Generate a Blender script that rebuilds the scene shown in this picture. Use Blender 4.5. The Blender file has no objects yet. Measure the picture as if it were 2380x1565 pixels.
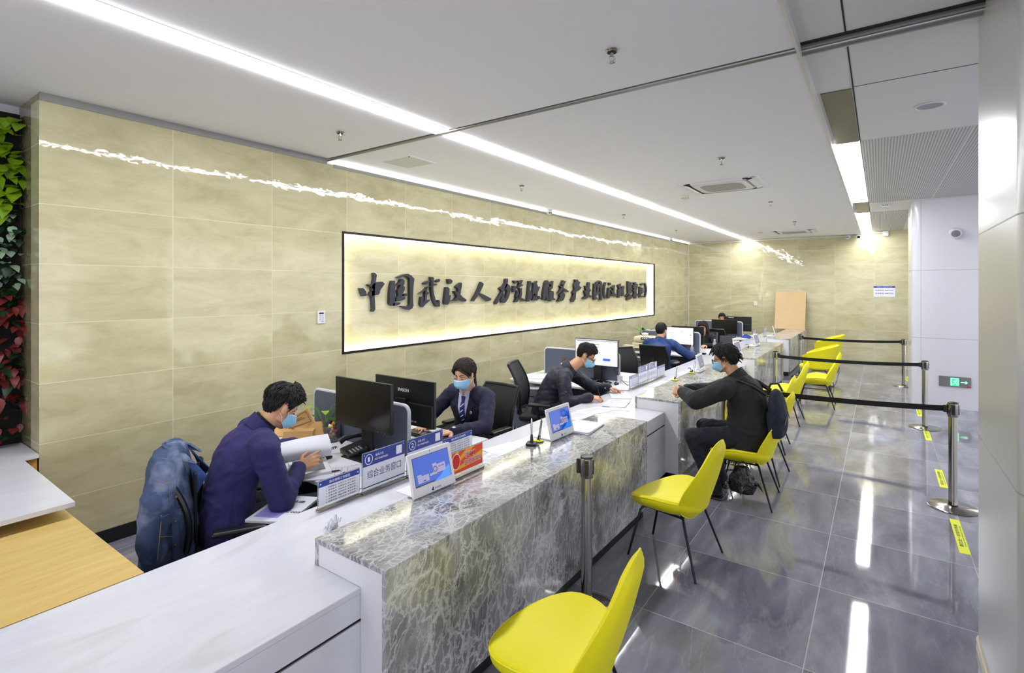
import bpy, bmesh, math, random
from mathutils import Vector, Matrix, Euler, Quaternion, noise
from mathutils.bvhtree import BVHTree

S = bpy.context.scene
COL = S.collection
R = random.Random(7)
PI = math.pi
rad = math.radians

# ---------------------------------------------------------------- camera, world, exposure
cam_data = bpy.data.cameras.new('camera')
cam = bpy.data.objects.new('camera', cam_data)
COL.objects.link(cam)
cam.location = (0, 0, 1.9)
cam.rotation_euler = (PI / 2, 0, 0.618)
cam_data.sensor_width = 36
cam_data.lens = 1203.34 / 2380 * 36
cam_data.shift_y = -(782.5 - 668.24) / 2380
cam_data.clip_start = 0.02
S.camera = cam
S.view_settings.view_transform = 'Standard'
S.view_settings.look = 'None'
S.view_settings.exposure = 1.0
S.view_settings.gamma = 1.0
S.view_settings.use_curve_mapping = False
S.cycles.use_denoising = True
S.cycles.max_bounces = 8
S.cycles.diffuse_bounces = 4
S.cycles.glossy_bounces = 4
S.cycles.transmission_bounces = 6
S.cycles.caustics_reflective = False
S.cycles.caustics_refractive = False
S.cycles.sample_clamp_indirect = 6

world = bpy.data.worlds.new('world')
S.world = world
world.use_nodes = True
wb = world.node_tree.nodes['Background']
wb.inputs[0].default_value = (0.93, 0.95, 1.0, 1)
wb.inputs[1].default_value = 1.05

LED = 19.0            # radiance of the white lamps
WALL_X, FAR_Y, CEIL, CEIL_R = -4.677, 15.7, 3.235, 3.30


# ---------------------------------------------------------------- helpers
def lin(c):
    return tuple(((v / 255) / 12.92 if v / 255 <= 0.04045 else ((v / 255 + 0.055) / 1.055) ** 2.4) for v in c) + (1,)


def wmat(o):
    M = Matrix.Identity(4)
    while o is not None:
        M = Matrix.LocRotScale(o.location, o.rotation_euler, o.scale) @ M
        o = o.parent
    return M


def link(name, me, parent=None, world=False):
    o = bpy.data.objects.new(name, me)
    COL.objects.link(o)
    if parent is not None:
        o.parent = parent
        if world:
            me.transform(wmat(parent).inverted())
    return o


def tag(o, label=None, cat=None, group=None, kind=None):
    if label: o['label'] = label
    if cat: o['category'] = cat
    if group: o['group'] = group
    if kind: o['kind'] = kind
    return o


def thing(name, label, cat, loc=(0, 0, 0), rz=0.0, group=None):
    o = bpy.data.objects.new(name, None)
    COL.objects.link(o)
    o.empty_display_size = 0.1
    o.location = loc
    o.rotation_euler = (0, 0, rz)
    return tag(o, label, cat, group)


def dup(root, loc, rz=None, label=None, group=None):
    r = root.copy(); COL.objects.link(r); r.location = loc
    if rz is not None: r.rotation_euler = (0, 0, rz)
    if label: r['label'] = label
    if group: r['group'] = group
    for ch in list(root.children):
        c = ch.copy(); COL.objects.link(c); c.parent = r
        for g in list(ch.children):
            d = g.copy(); COL.objects.link(d); d.parent = c
    return r


def rot(rx=0, ry=0, rz=0):
    return Euler((rx, ry, rz)).to_matrix()


def frame(origin, xd, yd):
    """4x4 with local x along xd, local y along yd (made square), z out of the plane"""
    x = Vector(xd).normalized(); z = x.cross(Vector(yd)).normalized(); y = z.cross(x)
    M = Matrix.Identity(4)
    for i in range(3):
        M[i][0], M[i][1], M[i][2], M[i][3] = x[i], y[i], z[i], origin[i]
    return M


def aim(d, up=(0, 0, 1)):
    """3x3 whose y axis points along d"""
    y = Vector(d).normalized(); x = y.cross(Vector(up))
    if x.length < 1e-5: x = Vector((1, 0, 0))
    x.normalize(); z = x.cross(y)
    return Matrix((x, y, z)).transposed()


class MB:
    def __init__(s):
        s.v = []; s.f = []; s.curvy = False

    def add(s, vs, fs, M=None):
        s.curvy = True
        return s._add(vs, fs, M)

    def _add(s, vs, fs, M=None):
        b = len(s.v)
        s.v += [M @ Vector(p) if M is not None else Vector(p) for p in vs]
        s.f += [tuple(i + b for i in f) for f in fs]
        return s

    def bm(s, bm, M=None):
        bm.verts.index_update()
        s._add([v.co.copy() for v in bm.verts], [[v.index for v in f.verts] for f in bm.faces], M)
        bm.free()
        return s

    def box(s, c, d, rm=None, bev=0.0, seg=2):
        hx, hy, hz = d[0] / 2, d[1] / 2, d[2] / 2
        M = Matrix.Translation(c) @ (rm.to_4x4() if rm is not None else Matrix.Identity(4))
        if bev <= 0:
            vs = [(x, y, z) for x in (-hx, hx) for y in (-hy, hy) for z in (-hz, hz)]
            return s._add(vs, [(0, 1, 3, 2), (4, 6, 7, 5), (0, 4, 5, 1), (2, 3, 7, 6), (0, 2, 6, 4), (1, 5, 7, 3)], M)
        b = bmesh.new()
        bmesh.ops.create_cube(b, size=1)
        for v in b.verts: v.co = Vector((v.co.x * d[0], v.co.y * d[1], v.co.z * d[2]))
        bmesh.ops.bevel(b, geom=list(b.edges), offset=bev, segments=seg, profile=0.5, affect='EDGES')
        return s.bm(b, M)

    def bx(s, x0, x1, y0, y1, z0, z1, bev=0.0, seg=2):
        return s.box(((x0 + x1) / 2, (y0 + y1) / 2, (z0 + z1) / 2), (x1 - x0, y1 - y0, z1 - z0), None, bev, seg)

    def tube(s, pts, r, n=8, caps=True, flat=1.0, up=None, closed=False):
        pts = [Vector(p) for p in pts]; m = len(pts)
        rs = r if isinstance(r, (list, tuple)) else [r] * m
        if closed:
            t = (pts[1] - pts[-1]).normalized()
        else:
            t = (pts[1] - pts[0]).normalized()
        a = Vector(up) if up is not None else (Vector((0, 0, 1)) if abs(t.z) < 0.9 else Vector((1, 0, 0)))
        u = (a - t * a.dot(t)).normalized()
        vs = []
        for i, p in enumerate(pts):
            if closed: tt = (pts[(i + 1) % m] - pts[i - 1]).normalized()
            elif i == 0: tt = (pts[1] - pts[0]).normalized()
            elif i == m - 1: tt = (pts[-1] - pts[-2]).normalized()
            else: tt = ((pts[i + 1] - p).normalized() + (p - pts[i - 1]).normalized())
            if tt.length < 1e-6: tt = t
            tt.normalize()
            u = (u - tt * u.dot(tt))
            if u.length < 1e-6: u = tt.orthogonal()
            u.normalize(); w = tt.cross(u); t = tt
            for k in range(n):
                q = 2 * PI * k / n
                vs.append(p + u * (math.cos(q) * rs[i]) + w * (math.sin(q) * rs[i] * flat))
        fs = []
        for i in range(m if closed else m - 1):
            j = (i + 1) % m
            for k in range(n):
                fs.append((i * n + k, i * n + (k + 1) % n, j * n + (k + 1) % n, j * n + k))
        if caps and not closed:
            fs.append(tuple(range(n - 1, -1, -1))); fs.append(tuple((m - 1) * n + k for k in range(n)))
        return s.add(vs, fs)

    def cyl(s, p0, p1, r0, r1=None, n=20):
        return s.tube([p0, p1], [r0, r0 if r1 is None else r1], n)

    def lathe(s, prof, c=(0, 0, 0), n=28, M=None):
        T = Matrix.Translation(c) @ (M.to_4x4() if M is not None else Matrix.Identity(4))
        vs = []; fs = []
        for (r, z) in prof:
            vs += [(r * math.cos(2 * PI * k / n), r * math.sin(2 * PI * k / n), z) for k in range(n)]
        m = len(prof)
        for i in range(m - 1):
            for k in range(n):
                fs.append((i * n + k, i * n + (k + 1) % n, (i + 1) * n + (k + 1) % n, (i + 1) * n + k))
        fs.append(tuple(range(n - 1, -1, -1))); fs.append(tuple((m - 1) * n + k for k in range(n)))
        return s.add(vs, fs, T)

    def ell(s, c, r, rm=None, nu=20, nv=12):
        r = (r, r, r) if not isinstance(r, (tuple, list)) else r
        M = Matrix.Translation(c) @ (rm.to_4x4() if rm is not None else Matrix.Identity(4))
        vs = [(0, 0, -r[2])]
        for j in range(1, nv):
            a = -PI / 2 + PI * j / nv
            for k in range(nu):
                q = 2 * PI * k / nu
                vs.append((r[0] * math.cos(a) * math.cos(q), r[1] * math.cos(a) * math.sin(q), r[2] * math.sin(a)))
        vs.append((0, 0, r[2])); L = len(vs) - 1
        fs = [(0, 1 + (k + 1) % nu, 1 + k) for k in range(nu)]
        for j in range(nv - 2):
            for k in range(nu):
                a = 1 + j * nu
                fs.append((a + k, a + (k + 1) % nu, a + nu + (k + 1) % nu, a + nu + k))
        a = 1 + (nv - 2) * nu
        fs += [(a + k, a + (k + 1) % nu, L) for k in range(nu)]
        return s.add(vs, fs, M)

    def cap(s, p0, p1, r0, r1, n=16):
        """round cone between two points"""
        p0 = Vector(p0); p1 = Vector(p1); d = (p1 - p0)
        if d.length < 1e-6: return s.ell(p0, r0)
        t = d.normalized(); pts = []; rs = []
        for k in range(5):
            q = PI / 2 * k / 4
            pts.append(p0 - t * (r0 * math.cos(q))); rs.append(max(1e-4, r0 * math.sin(q)))
        for k in range(5):
            q = PI / 2 * k / 4
            pts.append(p1 + t * (r1 * math.sin(q))); rs.append(max(1e-4, r1 * math.cos(q)))
        return s.tube(pts, rs, n)

    def loft(s, rings, closed_ends=True):
        n = len(rings[0]); vs = [p for r in rings for p in r]; fs = []
        for i in range(len(rings) - 1):
            for k in range(n):
                fs.append((i * n + k, i * n + (k + 1) % n, (i + 1) * n + (k + 1) % n, (i + 1) * n + k))
        if closed_ends:
            fs.append(tuple(range(n - 1, -1, -1))); fs.append(tuple((len(rings) - 1) * n + k for k in range(n)))
        return s.add(vs, fs)

    def prism(s, poly, z0, z1, M=None):
        n = len(poly)
        vs = [(p[0], p[1], z0) for p in poly] + [(p[0], p[1], z1) for p in poly]
        fs = [tuple(range(n - 1, -1, -1)), tuple(range(n, 2 * n))] + [(i, (i + 1) % n, n + (i + 1) % n, n + i) for i in range(n)]
        return s.add(vs, fs, M)

    def quad(s, a, b, c, d):
        return s.add([a, b, c, d], [(0, 1, 2, 3)])

    def sheet(s, grid, thick=0.0):
        """grid of points -> surface, optionally doubled to a thin solid along its normals"""
        nr, nc = len(grid), len(grid[0])
        P = [[Vector(p) for p in row] for row in grid]
        def nrm(i, j):
            a = P[min(i + 1, nr - 1)][j] - P[max(i - 1, 0)][j]; b = P[i][min(j + 1, nc - 1)] - P[i][max(j - 1, 0)]
            q = a.cross(b)
            return q.normalized() if q.length > 1e-9 else Vector((0, 0, 1))
        if thick == 0:
            return s.add([p for r in P for p in r], [(i * nc + j, i * nc + j + 1, (i + 1) * nc + j + 1, (i + 1) * nc + j) for i in range(nr - 1) for j in range(nc - 1)])
        N = [[nrm(i, j) for j in range(nc)] for i in range(nr)]
        vs = [P[i][j] + N[i][j] * thick / 2 for i in range(nr) for j in range(nc)] + [P[i][j] - N[i][j] * thick / 2 for i in range(nr) for j in range(nc)]
        o = nr * nc; fs = []
        for i in range(nr - 1):
            for j in range(nc - 1):
                a, b, c, d = i * nc + j, i * nc + j + 1, (i + 1) * nc + j + 1, (i + 1) * nc + j
                fs += [(a, d, c, b), (o + a, o + b, o + c, o + d)]
        for i in range(nr - 1):
            for j in (0, nc - 1):
                a, d = i * nc + j, (i + 1) * nc + j
                fs.append((a, o + a, o + d, d) if j else (a, d, o + d, o + a))
        for j in range(nc - 1):
            for i in (0, nr - 1):
                a, b = i * nc + j, i * nc + j + 1
                fs.append((a, b, o + b, o + a) if i == 0 else (a, o + a, o + b, b))
        return s.add(vs, fs)

    def mesh(s, name):
        me = bpy.data.meshes.new(name)
        me.from_pydata([tuple(p) for p in s.v], [], s.f)
        me.validate()
        b = bmesh.new(); b.from_mesh(me)
        bmesh.ops.recalc_face_normals(b, faces=b.faces)
        b.to_mesh(me); b.free()
        return me

    def build(s, name, mat, parent=None, world=False, smooth=40):
        me = s.mesh(name)
        me.materials.append(mat)
        if smooth:
            for p in me.polygons: p.use_smooth = True
            me.set_sharp_from_angle(angle=rad(smooth if s.curvy else 12))
        return link(name, me, parent, world)


def evaluated(me, mods):
    """run modifiers on a mesh and hand back the result"""
    o = bpy.data.objects.new('tmp', me); COL.objects.link(o)
    for kind, props in mods:
        m = o.modifiers.new(kind, kind)
        for k, v in props.items(): setattr(m, k, v)
    bpy.context.view_layer.update()
    dg = bpy.context.evaluated_depsgraph_get()
    out = bpy.data.meshes.new_from_object(o.evaluated_get(dg))
    bpy.data.objects.remove(o); bpy.data.meshes.remove(me)
    return out


def fuse(mb, name, vox, mat, parent, world=True, smooth=2, it=0.5, folds=None):
    """union of overlapping shapes as one continuous surface"""
    me = evaluated(mb.mesh(name), [('REMESH', dict(mode='VOXEL', voxel_size=vox, use_smooth_shade=True)), ('SMOOTH', dict(factor=it, iterations=smooth))])
    me.name = name
    if folds:
        amp, sc, st = folds
        for v, n in [(v, v.normal.copy()) for v in me.vertices]:
            p = v.co
            q = Vector((p.x * sc * st[0], p.y * sc * st[1], p.z * sc * st[2]))
            q += 0.9 * Vector((noise.noise(q * 0.5 + Vector((3, 1, 7))), noise.noise(q * 0.5 + Vector((8, 5, 2))), noise.noise(q * 0.5)))
            d = 1 - 2 * abs(noise.noise(q)) * 1.6
            v.co = p + n * (amp * (d + 0.5 * noise.noise(q * 2.1)))
    me.materials.clear(); me.materials.append(mat)
    for p in me.polygons: p.use_smooth = True
    return link(name, me, parent, world)


TXT = {}
def text_mesh(body, bold=0.0):
    key = (body, bold)
    if key not in TXT:
        cu = bpy.data.curves.new('txt', 'FONT')
        cu.body = body; cu.size = 1; cu.align_x = 'CENTER'; cu.align_y = 'CENTER'; cu.offset = bold; cu.resolution_u = 3
        o = bpy.data.objects.new('txt', cu); COL.objects.link(o)
        bpy.context.view_layer.update()
        dg = bpy.context.evaluated_depsgraph_get()
        me = bpy.data.meshes.new_from_object(o.evaluated_get(dg))
        TXT[key] = ([v.co.copy() for v in me.vertices], [tuple(p.vertices) for p in me.polygons])
        bpy.data.objects.remove(o); bpy.data.meshes.remove(me)
    return TXT[key]


def put_text(mb, body, M, cx, cy, size, width=None, bold=0.0, align='C'):
    """letters laid flat on the plane of M at (cx, cy); size = letter height, width squeezes the line to fit"""
    vs, fs = text_mesh(body, bold)
    if not vs: return
    x0 = min(v.x for v in vs); x1 = max(v.x for v in vs); y0 = min(v.y for v in vs); y1 = max(v.y for v in vs)
    sy = size
    sx = size if width is None else width / max(1e-6, x1 - x0)
    ox = -(x0 + x1) / 2 if align == 'C' else -x0
    mb.add([((v.x + ox) * sx + cx, (v.y - (y0 + y1) / 2) * sy + cy, 0.0006) for v in vs], fs, M)


# ---------------------------------------------------------------- materials
def new_mat(name):
    m = bpy.data.materials.new(name); m.use_nodes = True
    return m, m.node_tree.nodes, m.node_tree.links, m.node_tree.nodes['Principled BSDF']


def P(name, col, rough=0.5, metal=0.0, spec=0.5, coat=0.0, sheen=0.0, emis=None, es=0.0, bump=None, vary=None, alpha=1.0, trans=0.0, sss=0.0):
    """plain principled material; bump=(scale, strength, distance), vary=(scale, amount)"""
    m, N, L, b = new_mat(name)
    c = lin(col)
    b.inputs['Base Color'].default_value = c
    b.inputs['Roughness'].default_value = rough
    b.inputs['Metallic'].default_value = metal
    b.inputs['Specular IOR Level'].default_value = spec
    b.inputs['Coat Weight'].default_value = coat
    b.inputs['Sheen Weight'].default_value = sheen
    b.inputs['Transmission Weight'].default_value = trans
    b.inputs['Alpha'].default_value = alpha
    if sss:
        b.inputs['Subsurface Weight'].default_value = sss
        b.inputs['Subsurface Radius'].default_value = (0.012, 0.005, 0.003)
    if emis is not None:
        b.inputs['Emission Color'].default_value = lin(emis); b.inputs['Emission Strength'].default_value = es
    if bump or vary:
        tc = N.new('ShaderNodeTexCoord')
    if bump:
        n = N.new('ShaderNodeTexNoise'); n.inputs['Scale'].default_value = bump[0]; n.inputs['Detail'].default_value = 4
        bp = N.new('ShaderNodeBump'); bp.inputs['Strength'].default_value = bump[1]; bp.inputs['Distance'].default_value = bump[2]
        L.new(tc.outputs['Object'], n.inputs['Vector']); L.new(n.outputs['Fac'], bp.inputs['Height']); L.new(bp.outputs['Normal'], b.inputs['Normal'])
    if vary:
        n = N.new('ShaderNodeTexNoise'); n.inputs['Scale'].default_value = vary[0]; n.inputs['Detail'].default_value = 5
        h = N.new('ShaderNodeHueSaturation'); h.inputs['Color'].default_value = c
        mr = N.new('ShaderNodeMapRange'); mr.inputs[1].default_value = 0.3; mr.inputs[2].default_value = 0.7
        mr.inputs[3].default_value = 1 - vary[1]; mr.inputs[4].default_value = 1 + vary[1]
        L.new(tc.outputs['Object'], n.inputs['Vector']); L.new(n.outputs['Fac'], mr.inputs[0]); L.new(mr.outputs[0], h.inputs['Value']); L.new(h.outputs[0], b.inputs['Base Color'])
    return m


class NT:
    """tiny node-graph shorthand"""
    def __init__(s, name):
        s.m, s.N, s.L, s.b = new_mat(name)
        s.tc = s.N.new('ShaderNodeTexCoord').outputs['Object']

    def n(s, kind, ins=None, **kw):
        x = s.N.new('ShaderNode' + kind)
        for k, v in kw.items(): setattr(x, k, v)
        for k, v in (ins or {}).items(): s.put(x.inputs[k], v)
        return x

    def put(s, sock, v):
        if isinstance(v, bpy.types.NodeSocket): s.L.new(v, sock)
        else: sock.default_value = v

    def math(s, op, a, b=0.0, c=0.0):
        x = s.n('Math', {0: a, 1: b, 2: c}, operation=op)
        return x.outputs[0]

    def noise(s, vec, scale, detail=4, rough=0.5, dist=0.0):
        return s.n('TexNoise', {'Vector': vec, 'Scale': scale, 'Detail': detail, 'Roughness': rough, 'Distortion': dist}).outputs

    def mapv(s, vec, scale=(1, 1, 1), rt=(0, 0, 0), loc=(0, 0, 0)):
        return s.n('Mapping', {'Vector': vec, 'Scale': scale, 'Rotation': rt, 'Location': loc}).outputs[0]

    def ramp(s, fac, stops, interp='LINEAR'):
        x = s.n('ValToRGB', {0: fac}); cr = x.color_ramp; cr.interpolation = interp
        while len(cr.elements) < len(stops): cr.elements.new(0.5)
        for e, (p, c) in zip(cr.elements, stops):
            e.position = p; e.color = c if len(c) == 4 else lin(c)
        return x.outputs[0]

    def mix(s, fac, a, b, blend='MIX'):
        x = s.n('Mix', data_type='RGBA', blend_type=blend)
        s.put(x.inputs['Factor'], fac); s.put(x.inputs['A'], a); s.put(x.inputs['B'], b)
        return x.outputs['Result']

    def ridge(s, vec, scale, width, detail=5, dist=0.0):
        f = s.noise(vec, scale, detail, 0.55, dist)[0]
        a = s.math('ABSOLUTE', s.math('SUBTRACT', f, 0.5))
        return s.math('SUBTRACT', 1.0, s.math('MINIMUM', 1.0, s.math('DIVIDE', a, width)))

    def tiles(s, au, av, u0, du, v0, dv, w):
        """grout mask, tile id value, (fu, fv)"""
        sp = s.n('SeparateXYZ', {0: s.tc}).outputs
        gu = s.math('DIVIDE', s.math('SUBTRACT', sp[au], u0), du); gv = s.math('DIVIDE', s.math('SUBTRACT', sp[av], v0), dv)
        fu = s.math('FRACT', gu); fv = s.math('FRACT', gv)
        def edge(f, d):
            e = s.math('MULTIPLY', s.math('MINIMUM', f, s.math('SUBTRACT', 1.0, f)), d)
            return s.math('LESS_THAN', e, w)
        g = s.math('MAXIMUM', edge(fu, du), edge(fv, dv))
        cv = s.n('CombineXYZ', {0: s.math('FLOOR', gu), 1: s.math('FLOOR', gv), 2: 3.7}).outputs[0]
        wn = s.n('TexWhiteNoise', {'Vector': cv}, noise_dimensions='3D')
        return g, wn, fu, fv


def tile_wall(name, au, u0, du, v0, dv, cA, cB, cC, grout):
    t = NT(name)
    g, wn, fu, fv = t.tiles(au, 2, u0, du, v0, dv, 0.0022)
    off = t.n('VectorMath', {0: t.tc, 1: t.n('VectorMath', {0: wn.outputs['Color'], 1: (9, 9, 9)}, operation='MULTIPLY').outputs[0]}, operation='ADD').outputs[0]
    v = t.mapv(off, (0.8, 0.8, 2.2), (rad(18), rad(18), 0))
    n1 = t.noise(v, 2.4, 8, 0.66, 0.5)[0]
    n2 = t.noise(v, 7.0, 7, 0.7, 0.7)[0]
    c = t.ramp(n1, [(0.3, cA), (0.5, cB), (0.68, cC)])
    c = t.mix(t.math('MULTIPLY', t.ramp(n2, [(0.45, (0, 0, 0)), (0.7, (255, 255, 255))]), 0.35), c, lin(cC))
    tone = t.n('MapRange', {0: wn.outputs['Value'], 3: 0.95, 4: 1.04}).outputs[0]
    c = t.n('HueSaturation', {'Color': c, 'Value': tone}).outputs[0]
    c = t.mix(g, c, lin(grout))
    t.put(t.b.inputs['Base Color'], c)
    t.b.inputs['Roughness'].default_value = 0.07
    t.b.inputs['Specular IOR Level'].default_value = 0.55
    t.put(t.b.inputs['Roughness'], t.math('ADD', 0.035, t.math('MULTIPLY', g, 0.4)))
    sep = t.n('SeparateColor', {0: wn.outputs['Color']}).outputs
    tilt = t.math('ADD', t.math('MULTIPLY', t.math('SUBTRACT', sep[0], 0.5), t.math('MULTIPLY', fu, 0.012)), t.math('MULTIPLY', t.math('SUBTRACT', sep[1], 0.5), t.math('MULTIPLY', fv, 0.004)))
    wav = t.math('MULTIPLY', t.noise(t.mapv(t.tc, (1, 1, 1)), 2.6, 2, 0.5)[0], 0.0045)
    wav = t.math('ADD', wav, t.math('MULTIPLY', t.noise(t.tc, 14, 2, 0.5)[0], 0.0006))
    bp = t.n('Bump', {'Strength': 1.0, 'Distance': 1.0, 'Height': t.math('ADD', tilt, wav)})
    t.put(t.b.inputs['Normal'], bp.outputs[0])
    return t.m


def make_floor_mat():
    t = NT('floor_marble')
    g, wn, fu, fv = t.tiles(0, 1, -0.312, 0.8365, 2.943, 0.8625, 0.0022)
    off = t.n('VectorMath', {0: t.tc, 1: t.n('VectorMath', {0: wn.outputs['Color'], 1: (7, 7, 7)}, operation='MULTIPLY').outputs[0]}, operation='ADD').outputs[0]
    v = t.mapv(off, (1.5, 0.5, 1), (0, 0, rad(-32)))
    n1 = t.noise(v, 2.0, 8, 0.6, 0.5)[0]
    c = t.ramp(n1, [(0.30, (98, 98, 112)), (0.46, (122, 122, 136)), (0.56, (138, 138, 151)), (0.72, (166, 166, 177))])
    vein = t.math('MULTIPLY', t.ridge(t.mapv(v, (1.6, 0.5, 1)), 3.2, 0.008, 8, 0.3), t.math('SMOOTH_MIN', 0.8, t.noise(v, 1.1, 3)[0], 0.1))
    c = t.mix(t.math('MULTIPLY', vein, 0.4), c, lin((186, 186, 194)))
    c = t.mix(g, c, lin((168, 168, 165)))
    t.put(t.b.inputs['Base Color'], c)
    t.put(t.b.inputs['Roughness'], t.math('ADD', 0.045, t.math('MULTIPLY', g, 0.4)))
    t.b.inputs['Specular IOR Level'].default_value = 0.8
    sep = t.n('SeparateColor', {0: wn.outputs['Color']}).outputs
    tilt = t.math('ADD', t.math('MULTIPLY', t.math('SUBTRACT', sep[0], 0.5), t.math('MULTIPLY', fu, 0.0016)), t.math('MULTIPLY', t.math('SUBTRACT', sep[1], 0.5), t.math('MULTIPLY', fv, 0.0016)))
    bp = t.n('Bump', {'Strength': 1.0, 'Distance': 1.0, 'Height': t.math('ADD', tilt, t.math('MULTIPLY', t.noise(t.tc, 9, 1)[0], 0.00012))})
    t.put(t.b.inputs['Normal'], bp.outputs[0])
    return t.m


def make_counter_marble():
    t = NT('grey_veined_marble')
    w = t.noise(t.tc, 2.2, 4, 0.6)['Color']
    v = t.n('VectorMath', {0: t.tc, 1: t.n('VectorMath', {0: w, 1: (0.16, 0.16, 0.16)}, operation='MULTIPLY').outputs[0]}, operation='ADD').outputs[0]
    v = t.mapv(v, (1, 0.85, 0.6), (rad(24), 0, 0))
    n0 = t.noise(v, 2.2, 8, 0.68, 0.2)[0]
    base = t.ramp(n0, [(0.32, (84, 84, 87)), (0.43, (124, 124, 126)), (0.54, (156, 156, 159)), (0.70, (188, 188, 192))])
    dk = t.noise(t.mapv(v, (1.2, 1, 0.8), (0, 0, 0), (4, 1, 2)), 4.2, 6, 0.62, 0.3)[0]
    base = t.mix(t.math('MULTIPLY', t.ramp(dk, [(0.57, (0, 0, 0)), (0.63, (255, 255, 255))]), 0.62), base, lin((62, 62, 66)))
    def vein(vec, sc, wd):
        d = t.n('TexVoronoi', {'Vector': vec, 'Scale': sc, 'Randomness': 1.0}, feature='DISTANCE_TO_EDGE').outputs['Distance']
        return t.math('SUBTRACT', 1.0, t.math('MINIMUM', 1.0, t.math('DIVIDE', d, wd)))
    wv = t.n('VectorMath', {0: v, 1: t.n('VectorMath', {0: t.noise(v, 11, 5, 0.7)['Color'], 1: (0.07, 0.07, 0.07)}, operation='MULTIPLY').outputs[0]}, operation='ADD').outputs[0]
    r1 = t.math('MULTIPLY', vein(t.mapv(wv, (1, 1, 0.5), (0.7, 0, 0)), 6.0, 0.032), 0.9)
    r2 = t.math('MULTIPLY', vein(t.mapv(wv, (1.4, 0.8, 0.4), (-0.6, 0.2, 0.4)), 14.0, 0.05), 0.9)
    r3 = t.math('MULTIPLY', vein(t.mapv(wv, (1, 1, 0.4), (0.2, 0.5, 0.1)), 30.0, 0.09), 0.7)
    r = t.math('MAXIMUM', r1, t.math('MAXIMUM', r2, r3))
    gate = t.ramp(t.noise(v, 4.6, 6, 0.66)[0], [(0.34, (90, 90, 90)), (0.54, (255, 255, 255))])
    r = t.math('MULTIPLY', r, gate)
    c = t.mix(t.math('MULTIPLY', r, 0.85), base, lin((228, 228, 232)))
    t.put(t.b.inputs['Base Color'], c)
    t.b.inputs['Roughness'].default_value = 0.08
    t.b.inputs['Specular IOR Level'].default_value = 0.6
    return t.m


def make_white_stone():
    t = NT('white_quartz')
    n = t.noise(t.mapv(t.tc, (1, 0.4, 1), (0, 0, 0.4)), 3.0, 6, 0.6, 1.2)[0]
    c = t.ramp(n, [(0.4, (210, 210, 218)), (0.55, (216, 216, 223)), (0.66, (205, 204, 209))])
    t.put(t.b.inputs['Base Color'], c)
    t.b.inputs['Roughness'].default_value = 0.16
    t.b.inputs['Specular IOR Level'].default_value = 0.4
    return t.m


def make_wood(name, a, b_, axis_scale):
    t = NT(name)
    v = t.mapv(t.tc, axis_scale)
    n = t.noise(v, 4.0, 5, 0.6, 0.6)[0]
    t.put(t.b.inputs['Base Color'], t.ramp(n, [(0.3, a), (0.7, b_)]))
    t.b.inputs['Roughness'].default_value = 0.38
    return t.m


def make_perforated():
    t = NT('perforated_ceiling_panel')
    sp = t.n('SeparateXYZ', {0: t.tc}).outputs
    fx = t.math('SUBTRACT', t.math('FRACT', t.math('DIVIDE', sp[0], 0.024)), 0.5)
    fy = t.math('SUBTRACT', t.math('FRACT', t.math('DIVIDE', sp[1], 0.024)), 0.5)
    d = t.math('SQRT', t.math('ADD', t.math('MULTIPLY', fx, fx), t.math('MULTIPLY', fy, fy)))
    m = t.math('LESS_THAN', d, 0.27)
    t.put(t.b.inputs['Base Color'], t.mix(m, lin((205, 205, 205)), lin((70, 70, 70))))
    t.b.inputs['Roughness'].default_value = 0.5
    return t.m


def make_denim(name, dark, light):
    t = NT(name)
    n = t.noise(t.tc, 5.5, 4, 0.55, 0.3)[0]
    c = t.ramp(n, [(0.35, dark), (0.50, dark), (0.66, light)])
    tw = t.n('TexWave', {'Vector': t.mapv(t.tc, (1, 1, 1), (0.6, 0.6, 0.6)), 'Scale': 160.0, 'Distortion': 1.0}).outputs['Fac']
    c = t.mix(t.math('MULTIPLY', tw, 0.16), c, lin(light))
    t.put(t.b.inputs['Base Color'], c)
    t.b.inputs['Roughness'].default_value = 0.85
    bp = t.n('Bump', {'Strength': 0.5, 'Distance': 0.02, 'Height': t.noise(t.mapv(t.tc, (1, 1, 0.5)), 14, 4)[0]})
    t.put(t.b.inputs['Normal'], bp.outputs[0])
    return t.m


def make_cloth(name, col, crease=0.35, scale=9.0, sheen=0.03, rough=0.85):
    t = NT(name)
    n = t.noise(t.tc, 260, 2)[0]
    c = t.mix(t.math('MULTIPLY', n, 0.35), lin(col), lin(tuple(min(255, v + 10) for v in col)))
    t.put(t.b.inputs['Base Color'], c)
    t.b.inputs['Roughness'].default_value = rough
    t.b.inputs['Sheen Weight'].default_value = sheen
    h = t.noise(t.mapv(t.tc, (1, 1, 0.6), (0.3, 0.2, 0)), scale, 3, 0.5, 0.6)[0]
    bp = t.n('Bump', {'Strength': crease, 'Distance': 0.05, 'Height': h})
    t.put(t.b.inputs['Normal'], bp.outputs[0])
    return t.m


def make_hair(name, dark, light):
    t = NT(name)
    n = t.noise(t.mapv(t.tc, (60, 60, 9)), 3.0, 4, 0.7, 0.4)[0]
    t.put(t.b.inputs['Base Color'], t.ramp(n, [(0.35, dark), (0.75, light)]))
    t.b.inputs['Roughness'].default_value = 0.5
    t.b.inputs['Specular IOR Level'].default_value = 0.35
    bp = t.n('Bump', {'Strength': 0.6, 'Distance': 0.01, 'Height': n})
    t.put(t.b.inputs['Normal'], bp.outputs[0])
    return t.m


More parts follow.
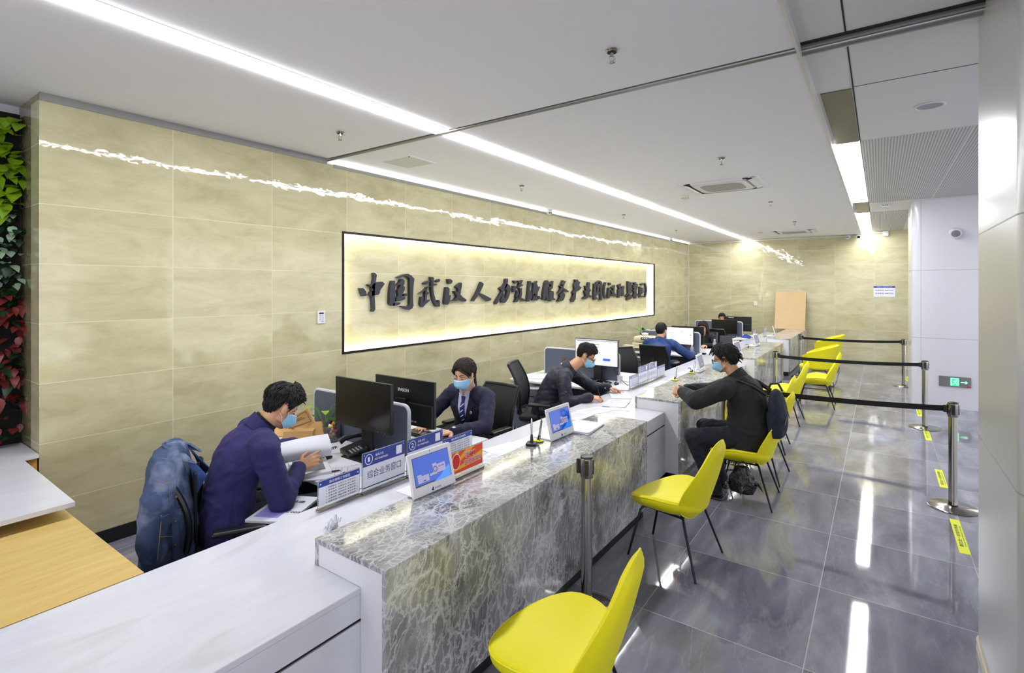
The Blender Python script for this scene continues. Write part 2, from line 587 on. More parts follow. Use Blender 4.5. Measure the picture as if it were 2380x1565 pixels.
def make_skin(name, col):
    t = NT(name)
    n = t.noise(t.tc, 30, 4)[0]
    c = t.mix(t.math('MULTIPLY', n, 0.3), lin(col), lin((min(255, col[0] + 8), col[1] - 14, col[2] - 16)))
    t.put(t.b.inputs['Base Color'], c)
    t.b.inputs['Roughness'].default_value = 0.48
    t.b.inputs['Subsurface Weight'].default_value = 0.12
    t.b.inputs['Subsurface Radius'].default_value = (0.012, 0.005, 0.003)
    return t.m


def lamp_mat(name, col, strength):
    m = bpy.data.materials.new(name); m.use_nodes = True
    N = m.node_tree.nodes; N.clear()
    e = N.new('ShaderNodeEmission'); o = N.new('ShaderNodeOutputMaterial')
    e.inputs[0].default_value = col; e.inputs[1].default_value = strength
    m.node_tree.links.new(e.outputs[0], o.inputs[0])
    return m


M = {}
M['tile_side'] = tile_wall('beige_marble_tile', 1, 0.99, 0.8405, 0.0, 0.4125, (176, 168, 130), (191, 184, 147), (206, 199, 165), (218, 212, 180))
M['tile_far'] = tile_wall('beige_marble_tile_far', 0, -0.95, 0.8405, 0.0, 0.4125, (176, 168, 130), (190, 183, 146), (204, 198, 163), (216, 211, 178))
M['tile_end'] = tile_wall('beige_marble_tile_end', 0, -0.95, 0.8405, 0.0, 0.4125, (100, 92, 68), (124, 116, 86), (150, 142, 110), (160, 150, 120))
M['floor'] = make_floor_mat()
M['marble'] = make_counter_marble()
M['white_stone'] = make_white_stone()
M['ceiling'] = P('ceiling_paint', (236, 235, 239), 0.7)
M['ceiling_metal'] = P('ceiling_metal_panel', (222, 221, 222), 0.45)
M['perf'] = make_perforated()
M['alu'] = P('aluminium_trim', (150, 150, 148), 0.35, 0.9)
M['alu_white'] = P('white_powder_coat', (214, 212, 205), 0.35)
M['gap_black'] = P('dark_gap', (14, 14, 15), 0.7)
M['col'] = P('column_enamel', (214, 214, 222), 0.22, 0.0, 0.5, coat=0.3)
M['col_near'] = P('column_satin_metal', (196, 196, 198), 0.30, 0.35, 0.6)
M['skirting'] = P('black_skirting', (22, 22, 24), 0.3)
M['black_frame'] = P('bronze_black_frame', (36, 30, 24), 0.3, 0.5)
M['letter'] = P('charcoal_letter_paint', (42, 42, 52), 0.38)
M['led'] = lamp_mat('lamp_diffuser', (0.94, 0.96, 1.0, 1), LED)
M['led_panel'] = lamp_mat('lamp_panel_diffuser', (0.96, 0.97, 1.0, 1), LED * 0.9)
M['led_warm'] = lamp_mat('niche_strip_light', (1.0, 0.95, 0.76, 1), 5.0)
M['check_shirt'] = P('check_shirt', (150, 150, 176), 0.8, vary=(60, 0.6))
M['led_cove'] = lamp_mat('cove_strip_light', (0.95, 0.97, 1.0, 1), 9.0)
M['lamp_off'] = P('unlit_lamp_cover', (92, 87, 76), 0.35)
M['white_plastic'] = P('white_plastic', (224, 224, 228), 0.35)
M['cream_plastic'] = P('cream_plastic', (206, 198, 172), 0.45)
M['grey_lens'] = P('grey_lens', (128, 128, 140), 0.3)
M['black_plastic'] = P('black_plastic', (20, 20, 22), 0.38)
M['black_gloss'] = P('black_gloss', (10, 10, 12), 0.12)
M['steel'] = P('polished_steel', (176, 172, 164), 0.14, 1.0)
M['steel_dark'] = P('brushed_steel', (128, 126, 128), 0.3, 1.0)
M['black_metal'] = P('black_metal', (16, 16, 17), 0.35, 0.3)
M['belt'] = P('black_webbing', (18, 18, 20), 0.85)
M['yellow'] = make_cloth('yellow_upholstery', (236, 226, 0), 0.06, 5.0, 0.0, 0.55)
M['desk_white'] = P('white_laminate', (222, 222, 226), 0.3)
M['grey_blue'] = P('slate_blue_laminate', (86, 94, 112), 0.45)
M['panel_edge'] = P('pale_grey_edge', (196, 198, 204), 0.35)
M['wood_board'] = make_wood('pale_wood_flap', (203, 170, 98), (220, 190, 122), (6, 0.8, 1))
M['wood_cab'] = make_wood('amber_wood', (200, 150, 66), (216, 170, 86), (2, 2, 0.6))
M['tan_board'] = P('tan_board', (206, 176, 128), 0.5, vary=(3, 0.03))
M['paper'] = P('paper', (226, 226, 234), 0.75)
M['paper_grey'] = P('printed_paper', (206, 207, 216), 0.75)
M['print_grey'] = P('grey_print', (150, 152, 160), 0.8)
M['kraft'] = P('kraft_paper', (206, 164, 106), 0.75, vary=(6, 0.04))
M['ink_black'] = P('black_ink', (22, 22, 28), 0.7)
M['blue_print'] = P('blue_print', (42, 62, 150), 0.35)
M['navy_print'] = P('navy_print', (34, 38, 92), 0.4)
M['white_print'] = P('white_print', (238, 238, 244), 0.5)
M['faded_blue'] = P('glare_paled_blue_print', (140, 146, 178), 0.4)  # blue print with glare painted into its colour
M['acrylic'] = P('clear_acrylic', (236, 240, 245), 0.06, trans=0.85)
M['sign_card'] = P('sign_card', (226, 228, 238), 0.2)
M['orange_print'] = P('orange_print', (232, 78, 20), 0.3)
M['amber_print'] = P('amber_print', (246, 172, 20), 0.3)
M['red_print'] = P('red_print', (206, 30, 24), 0.35)
M['screen_blue'] = P('tablet_screen', (16, 56, 150), 0.06, emis=(30, 90, 205), es=0.28)
M['screen_cyan'] = P('tablet_screen_wave', (40, 110, 200), 0.1, emis=(60, 140, 230), es=0.3)
M['screen_card'] = P('tablet_screen_card', (140, 138, 180), 0.1, emis=(170, 160, 205), es=0.22)
M['screen_dim'] = P('dim_tablet_screen', (120, 126, 142), 0.1, emis=(120, 128, 148), es=0.25)
M['screen_white'] = P('lit_monitor_screen', (200, 200, 205), 0.15, emis=(206, 208, 206), es=0.35)
M['screen_pink'] = P('lit_monitor_screen_pale', (200, 195, 205), 0.15, emis=(236, 226, 240), es=0.5)
M['screen_off'] = P('dark_screen', (20, 18, 15), 0.22)
M['screen_line'] = P('screen_text', (90, 92, 110), 0.4, emis=(90, 92, 120), es=0.3)
M['button_blue'] = P('screen_button', (40, 70, 200), 0.2, emis=(60, 90, 220), es=0.6)
M['exit_green'] = P('exit_green', (30, 150, 90), 0.4, emis=(40, 190, 120), es=0.8)
M['exit_glow'] = P('exit_glow', (150, 230, 190), 0.4, emis=(120, 240, 180), es=0.9)
M['tape'] = P('floor_tape_yellow', (226, 232, 30), 0.5)
M['leaf_lime'] = P('lime_leaf', (122, 158, 24), 0.4, vary=(9, 0.25))
M['leaf_green'] = P('green_leaf', (52, 112, 30), 0.4, vary=(9, 0.3))
M['leaf_silver'] = P('silver_leaf', (150, 176, 146), 0.45, vary=(9, 0.2))
M['leaf_dark'] = P('dark_leaf', (24, 52, 24), 0.45, vary=(9, 0.3))
M['leaf_red'] = P('red_leaf', (116, 38, 36), 0.45, vary=(9, 0.3))
M['soil'] = P('planting_felt', (12, 16, 10), 0.95)
M['skin'] = make_skin('skin', (206, 158, 122))
M['skin_pale'] = make_skin('skin_pale', (222, 176, 146))
M['hair'] = make_hair('black_hair', (10, 9, 9), (30, 27, 25))
M['hair_brown'] = make_hair('brown_hair', (20, 14, 12), (62, 42, 32))
M['suit_blue'] = make_cloth('indigo_suit', (32, 27, 84), 0.5, 7.0)
M['suit_navy'] = make_cloth('navy_suit', (24, 24, 52), 0.45, 7.0)
M['jacket_navy'] = make_cloth('midnight_jacket', (22, 21, 42), 0.7, 8.0, rough=0.6)
M['jacket_black'] = make_cloth('black_jacket', (26, 27, 29), 0.6, 7.0)
M['trouser_dark'] = make_cloth('dark_trousers', (20, 22, 36), 0.6, 9.0)
M['knit_black'] = make_cloth('black_knit', (18, 18, 20), 0.3, 40)
M['denim'] = make_denim('blue_denim', (46, 62, 98), (122, 136, 164))
M['denim_dark'] = make_denim('dark_denim', (28, 52, 104), (62, 92, 150))
M['mask'] = P('mask_blue', (150, 204, 236), 0.8)
M['mask_white'] = P('mask_white', (232, 236, 242), 0.8)
M['shirt'] = P('pale_shirt', (206, 208, 232), 0.8)
M['tie'] = P('blue_tie', (36, 44, 126), 0.55)
M['eye_white'] = P('eye_white', (225, 220, 215), 0.3)
M['eye_dark'] = P('eye_dark', (24, 16, 12), 0.15)
M['lens'] = P('spectacle_lens', (235, 235, 240), 0.02, trans=0.95, alpha=0.5)
M['mesh_black'] = P('black_mesh_fabric', (22, 22, 24), 0.75)
M['bottle_clear'] = P('clear_bottle', (216, 226, 238), 0.08, trans=0.6)
M['bin_bag'] = P('black_plastic_bag', (10, 10, 11), 0.16, bump=(22, 0.6, 0.03))
M['navy_bag'] = make_cloth('navy_backpack', (22, 27, 46), 0.4, 12)
M['teal_box'] = P('teal_card', (130, 196, 206), 0.5)
M['glass'] = P('clear_glass', (240, 246, 246), 0.03, trans=0.95)
M['sweet_red'] = P('red_wrapper', (200, 44, 30), 0.3)
M['sweet_yellow'] = P('yellow_wrapper', (226, 206, 40), 0.3)
M['sweet_orange'] = P('orange_wrapper', (230, 120, 40), 0.3)
M['phone_lcd'] = P('phone_lcd', (110, 126, 96), 0.2)
M['key_grey'] = P('pale_key', (150, 150, 154), 0.5)
M['bronze_cap'] = P('bronze_cap', (110, 80, 70), 0.4, 0.4)
M['silver_button'] = P('silver_button', (200, 200, 206), 0.25, 0.8)
# ================================================================ setting
def struct(name, mb, mat, parent=None, smooth=40):
    o = mb.build(name, mat, parent, smooth=smooth)
    if parent is None: o['kind'] = 'structure'
    return o


NY0, NY1, NZ0, NZ1, ND = 3.47, 12.83, 1.205, 2.48, 0.12     # recess of the sign
struct('floor', MB().bx(-7, 7, -5, FAR_Y, -0.1, 0), M['floor'])
w = MB()
for (a, b, c, d) in ((1.01, NY0, 0, 3.185), (NY1, FAR_Y, 0, 3.185), (NY0, NY1, 0, NZ0), (NY0, NY1, NZ1, 3.185)):
    w.bx(WALL_X - 0.2, WALL_X, a, b, c, d)
w.bx(WALL_X - 0.2, WALL_X - ND, NY0, NY1, NZ0, NZ1)
wl = struct('wall_left', w, M['tile_side'])
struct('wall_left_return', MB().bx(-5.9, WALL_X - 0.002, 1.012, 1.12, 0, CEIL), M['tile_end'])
struct('wall_left_side', MB().bx(-5.35, -5.2, -4, 1.012, 0, CEIL), M['col'])
struct('wall_far', MB().bx(-4.9, 3.2, FAR_Y, FAR_Y + 0.15, 0, 3.4), M['tile_far'])
struct('trim_1', MB().bx(WALL_X - 0.004, WALL_X + 0.022, FAR_Y - 0.03, FAR_Y - 0.001, 0, 3.2), M['alu_white'])
struct('trim_2', MB().bx(WALL_X, -0.385, FAR_Y - 0.025, FAR_Y - 0.001, 3.19, 3.225), M['alu_white'])
struct('baseboard_left', MB().bx(WALL_X, WALL_X + 0.014, 1.02, FAR_Y, 0, 0.105, 0.003), M['skirting'])

# niche: black frame round the opening and light strips hidden behind it
fr = MB()
for (a, b, c, d) in ((NY0 - 0.02, NY0 + 0.006, NZ0 - 0.02, NZ1 + 0.02), (NY1 - 0.006, NY1 + 0.02, NZ0 - 0.02, NZ1 + 0.02), (NY0, NY1, NZ0 - 0.02, NZ0 + 0.004), (NY0, NY1, NZ1 - 0.004, NZ1 + 0.02)):
    fr.bx(WALL_X - 0.03, WALL_X + 0.006, a, b, c, d)
struct('trim_3', fr, M['black_frame'])
ns = bpy.data.objects.new('trim_11', None); COL.objects.link(ns); ns['kind'] = 'structure'; ns['label'] = 'warm light strips round the inside edges of the lettering recess'
for nm, (a, b, c, d) in (('strip_top', (NY0, NY1, NZ1 - 0.008, NZ1)), ('strip_bottom', (NY0, NY1, NZ0, NZ0 + 0.008)), ('strip_end', (NY0, NY0 + 0.008, NZ0, NZ1)), ('strip_end', (NY1 - 0.008, NY1, NZ0, NZ1))):
    MB().bx(WALL_X - ND + 0.004, WALL_X - 0.032, a, b, c, d).build(nm.split('_')[0] + '_light' if False else 'strip', M['led_warm'], ns, True)

# ceiling in two heights, with the cross joint
GY0, GY1 = 3.262, 3.345
struct('ceiling', MB().bx(-7, -0.385, -5, GY0, CEIL, CEIL + 0.12).bx(-7, -0.385, GY1, FAR_Y, CEIL, CEIL + 0.12), M['ceiling'])
struct('ceiling_right', MB().bx(-0.385, 7, -5, FAR_Y, CEIL_R, CEIL_R + 0.1), M['ceiling_metal'])
struct('trim_4', MB().bx(-0.388, -0.372, -5, FAR_Y, CEIL - 0.004, CEIL_R), M['alu_white'])
j = MB().bx(-7, -0.385, GY0, GY1, CEIL + 0.05, CEIL + 0.12)
struct('trim_5', j, M['gap_black'])
j = MB()
j.bx(-7, -0.386, GY0 + 0.022, GY1, CEIL + 0.006, CEIL + 0.03)
j.tube([(-7, GY0 + 0.05, CEIL + 0.006), (-0.386, GY0 + 0.05, CEIL + 0.006)], 0.019, 10)
j.bx(-0.372, 1.6, 3.40, 3.43, CEIL_R - 0.02, CEIL_R).tube([(-0.372, 3.47, CEIL_R - 0.012), (1.6, 3.47, CEIL_R - 0.012)], 0.03, 12)
struct('trim_6', j, M['alu'])
j = MB().bx(-0.372, 1.6, 3.365, 3.40, CEIL_R - 0.004, CEIL_R)
for y in (4.32,): j.bx(-0.15, 1.6, y, y + 0.005, CEIL_R - 0.002, CEIL_R)
j.bx(-0.158, -0.150, -5, FAR_Y, CEIL_R - 0.003, CEIL_R)
struct('trim_7', j, M['gap_black'])
struct('trim_8', MB().bx(-0.15, 1.9, 5.95, 10.42, CEIL_R - 0.004, CEIL_R).bx(-0.15, 0.45, 11.75, FAR_Y - 0.03, CEIL_R - 0.004, CEIL_R), M['perf'])
struct('trim_9', MB().bx(0.66, 0.672, 5.95, 10.42, CEIL_R - 0.006, CEIL_R - 0.0035), M['alu_white'])
cv = struct('trim_10', MB().bx(WALL_X - 0.001, WALL_X + 0.006, GY1, FAR_Y, 3.16, 3.190).bx(WALL_X - 0.001, WALL_X + 0.006, 1.01, GY0, 3.18, CEIL), M['alu'])
cl = MB().bx(WALL_X - 0.05, WALL_X - 0.004, GY1 + 0.05, FAR_Y - 0.05, 3.1865, 3.189).build('cove_light', M['led_cove'])
tag(cl, 'thin hidden light line along the top of the beige tiled wall', 'light')


def rounded(x0, x1, y0, y1, r, z0, z1, n=8):
    pts = []
    for (cx, cy, a0) in ((x1 - r, y1 - r, 0), (x0 + r, y1 - r, 90), (x0 + r, y0 + r, 180), (x1 - r, y0 + r, 270)):
        for k in range(n + 1):
            a = rad(a0 + 90 * k / n)
            pts.append((cx + r * math.cos(a), cy + r * math.sin(a)))
    return MB().prism(pts, z0, z1)


for nm, bxs, mt, zs in (('column_far', (0.415, 1.62, 10.6, 11.9, 0.10), M['col'], (1.09, 2.175)), ('column_near', (0.42, 1.62, 2.60, 3.72, 0.10), M['col_near'], (1.13, 2.175))):
    c = struct(nm, rounded(*bxs, 0, CEIL_R), mt)
    sm = MB()
    for z in zs:
        q = rounded(bxs[0] - 0.0008, bxs[1] + 0.0008, bxs[2] - 0.0008, bxs[3] + 0.0008, bxs[4], z - 0.003, z + 0.003)
        sm.add(q.v, q.f)
    if nm == 'column_far': sm.bx(0.537, 0.541, 10.5992, 10.61, 0, CEIL_R)
    sm.build('seam', P('seam_' + nm, (150, 150, 158), 0.4), c)
    if nm == 'column_near':
        rounded(0.412, 1.63, 2.59, 3.73, 0.10, 0, 0.05).build('base_strip', M['cream_plastic'], c)

# ---------------------------------------------------------------- lamps
lx0, lx1 = -3.128, -2.975
for (a, b), lab in (((-0.1, GY0), 'long white linear ceiling light on the camera side of the ceiling joint'), ((GY1, FAR_Y - 0.002), 'long white linear ceiling light running beyond the joint to the far wall')):
    t = thing('linear_light', lab, 'ceiling light', ((lx0 + lx1) / 2, (a + b) / 2, CEIL), 0, 'linear ceiling lights')
    MB().bx(lx0, lx1, a, b, CEIL - 0.012, CEIL - 0.002, 0.003, 1).build('diffuser', M['led'], t, True)
    MB().bx(lx0 - 0.008, lx1 + 0.008, a, b, CEIL - 0.003, CEIL).build('rim', M['alu_white'], t, True)
px0, px1 = -0.352, -0.165
for (a, b, on, lab) in ((4.34, 5.96, 0, 'unlit dark brown lamp panel in the ceiling strip nearest the joint'), (5.96, 10.22, 1, 'long bright lamp panel in the ceiling strip beyond the unlit dark panel'),
                        (10.22, 11.72, 0, 'short unlit tan lamp panel between two bright ones in the ceiling strip'), (11.72, FAR_Y - 0.03, 1, 'bright lamp panel in the ceiling strip touching the far wall')):
    t = thing('panel_light', lab, 'ceiling light', ((px0 + px1) / 2, (a + b) / 2, CEIL_R), 0, 'ceiling lamp panels along the aisle')
    MB().bx(px0, px1, a + 0.004, b - 0.004, CEIL_R - 0.006, CEIL_R - 0.001).build('cover', M['led_panel'] if on else M['lamp_off'], t, True)


# ---------------------------------------------------------------- things on the ceiling and walls
def sprinkler(x, y, label):
    t = thing('fire_sprinkler', label, 'sprinkler', (x, y, CEIL), R.uniform(0, 3), 'ceiling sprinklers')
    MB().lathe([(0.034, 0), (0.036, -0.004), (0.030, -0.012), (0.024, -0.014)], n=20).build('cover_ring', M['steel'], t)
    MB().lathe([(0.026, -0.0141), (0.026, -0.015)], n=20).build('recess', M['gap_black'], t)
    b = MB().cyl((0, 0, -0.012), (0, 0, -0.034), 0.011, 0.008, 12)
    for s in (-1, 1): b.tube([(s * 0.009, 0, -0.032), (s * 0.016, 0, -0.045), (s * 0.010, 0, -0.062), (0, 0, -0.068)], 0.0025, 6)
    b.lathe([(0.002, -0.066), (0.017, -0.070), (0.017, -0.072), (0.002, -0.073)], n=12)
    b.build('head', M['steel'], t)
    MB().cyl((0, 0, -0.034), (0, 0, -0.066), 0.0025, n=8).build('bulb', M['glass'], t)


for x, y, lb in ((-1.23, 2.70, 'ceiling sprinkler nearest the camera, right of the linear light, before the joint'), (-3.78, 2.77, 'ceiling sprinkler left of the linear light, before the joint'),
                 (-1.33, 5.59, 'ceiling sprinkler in front of the larger air conditioner'), (-3.82, 5.59, 'ceiling sprinkler above the start of the wall lettering, beyond the access hatch'),
                 (-3.83, 8.92, 'small ceiling sprinkler above the middle of the wall lettering'), (-1.39, 8.90, 'ceiling sprinkler just beyond the larger air conditioner'),
                 (-1.41, 11.86, 'ceiling sprinkler just before the smaller air conditioner'), (-3.87, 12.04, 'farthest ceiling sprinkler, near the far left corner')):
    sprinkler(x, y, lb)
t = thing('access_hatch', 'square white access hatch in the ceiling above the wall lettering', 'hatch', (-4.09, 3.85, CEIL))
MB().bx(-0.22, 0.22, -0.20, 0.20, -0.006, 0.0).build('rim', M['ceiling'], t)
MB().bx(-0.195, 0.195, -0.175, 0.175, -0.009, -0.004).build('lid', P('hatch_lid', (206, 206, 198), 0.5), t)
MB().bx(-0.20, -0.196, -0.175, 0.175, -0.0075, -0.005).bx(0.185, 0.197, -0.176, -0.165, -0.011, -0.006).build('gap', M['gap_black'], t)


def cassette(y, label):
    t = thing('air_conditioner', label, 'air conditioner', (-1.66, y, CEIL), 0, 'ceiling air conditioners')
    q = rounded(-0.475, 0.475, -0.475, 0.475, 0.03, -0.022, 0)
    q.build('frame', M['white_plastic'], t)
    b = MB()
    for s in (-1, 1):
        b.bx(-0.37, 0.37, s * 0.37 - 0.035, s * 0.37 + 0.035, -0.0235, -0.021); b.bx(s * 0.37 - 0.035, s * 0.37 + 0.035, -0.37, 0.37, -0.0235, -0.021)
    b.build('air_slot', M['gap_black'], t)
    for k in range(4):
        a = PI / 2 * k
        Mx = Matrix.Rotation(a, 4, 'Z')
        f = MB().box((0, 0.385, -0.029), (0.62, 0.062, 0.006), rot(rad(14), 0, 0), 0.002)
        g = MB().add(f.v, f.f, Mx); g.build('louvre', M['white_plastic'], t)
    rounded(-0.325, 0.325, -0.325, 0.325, 0.09, -0.036, -0.02).build('face', M['white_plastic'], t)
    tm = NT('grille_%d' % int(y))
    sp = tm.n('SeparateXYZ', {0: tm.tc}).outputs
    gx = tm.math('FRACT', tm.math('DIVIDE', sp[0], 0.021)); gy = tm.math('FRACT', tm.math('DIVIDE', sp[1], 0.021))
    g = tm.math('MULTIPLY', tm.math('GREATER_THAN', gx, 0.34), tm.math('GREATER_THAN', gy, 0.34))
    tm.put(tm.b.inputs['Base Color'], tm.mix(g, lin((200, 196, 188)), lin((72, 68, 62))))
    rounded(-0.25, 0.25, -0.25, 0.25, 0.11, -0.038, -0.035).build('grille', tm.m, t)
    MB().bx(0.40, 0.45, -0.42, -0.38, -0.0245, -0.021).build('indicator', M['grey_lens'], t)


cassette(7.07, 'larger ceiling air conditioner cassette, nearer the camera')
cassette(13.85, 'smaller looking air conditioner cassette by the far wall')
for y, lb in ((7.62, 'cream smoke detector on the ceiling beside the nearer air conditioner'), (13.48, 'cream smoke detector on the ceiling beside the farther air conditioner')):
    t = thing('smoke_detector', lb, 'smoke detector', (-2.32, y, CEIL), 0, 'ceiling smoke detectors')
    MB().lathe([(0.058, 0), (0.056, -0.030), (0.046, -0.040), (0.034, -0.05), (0.0, -0.052)], n=24).build('housing', M['cream_plastic'], t)
    b = MB()
    for k in range(12):
        a = 2 * PI * k / 12
        b.box((0.0495 * math.cos(a), 0.0495 * math.sin(a), -0.036), (0.008, 0.006, 0.006), rot(0, 0, a))
    b.build('vent', M['gap_black'], t)


def camera_on(loc, rz, lens, label, base='ceil'):
    t = thing('security_camera', label, 'security camera', loc, rz, 'security cameras')
    if base == 'ceil':
        MB().lathe([(0.062, 0), (0.064, -0.012), (0.055, -0.022)], n=24).build('base', M['white_plastic'], t)
        MB().ell((0, 0.006, -0.048), 0.05, nu=24).build('head', M['white_plastic'], t)
        f = MB().cyl((0, 0.04, -0.062), (0, 0.056, -0.070), 0.036, 0.034, 20)
        f.build('face_plate', M['white_plastic'], t)
        b = MB()
        for s in (-1, 1): b.ell((s * 0.015, 0.056, -0.071), (0.011, 0.006, 0.014), nu=12, nv=8)
        b.build('lens', M['black_gloss'], t)
    else:
        MB().cyl((0, -0.02, 0.035), (0, -0.005, 0.02), 0.035, 0.03).cyl((0, -0.01, 0.02), (0, 0.05, 0), 0.014).build('bracket', M['white_plastic'], t)
        MB().cyl((0, 0.0, 0), (0, 0.13, -0.03), 0.043, 0.046, 24).build('body', M['white_plastic'], t)
        b = MB().cyl((0, 0.13, -0.03), (0, 0.134, -0.031), 0.036, n=20) if lens == 1 else MB().cyl((-0.018, 0.13, -0.03), (-0.018, 0.135, -0.031), 0.013, n=12).cyl((0.018, 0.13, -0.03), (0.018, 0.135, -0.031), 0.013, n=12)
        b.build('lens', M['black_gloss'], t)


camera_on((-4.60, 7.56, CEIL), rad(-125), 2, 'white dome camera with two dark lenses at the top of the lettered wall')
camera_on((-4.60, 13.8, CEIL), rad(-125), 2, 'small white dome camera near the far end of the lettered wall')
camera_on((-0.64, FAR_Y - 0.06, 3.19), rad(165), 2, 'left one of the paired white cameras on the far wall', 'wall')
camera_on((-0.48, FAR_Y - 0.06, 3.185), rad(200), 1, 'right one of the paired white cameras on the far wall, single big lens', 'wall')
t = thing('junction_box', 'white cable box with conduit at the top of the far wall', 'cable box', (0.11, FAR_Y, 3.22))
MB().bx(-0.06, 0.06, -0.05, -0.001, -0.06, 0.06, 0.006).build('box', M['white_plastic'], t)
MB().tube([(-0.62, -0.02, 0.035), (-0.06, -0.02, 0.03)], 0.011, 8).build('conduit', M['white_plastic'], t)
t = thing('ceiling_speaker', 'round flush speaker in the plain ceiling panel near the joint', 'speaker', (0.31, 5.10, CEIL_R))
MB().lathe([(0.098, 0), (0.10, -0.006), (0.084, -0.011), (0.08, -0.006)], n=32).build('rim', M['white_plastic'], t)
MB().lathe([(0.0, -0.0068), (0.081, -0.0066), (0.081, -0.007), (0, -0.0072)], n=32).build('grille', M['grey_lens'], t)
t = thing('emergency_lamp', 'small round white device hanging under the ceiling before the far column', 'lamp', (0.06, 10.75, CEIL_R))
MB().lathe([(0.085, 0), (0.09, -0.02), (0.085, -0.05), (0.06, -0.06)], n=28).build('housing', M['white_plastic'], t)
b = MB()
for k in range(3): b.bx(-0.03 + k * 0.03, -0.01 + k * 0.03, -0.089, -0.08, -0.03, -0.02)
b.build('indicator', M['gap_black'], t)
t = thing('motion_sensor', 'white drum shaped sensor with grey lens on the far column', 'sensor', (0.955, 10.6, 2.765))
MB().lathe([(0.075, 0), (0.078, -0.01), (0.078, -0.085), (0.07, -0.10), (0.055, -0.10)], M=rot(rad(-70), 0, 0)).build('housing', M['white_plastic'], t)
MB().lathe([(0.0, -0.1005), (0.056, -0.0995), (0.05, -0.108), (0.0, -0.112)], M=rot(rad(-70), 0, 0)).build('lens', M['grey_lens'], t)
MB().ell((0, -0.103, 0.025), 0.007).build('indicator', M['black_gloss'], t)

t = thing('exit_sign', 'steel exit sign with glowing green running figure and arrow on the far column', 'exit sign', (0.95, 10.6, 0.425))
MB().bx(-0.19, 0.19, -0.02, 0, -0.078, 0.078, 0.003).build('plate', M['steel_dark'], t)
MB().bx(-0.055, 0.052, -0.0212, -0.019, -0.062, 0.062).build('pictogram_panel', M['exit_green'], t)
Mx = frame(t.location + Vector((0, -0.0216, 0)), (1, 0, 0), (0, 0, 1))
b = MB()
for pl in ([(-0.05, -0.057), (-0.036, -0.057), (-0.036, 0.057), (-0.05, 0.057)], [(0.034, -0.057), (0.047, -0.057), (0.047, 0.057), (0.034, 0.057)], [(-0.05, 0.045), (0.047, 0.045), (0.047, 0.057), (-0.05, 0.057)],
           [(-0.012, 0.018), (0.012, 0.022), (0.016, -0.008), (-0.004, -0.016)], [(0.012, 0.02), (0.028, 0.004), (0.033, 0.008), (0.016, 0.028)], [(-0.012, 0.018), (-0.026, 0.004), (-0.021, 0.000), (-0.008, 0.010)],
           [(0.0, -0.014), (0.016, -0.008), (0.028, -0.03), (0.022, -0.05), (0.014, -0.048), (0.016, -0.03)], [(-0.004, -0.016), (0.006, -0.014), (-0.006, -0.034), (-0.028, -0.046), (-0.032, -0.038), (-0.012, -0.028)],
           [(0.07, -0.008), (0.125, -0.008), (0.125, -0.026), (0.155, 0.0), (0.125, 0.026), (0.125, 0.008), (0.07, 0.008)]):
    b.prism(pl, 0, 0.001, Mx)
b.add(*(lambda q: (q.v, q.f))(MB().lathe([(0.0, 0), (0.0095, 0), (0.0095, 0.001), (0, 0.001)], (0.012, 0.034, 0), 12)), Mx)
b.build('pictogram', M['exit_glow'], t, True)
MB().bx(0.145, 0.18, -0.0215, -0.019, -0.07, -0.052).build('maker_label', M['red_print'], t)

t = thing('notice', 'white phone number notice with blue header on the far wall', 'notice', (0.085, FAR_Y, 1.80))
MB().bx(-0.215, 0.215, -0.006, 0, -0.132, 0.132).build('card', M['sign_card'], t)
MB().bx(-0.215, 0.215, -0.0072, -0.005, 0.088, 0.132).build('header', M['blue_print'], t)
Mx = frame(Vector((0.085, FAR_Y - 0.0072, 1.80)), (1, 0, 0), (0, 0, 1))
b = MB(); put_text(b, '中国武汉人力资源服务产业园', Mx, 0, 0.11, 0.022, 0.30); b.build('header_lettering', M['white_print'], t, True)
Mx = frame(Vector((0.085, FAR_Y - 0.006, 1.80)), (1, 0, 0), (0, 0, 1))
b = MB(); put_text(b, '咨询电话: 84872334', Mx, 0, 0.026, 0.040, 0.36, 0.01); put_text(b, '投诉电话: 84870335', Mx, 0, -0.048, 0.040, 0.36, 0.01)
b.build('lettering', M['navy_print'], t, True)
t = thing('wall_socket', 'small white wall plate left of the tan board on the far wall', 'wall plate', (-2.825, FAR_Y, 1.455))
MB().bx(-0.043, 0.043, -0.009, 0, -0.055, 0.055, 0.003).build('plate', M['white_plastic'], t)
MB().bx(-0.015, 0.015, -0.0105, -0.008, -0.02, 0.02).build('rocker', M['paper_grey'], t)
b = MB()
G = [(-0.36, 0), (0.36, 0), (0.36, 0.02), (-0.36, 0.02)]
o = MB().box((0, 0, 0), (0.72, 0.018, 1.02), None, 0.002).build('leaning_board', M['tan_board'])
o.location = (-1.955, FAR_Y - 0.150, 1.290); o.rotation_euler = (rad(-14), 0, 0)
tag(o, 'plain tan board leaning against the far wall behind the last counter', 'board')

t = thing('thermostat', 'white wall controller with small display left of the lettering recess', 'thermostat', (WALL_X, 3.19, 1.595))
MB().bx(0, 0.016, -0.042, 0.042, -0.064, 0.064, 0.003).build('housing', M['white_plastic'], t)
MB().bx(0.015, 0.0168, -0.028, 0.028, -0.046, 0.032).build('keypad', M['paper_grey'], t)
MB().bx(0.015, 0.0172, -0.028, 0.028, 0.033, 0.048).build('display', M['gap_black'], t)
b = MB()
for k in range(3):
    for q in (-1, 1): b.bx(0.016, 0.0175, q * 0.014 - 0.006, q * 0.014 + 0.006, 0.015 - k * 0.02, 0.022 - k * 0.02)
b.bx(0.016, 0.0175, 0.0, 0.028, -0.048, -0.04)
b.build('key', M['print_grey'], t)

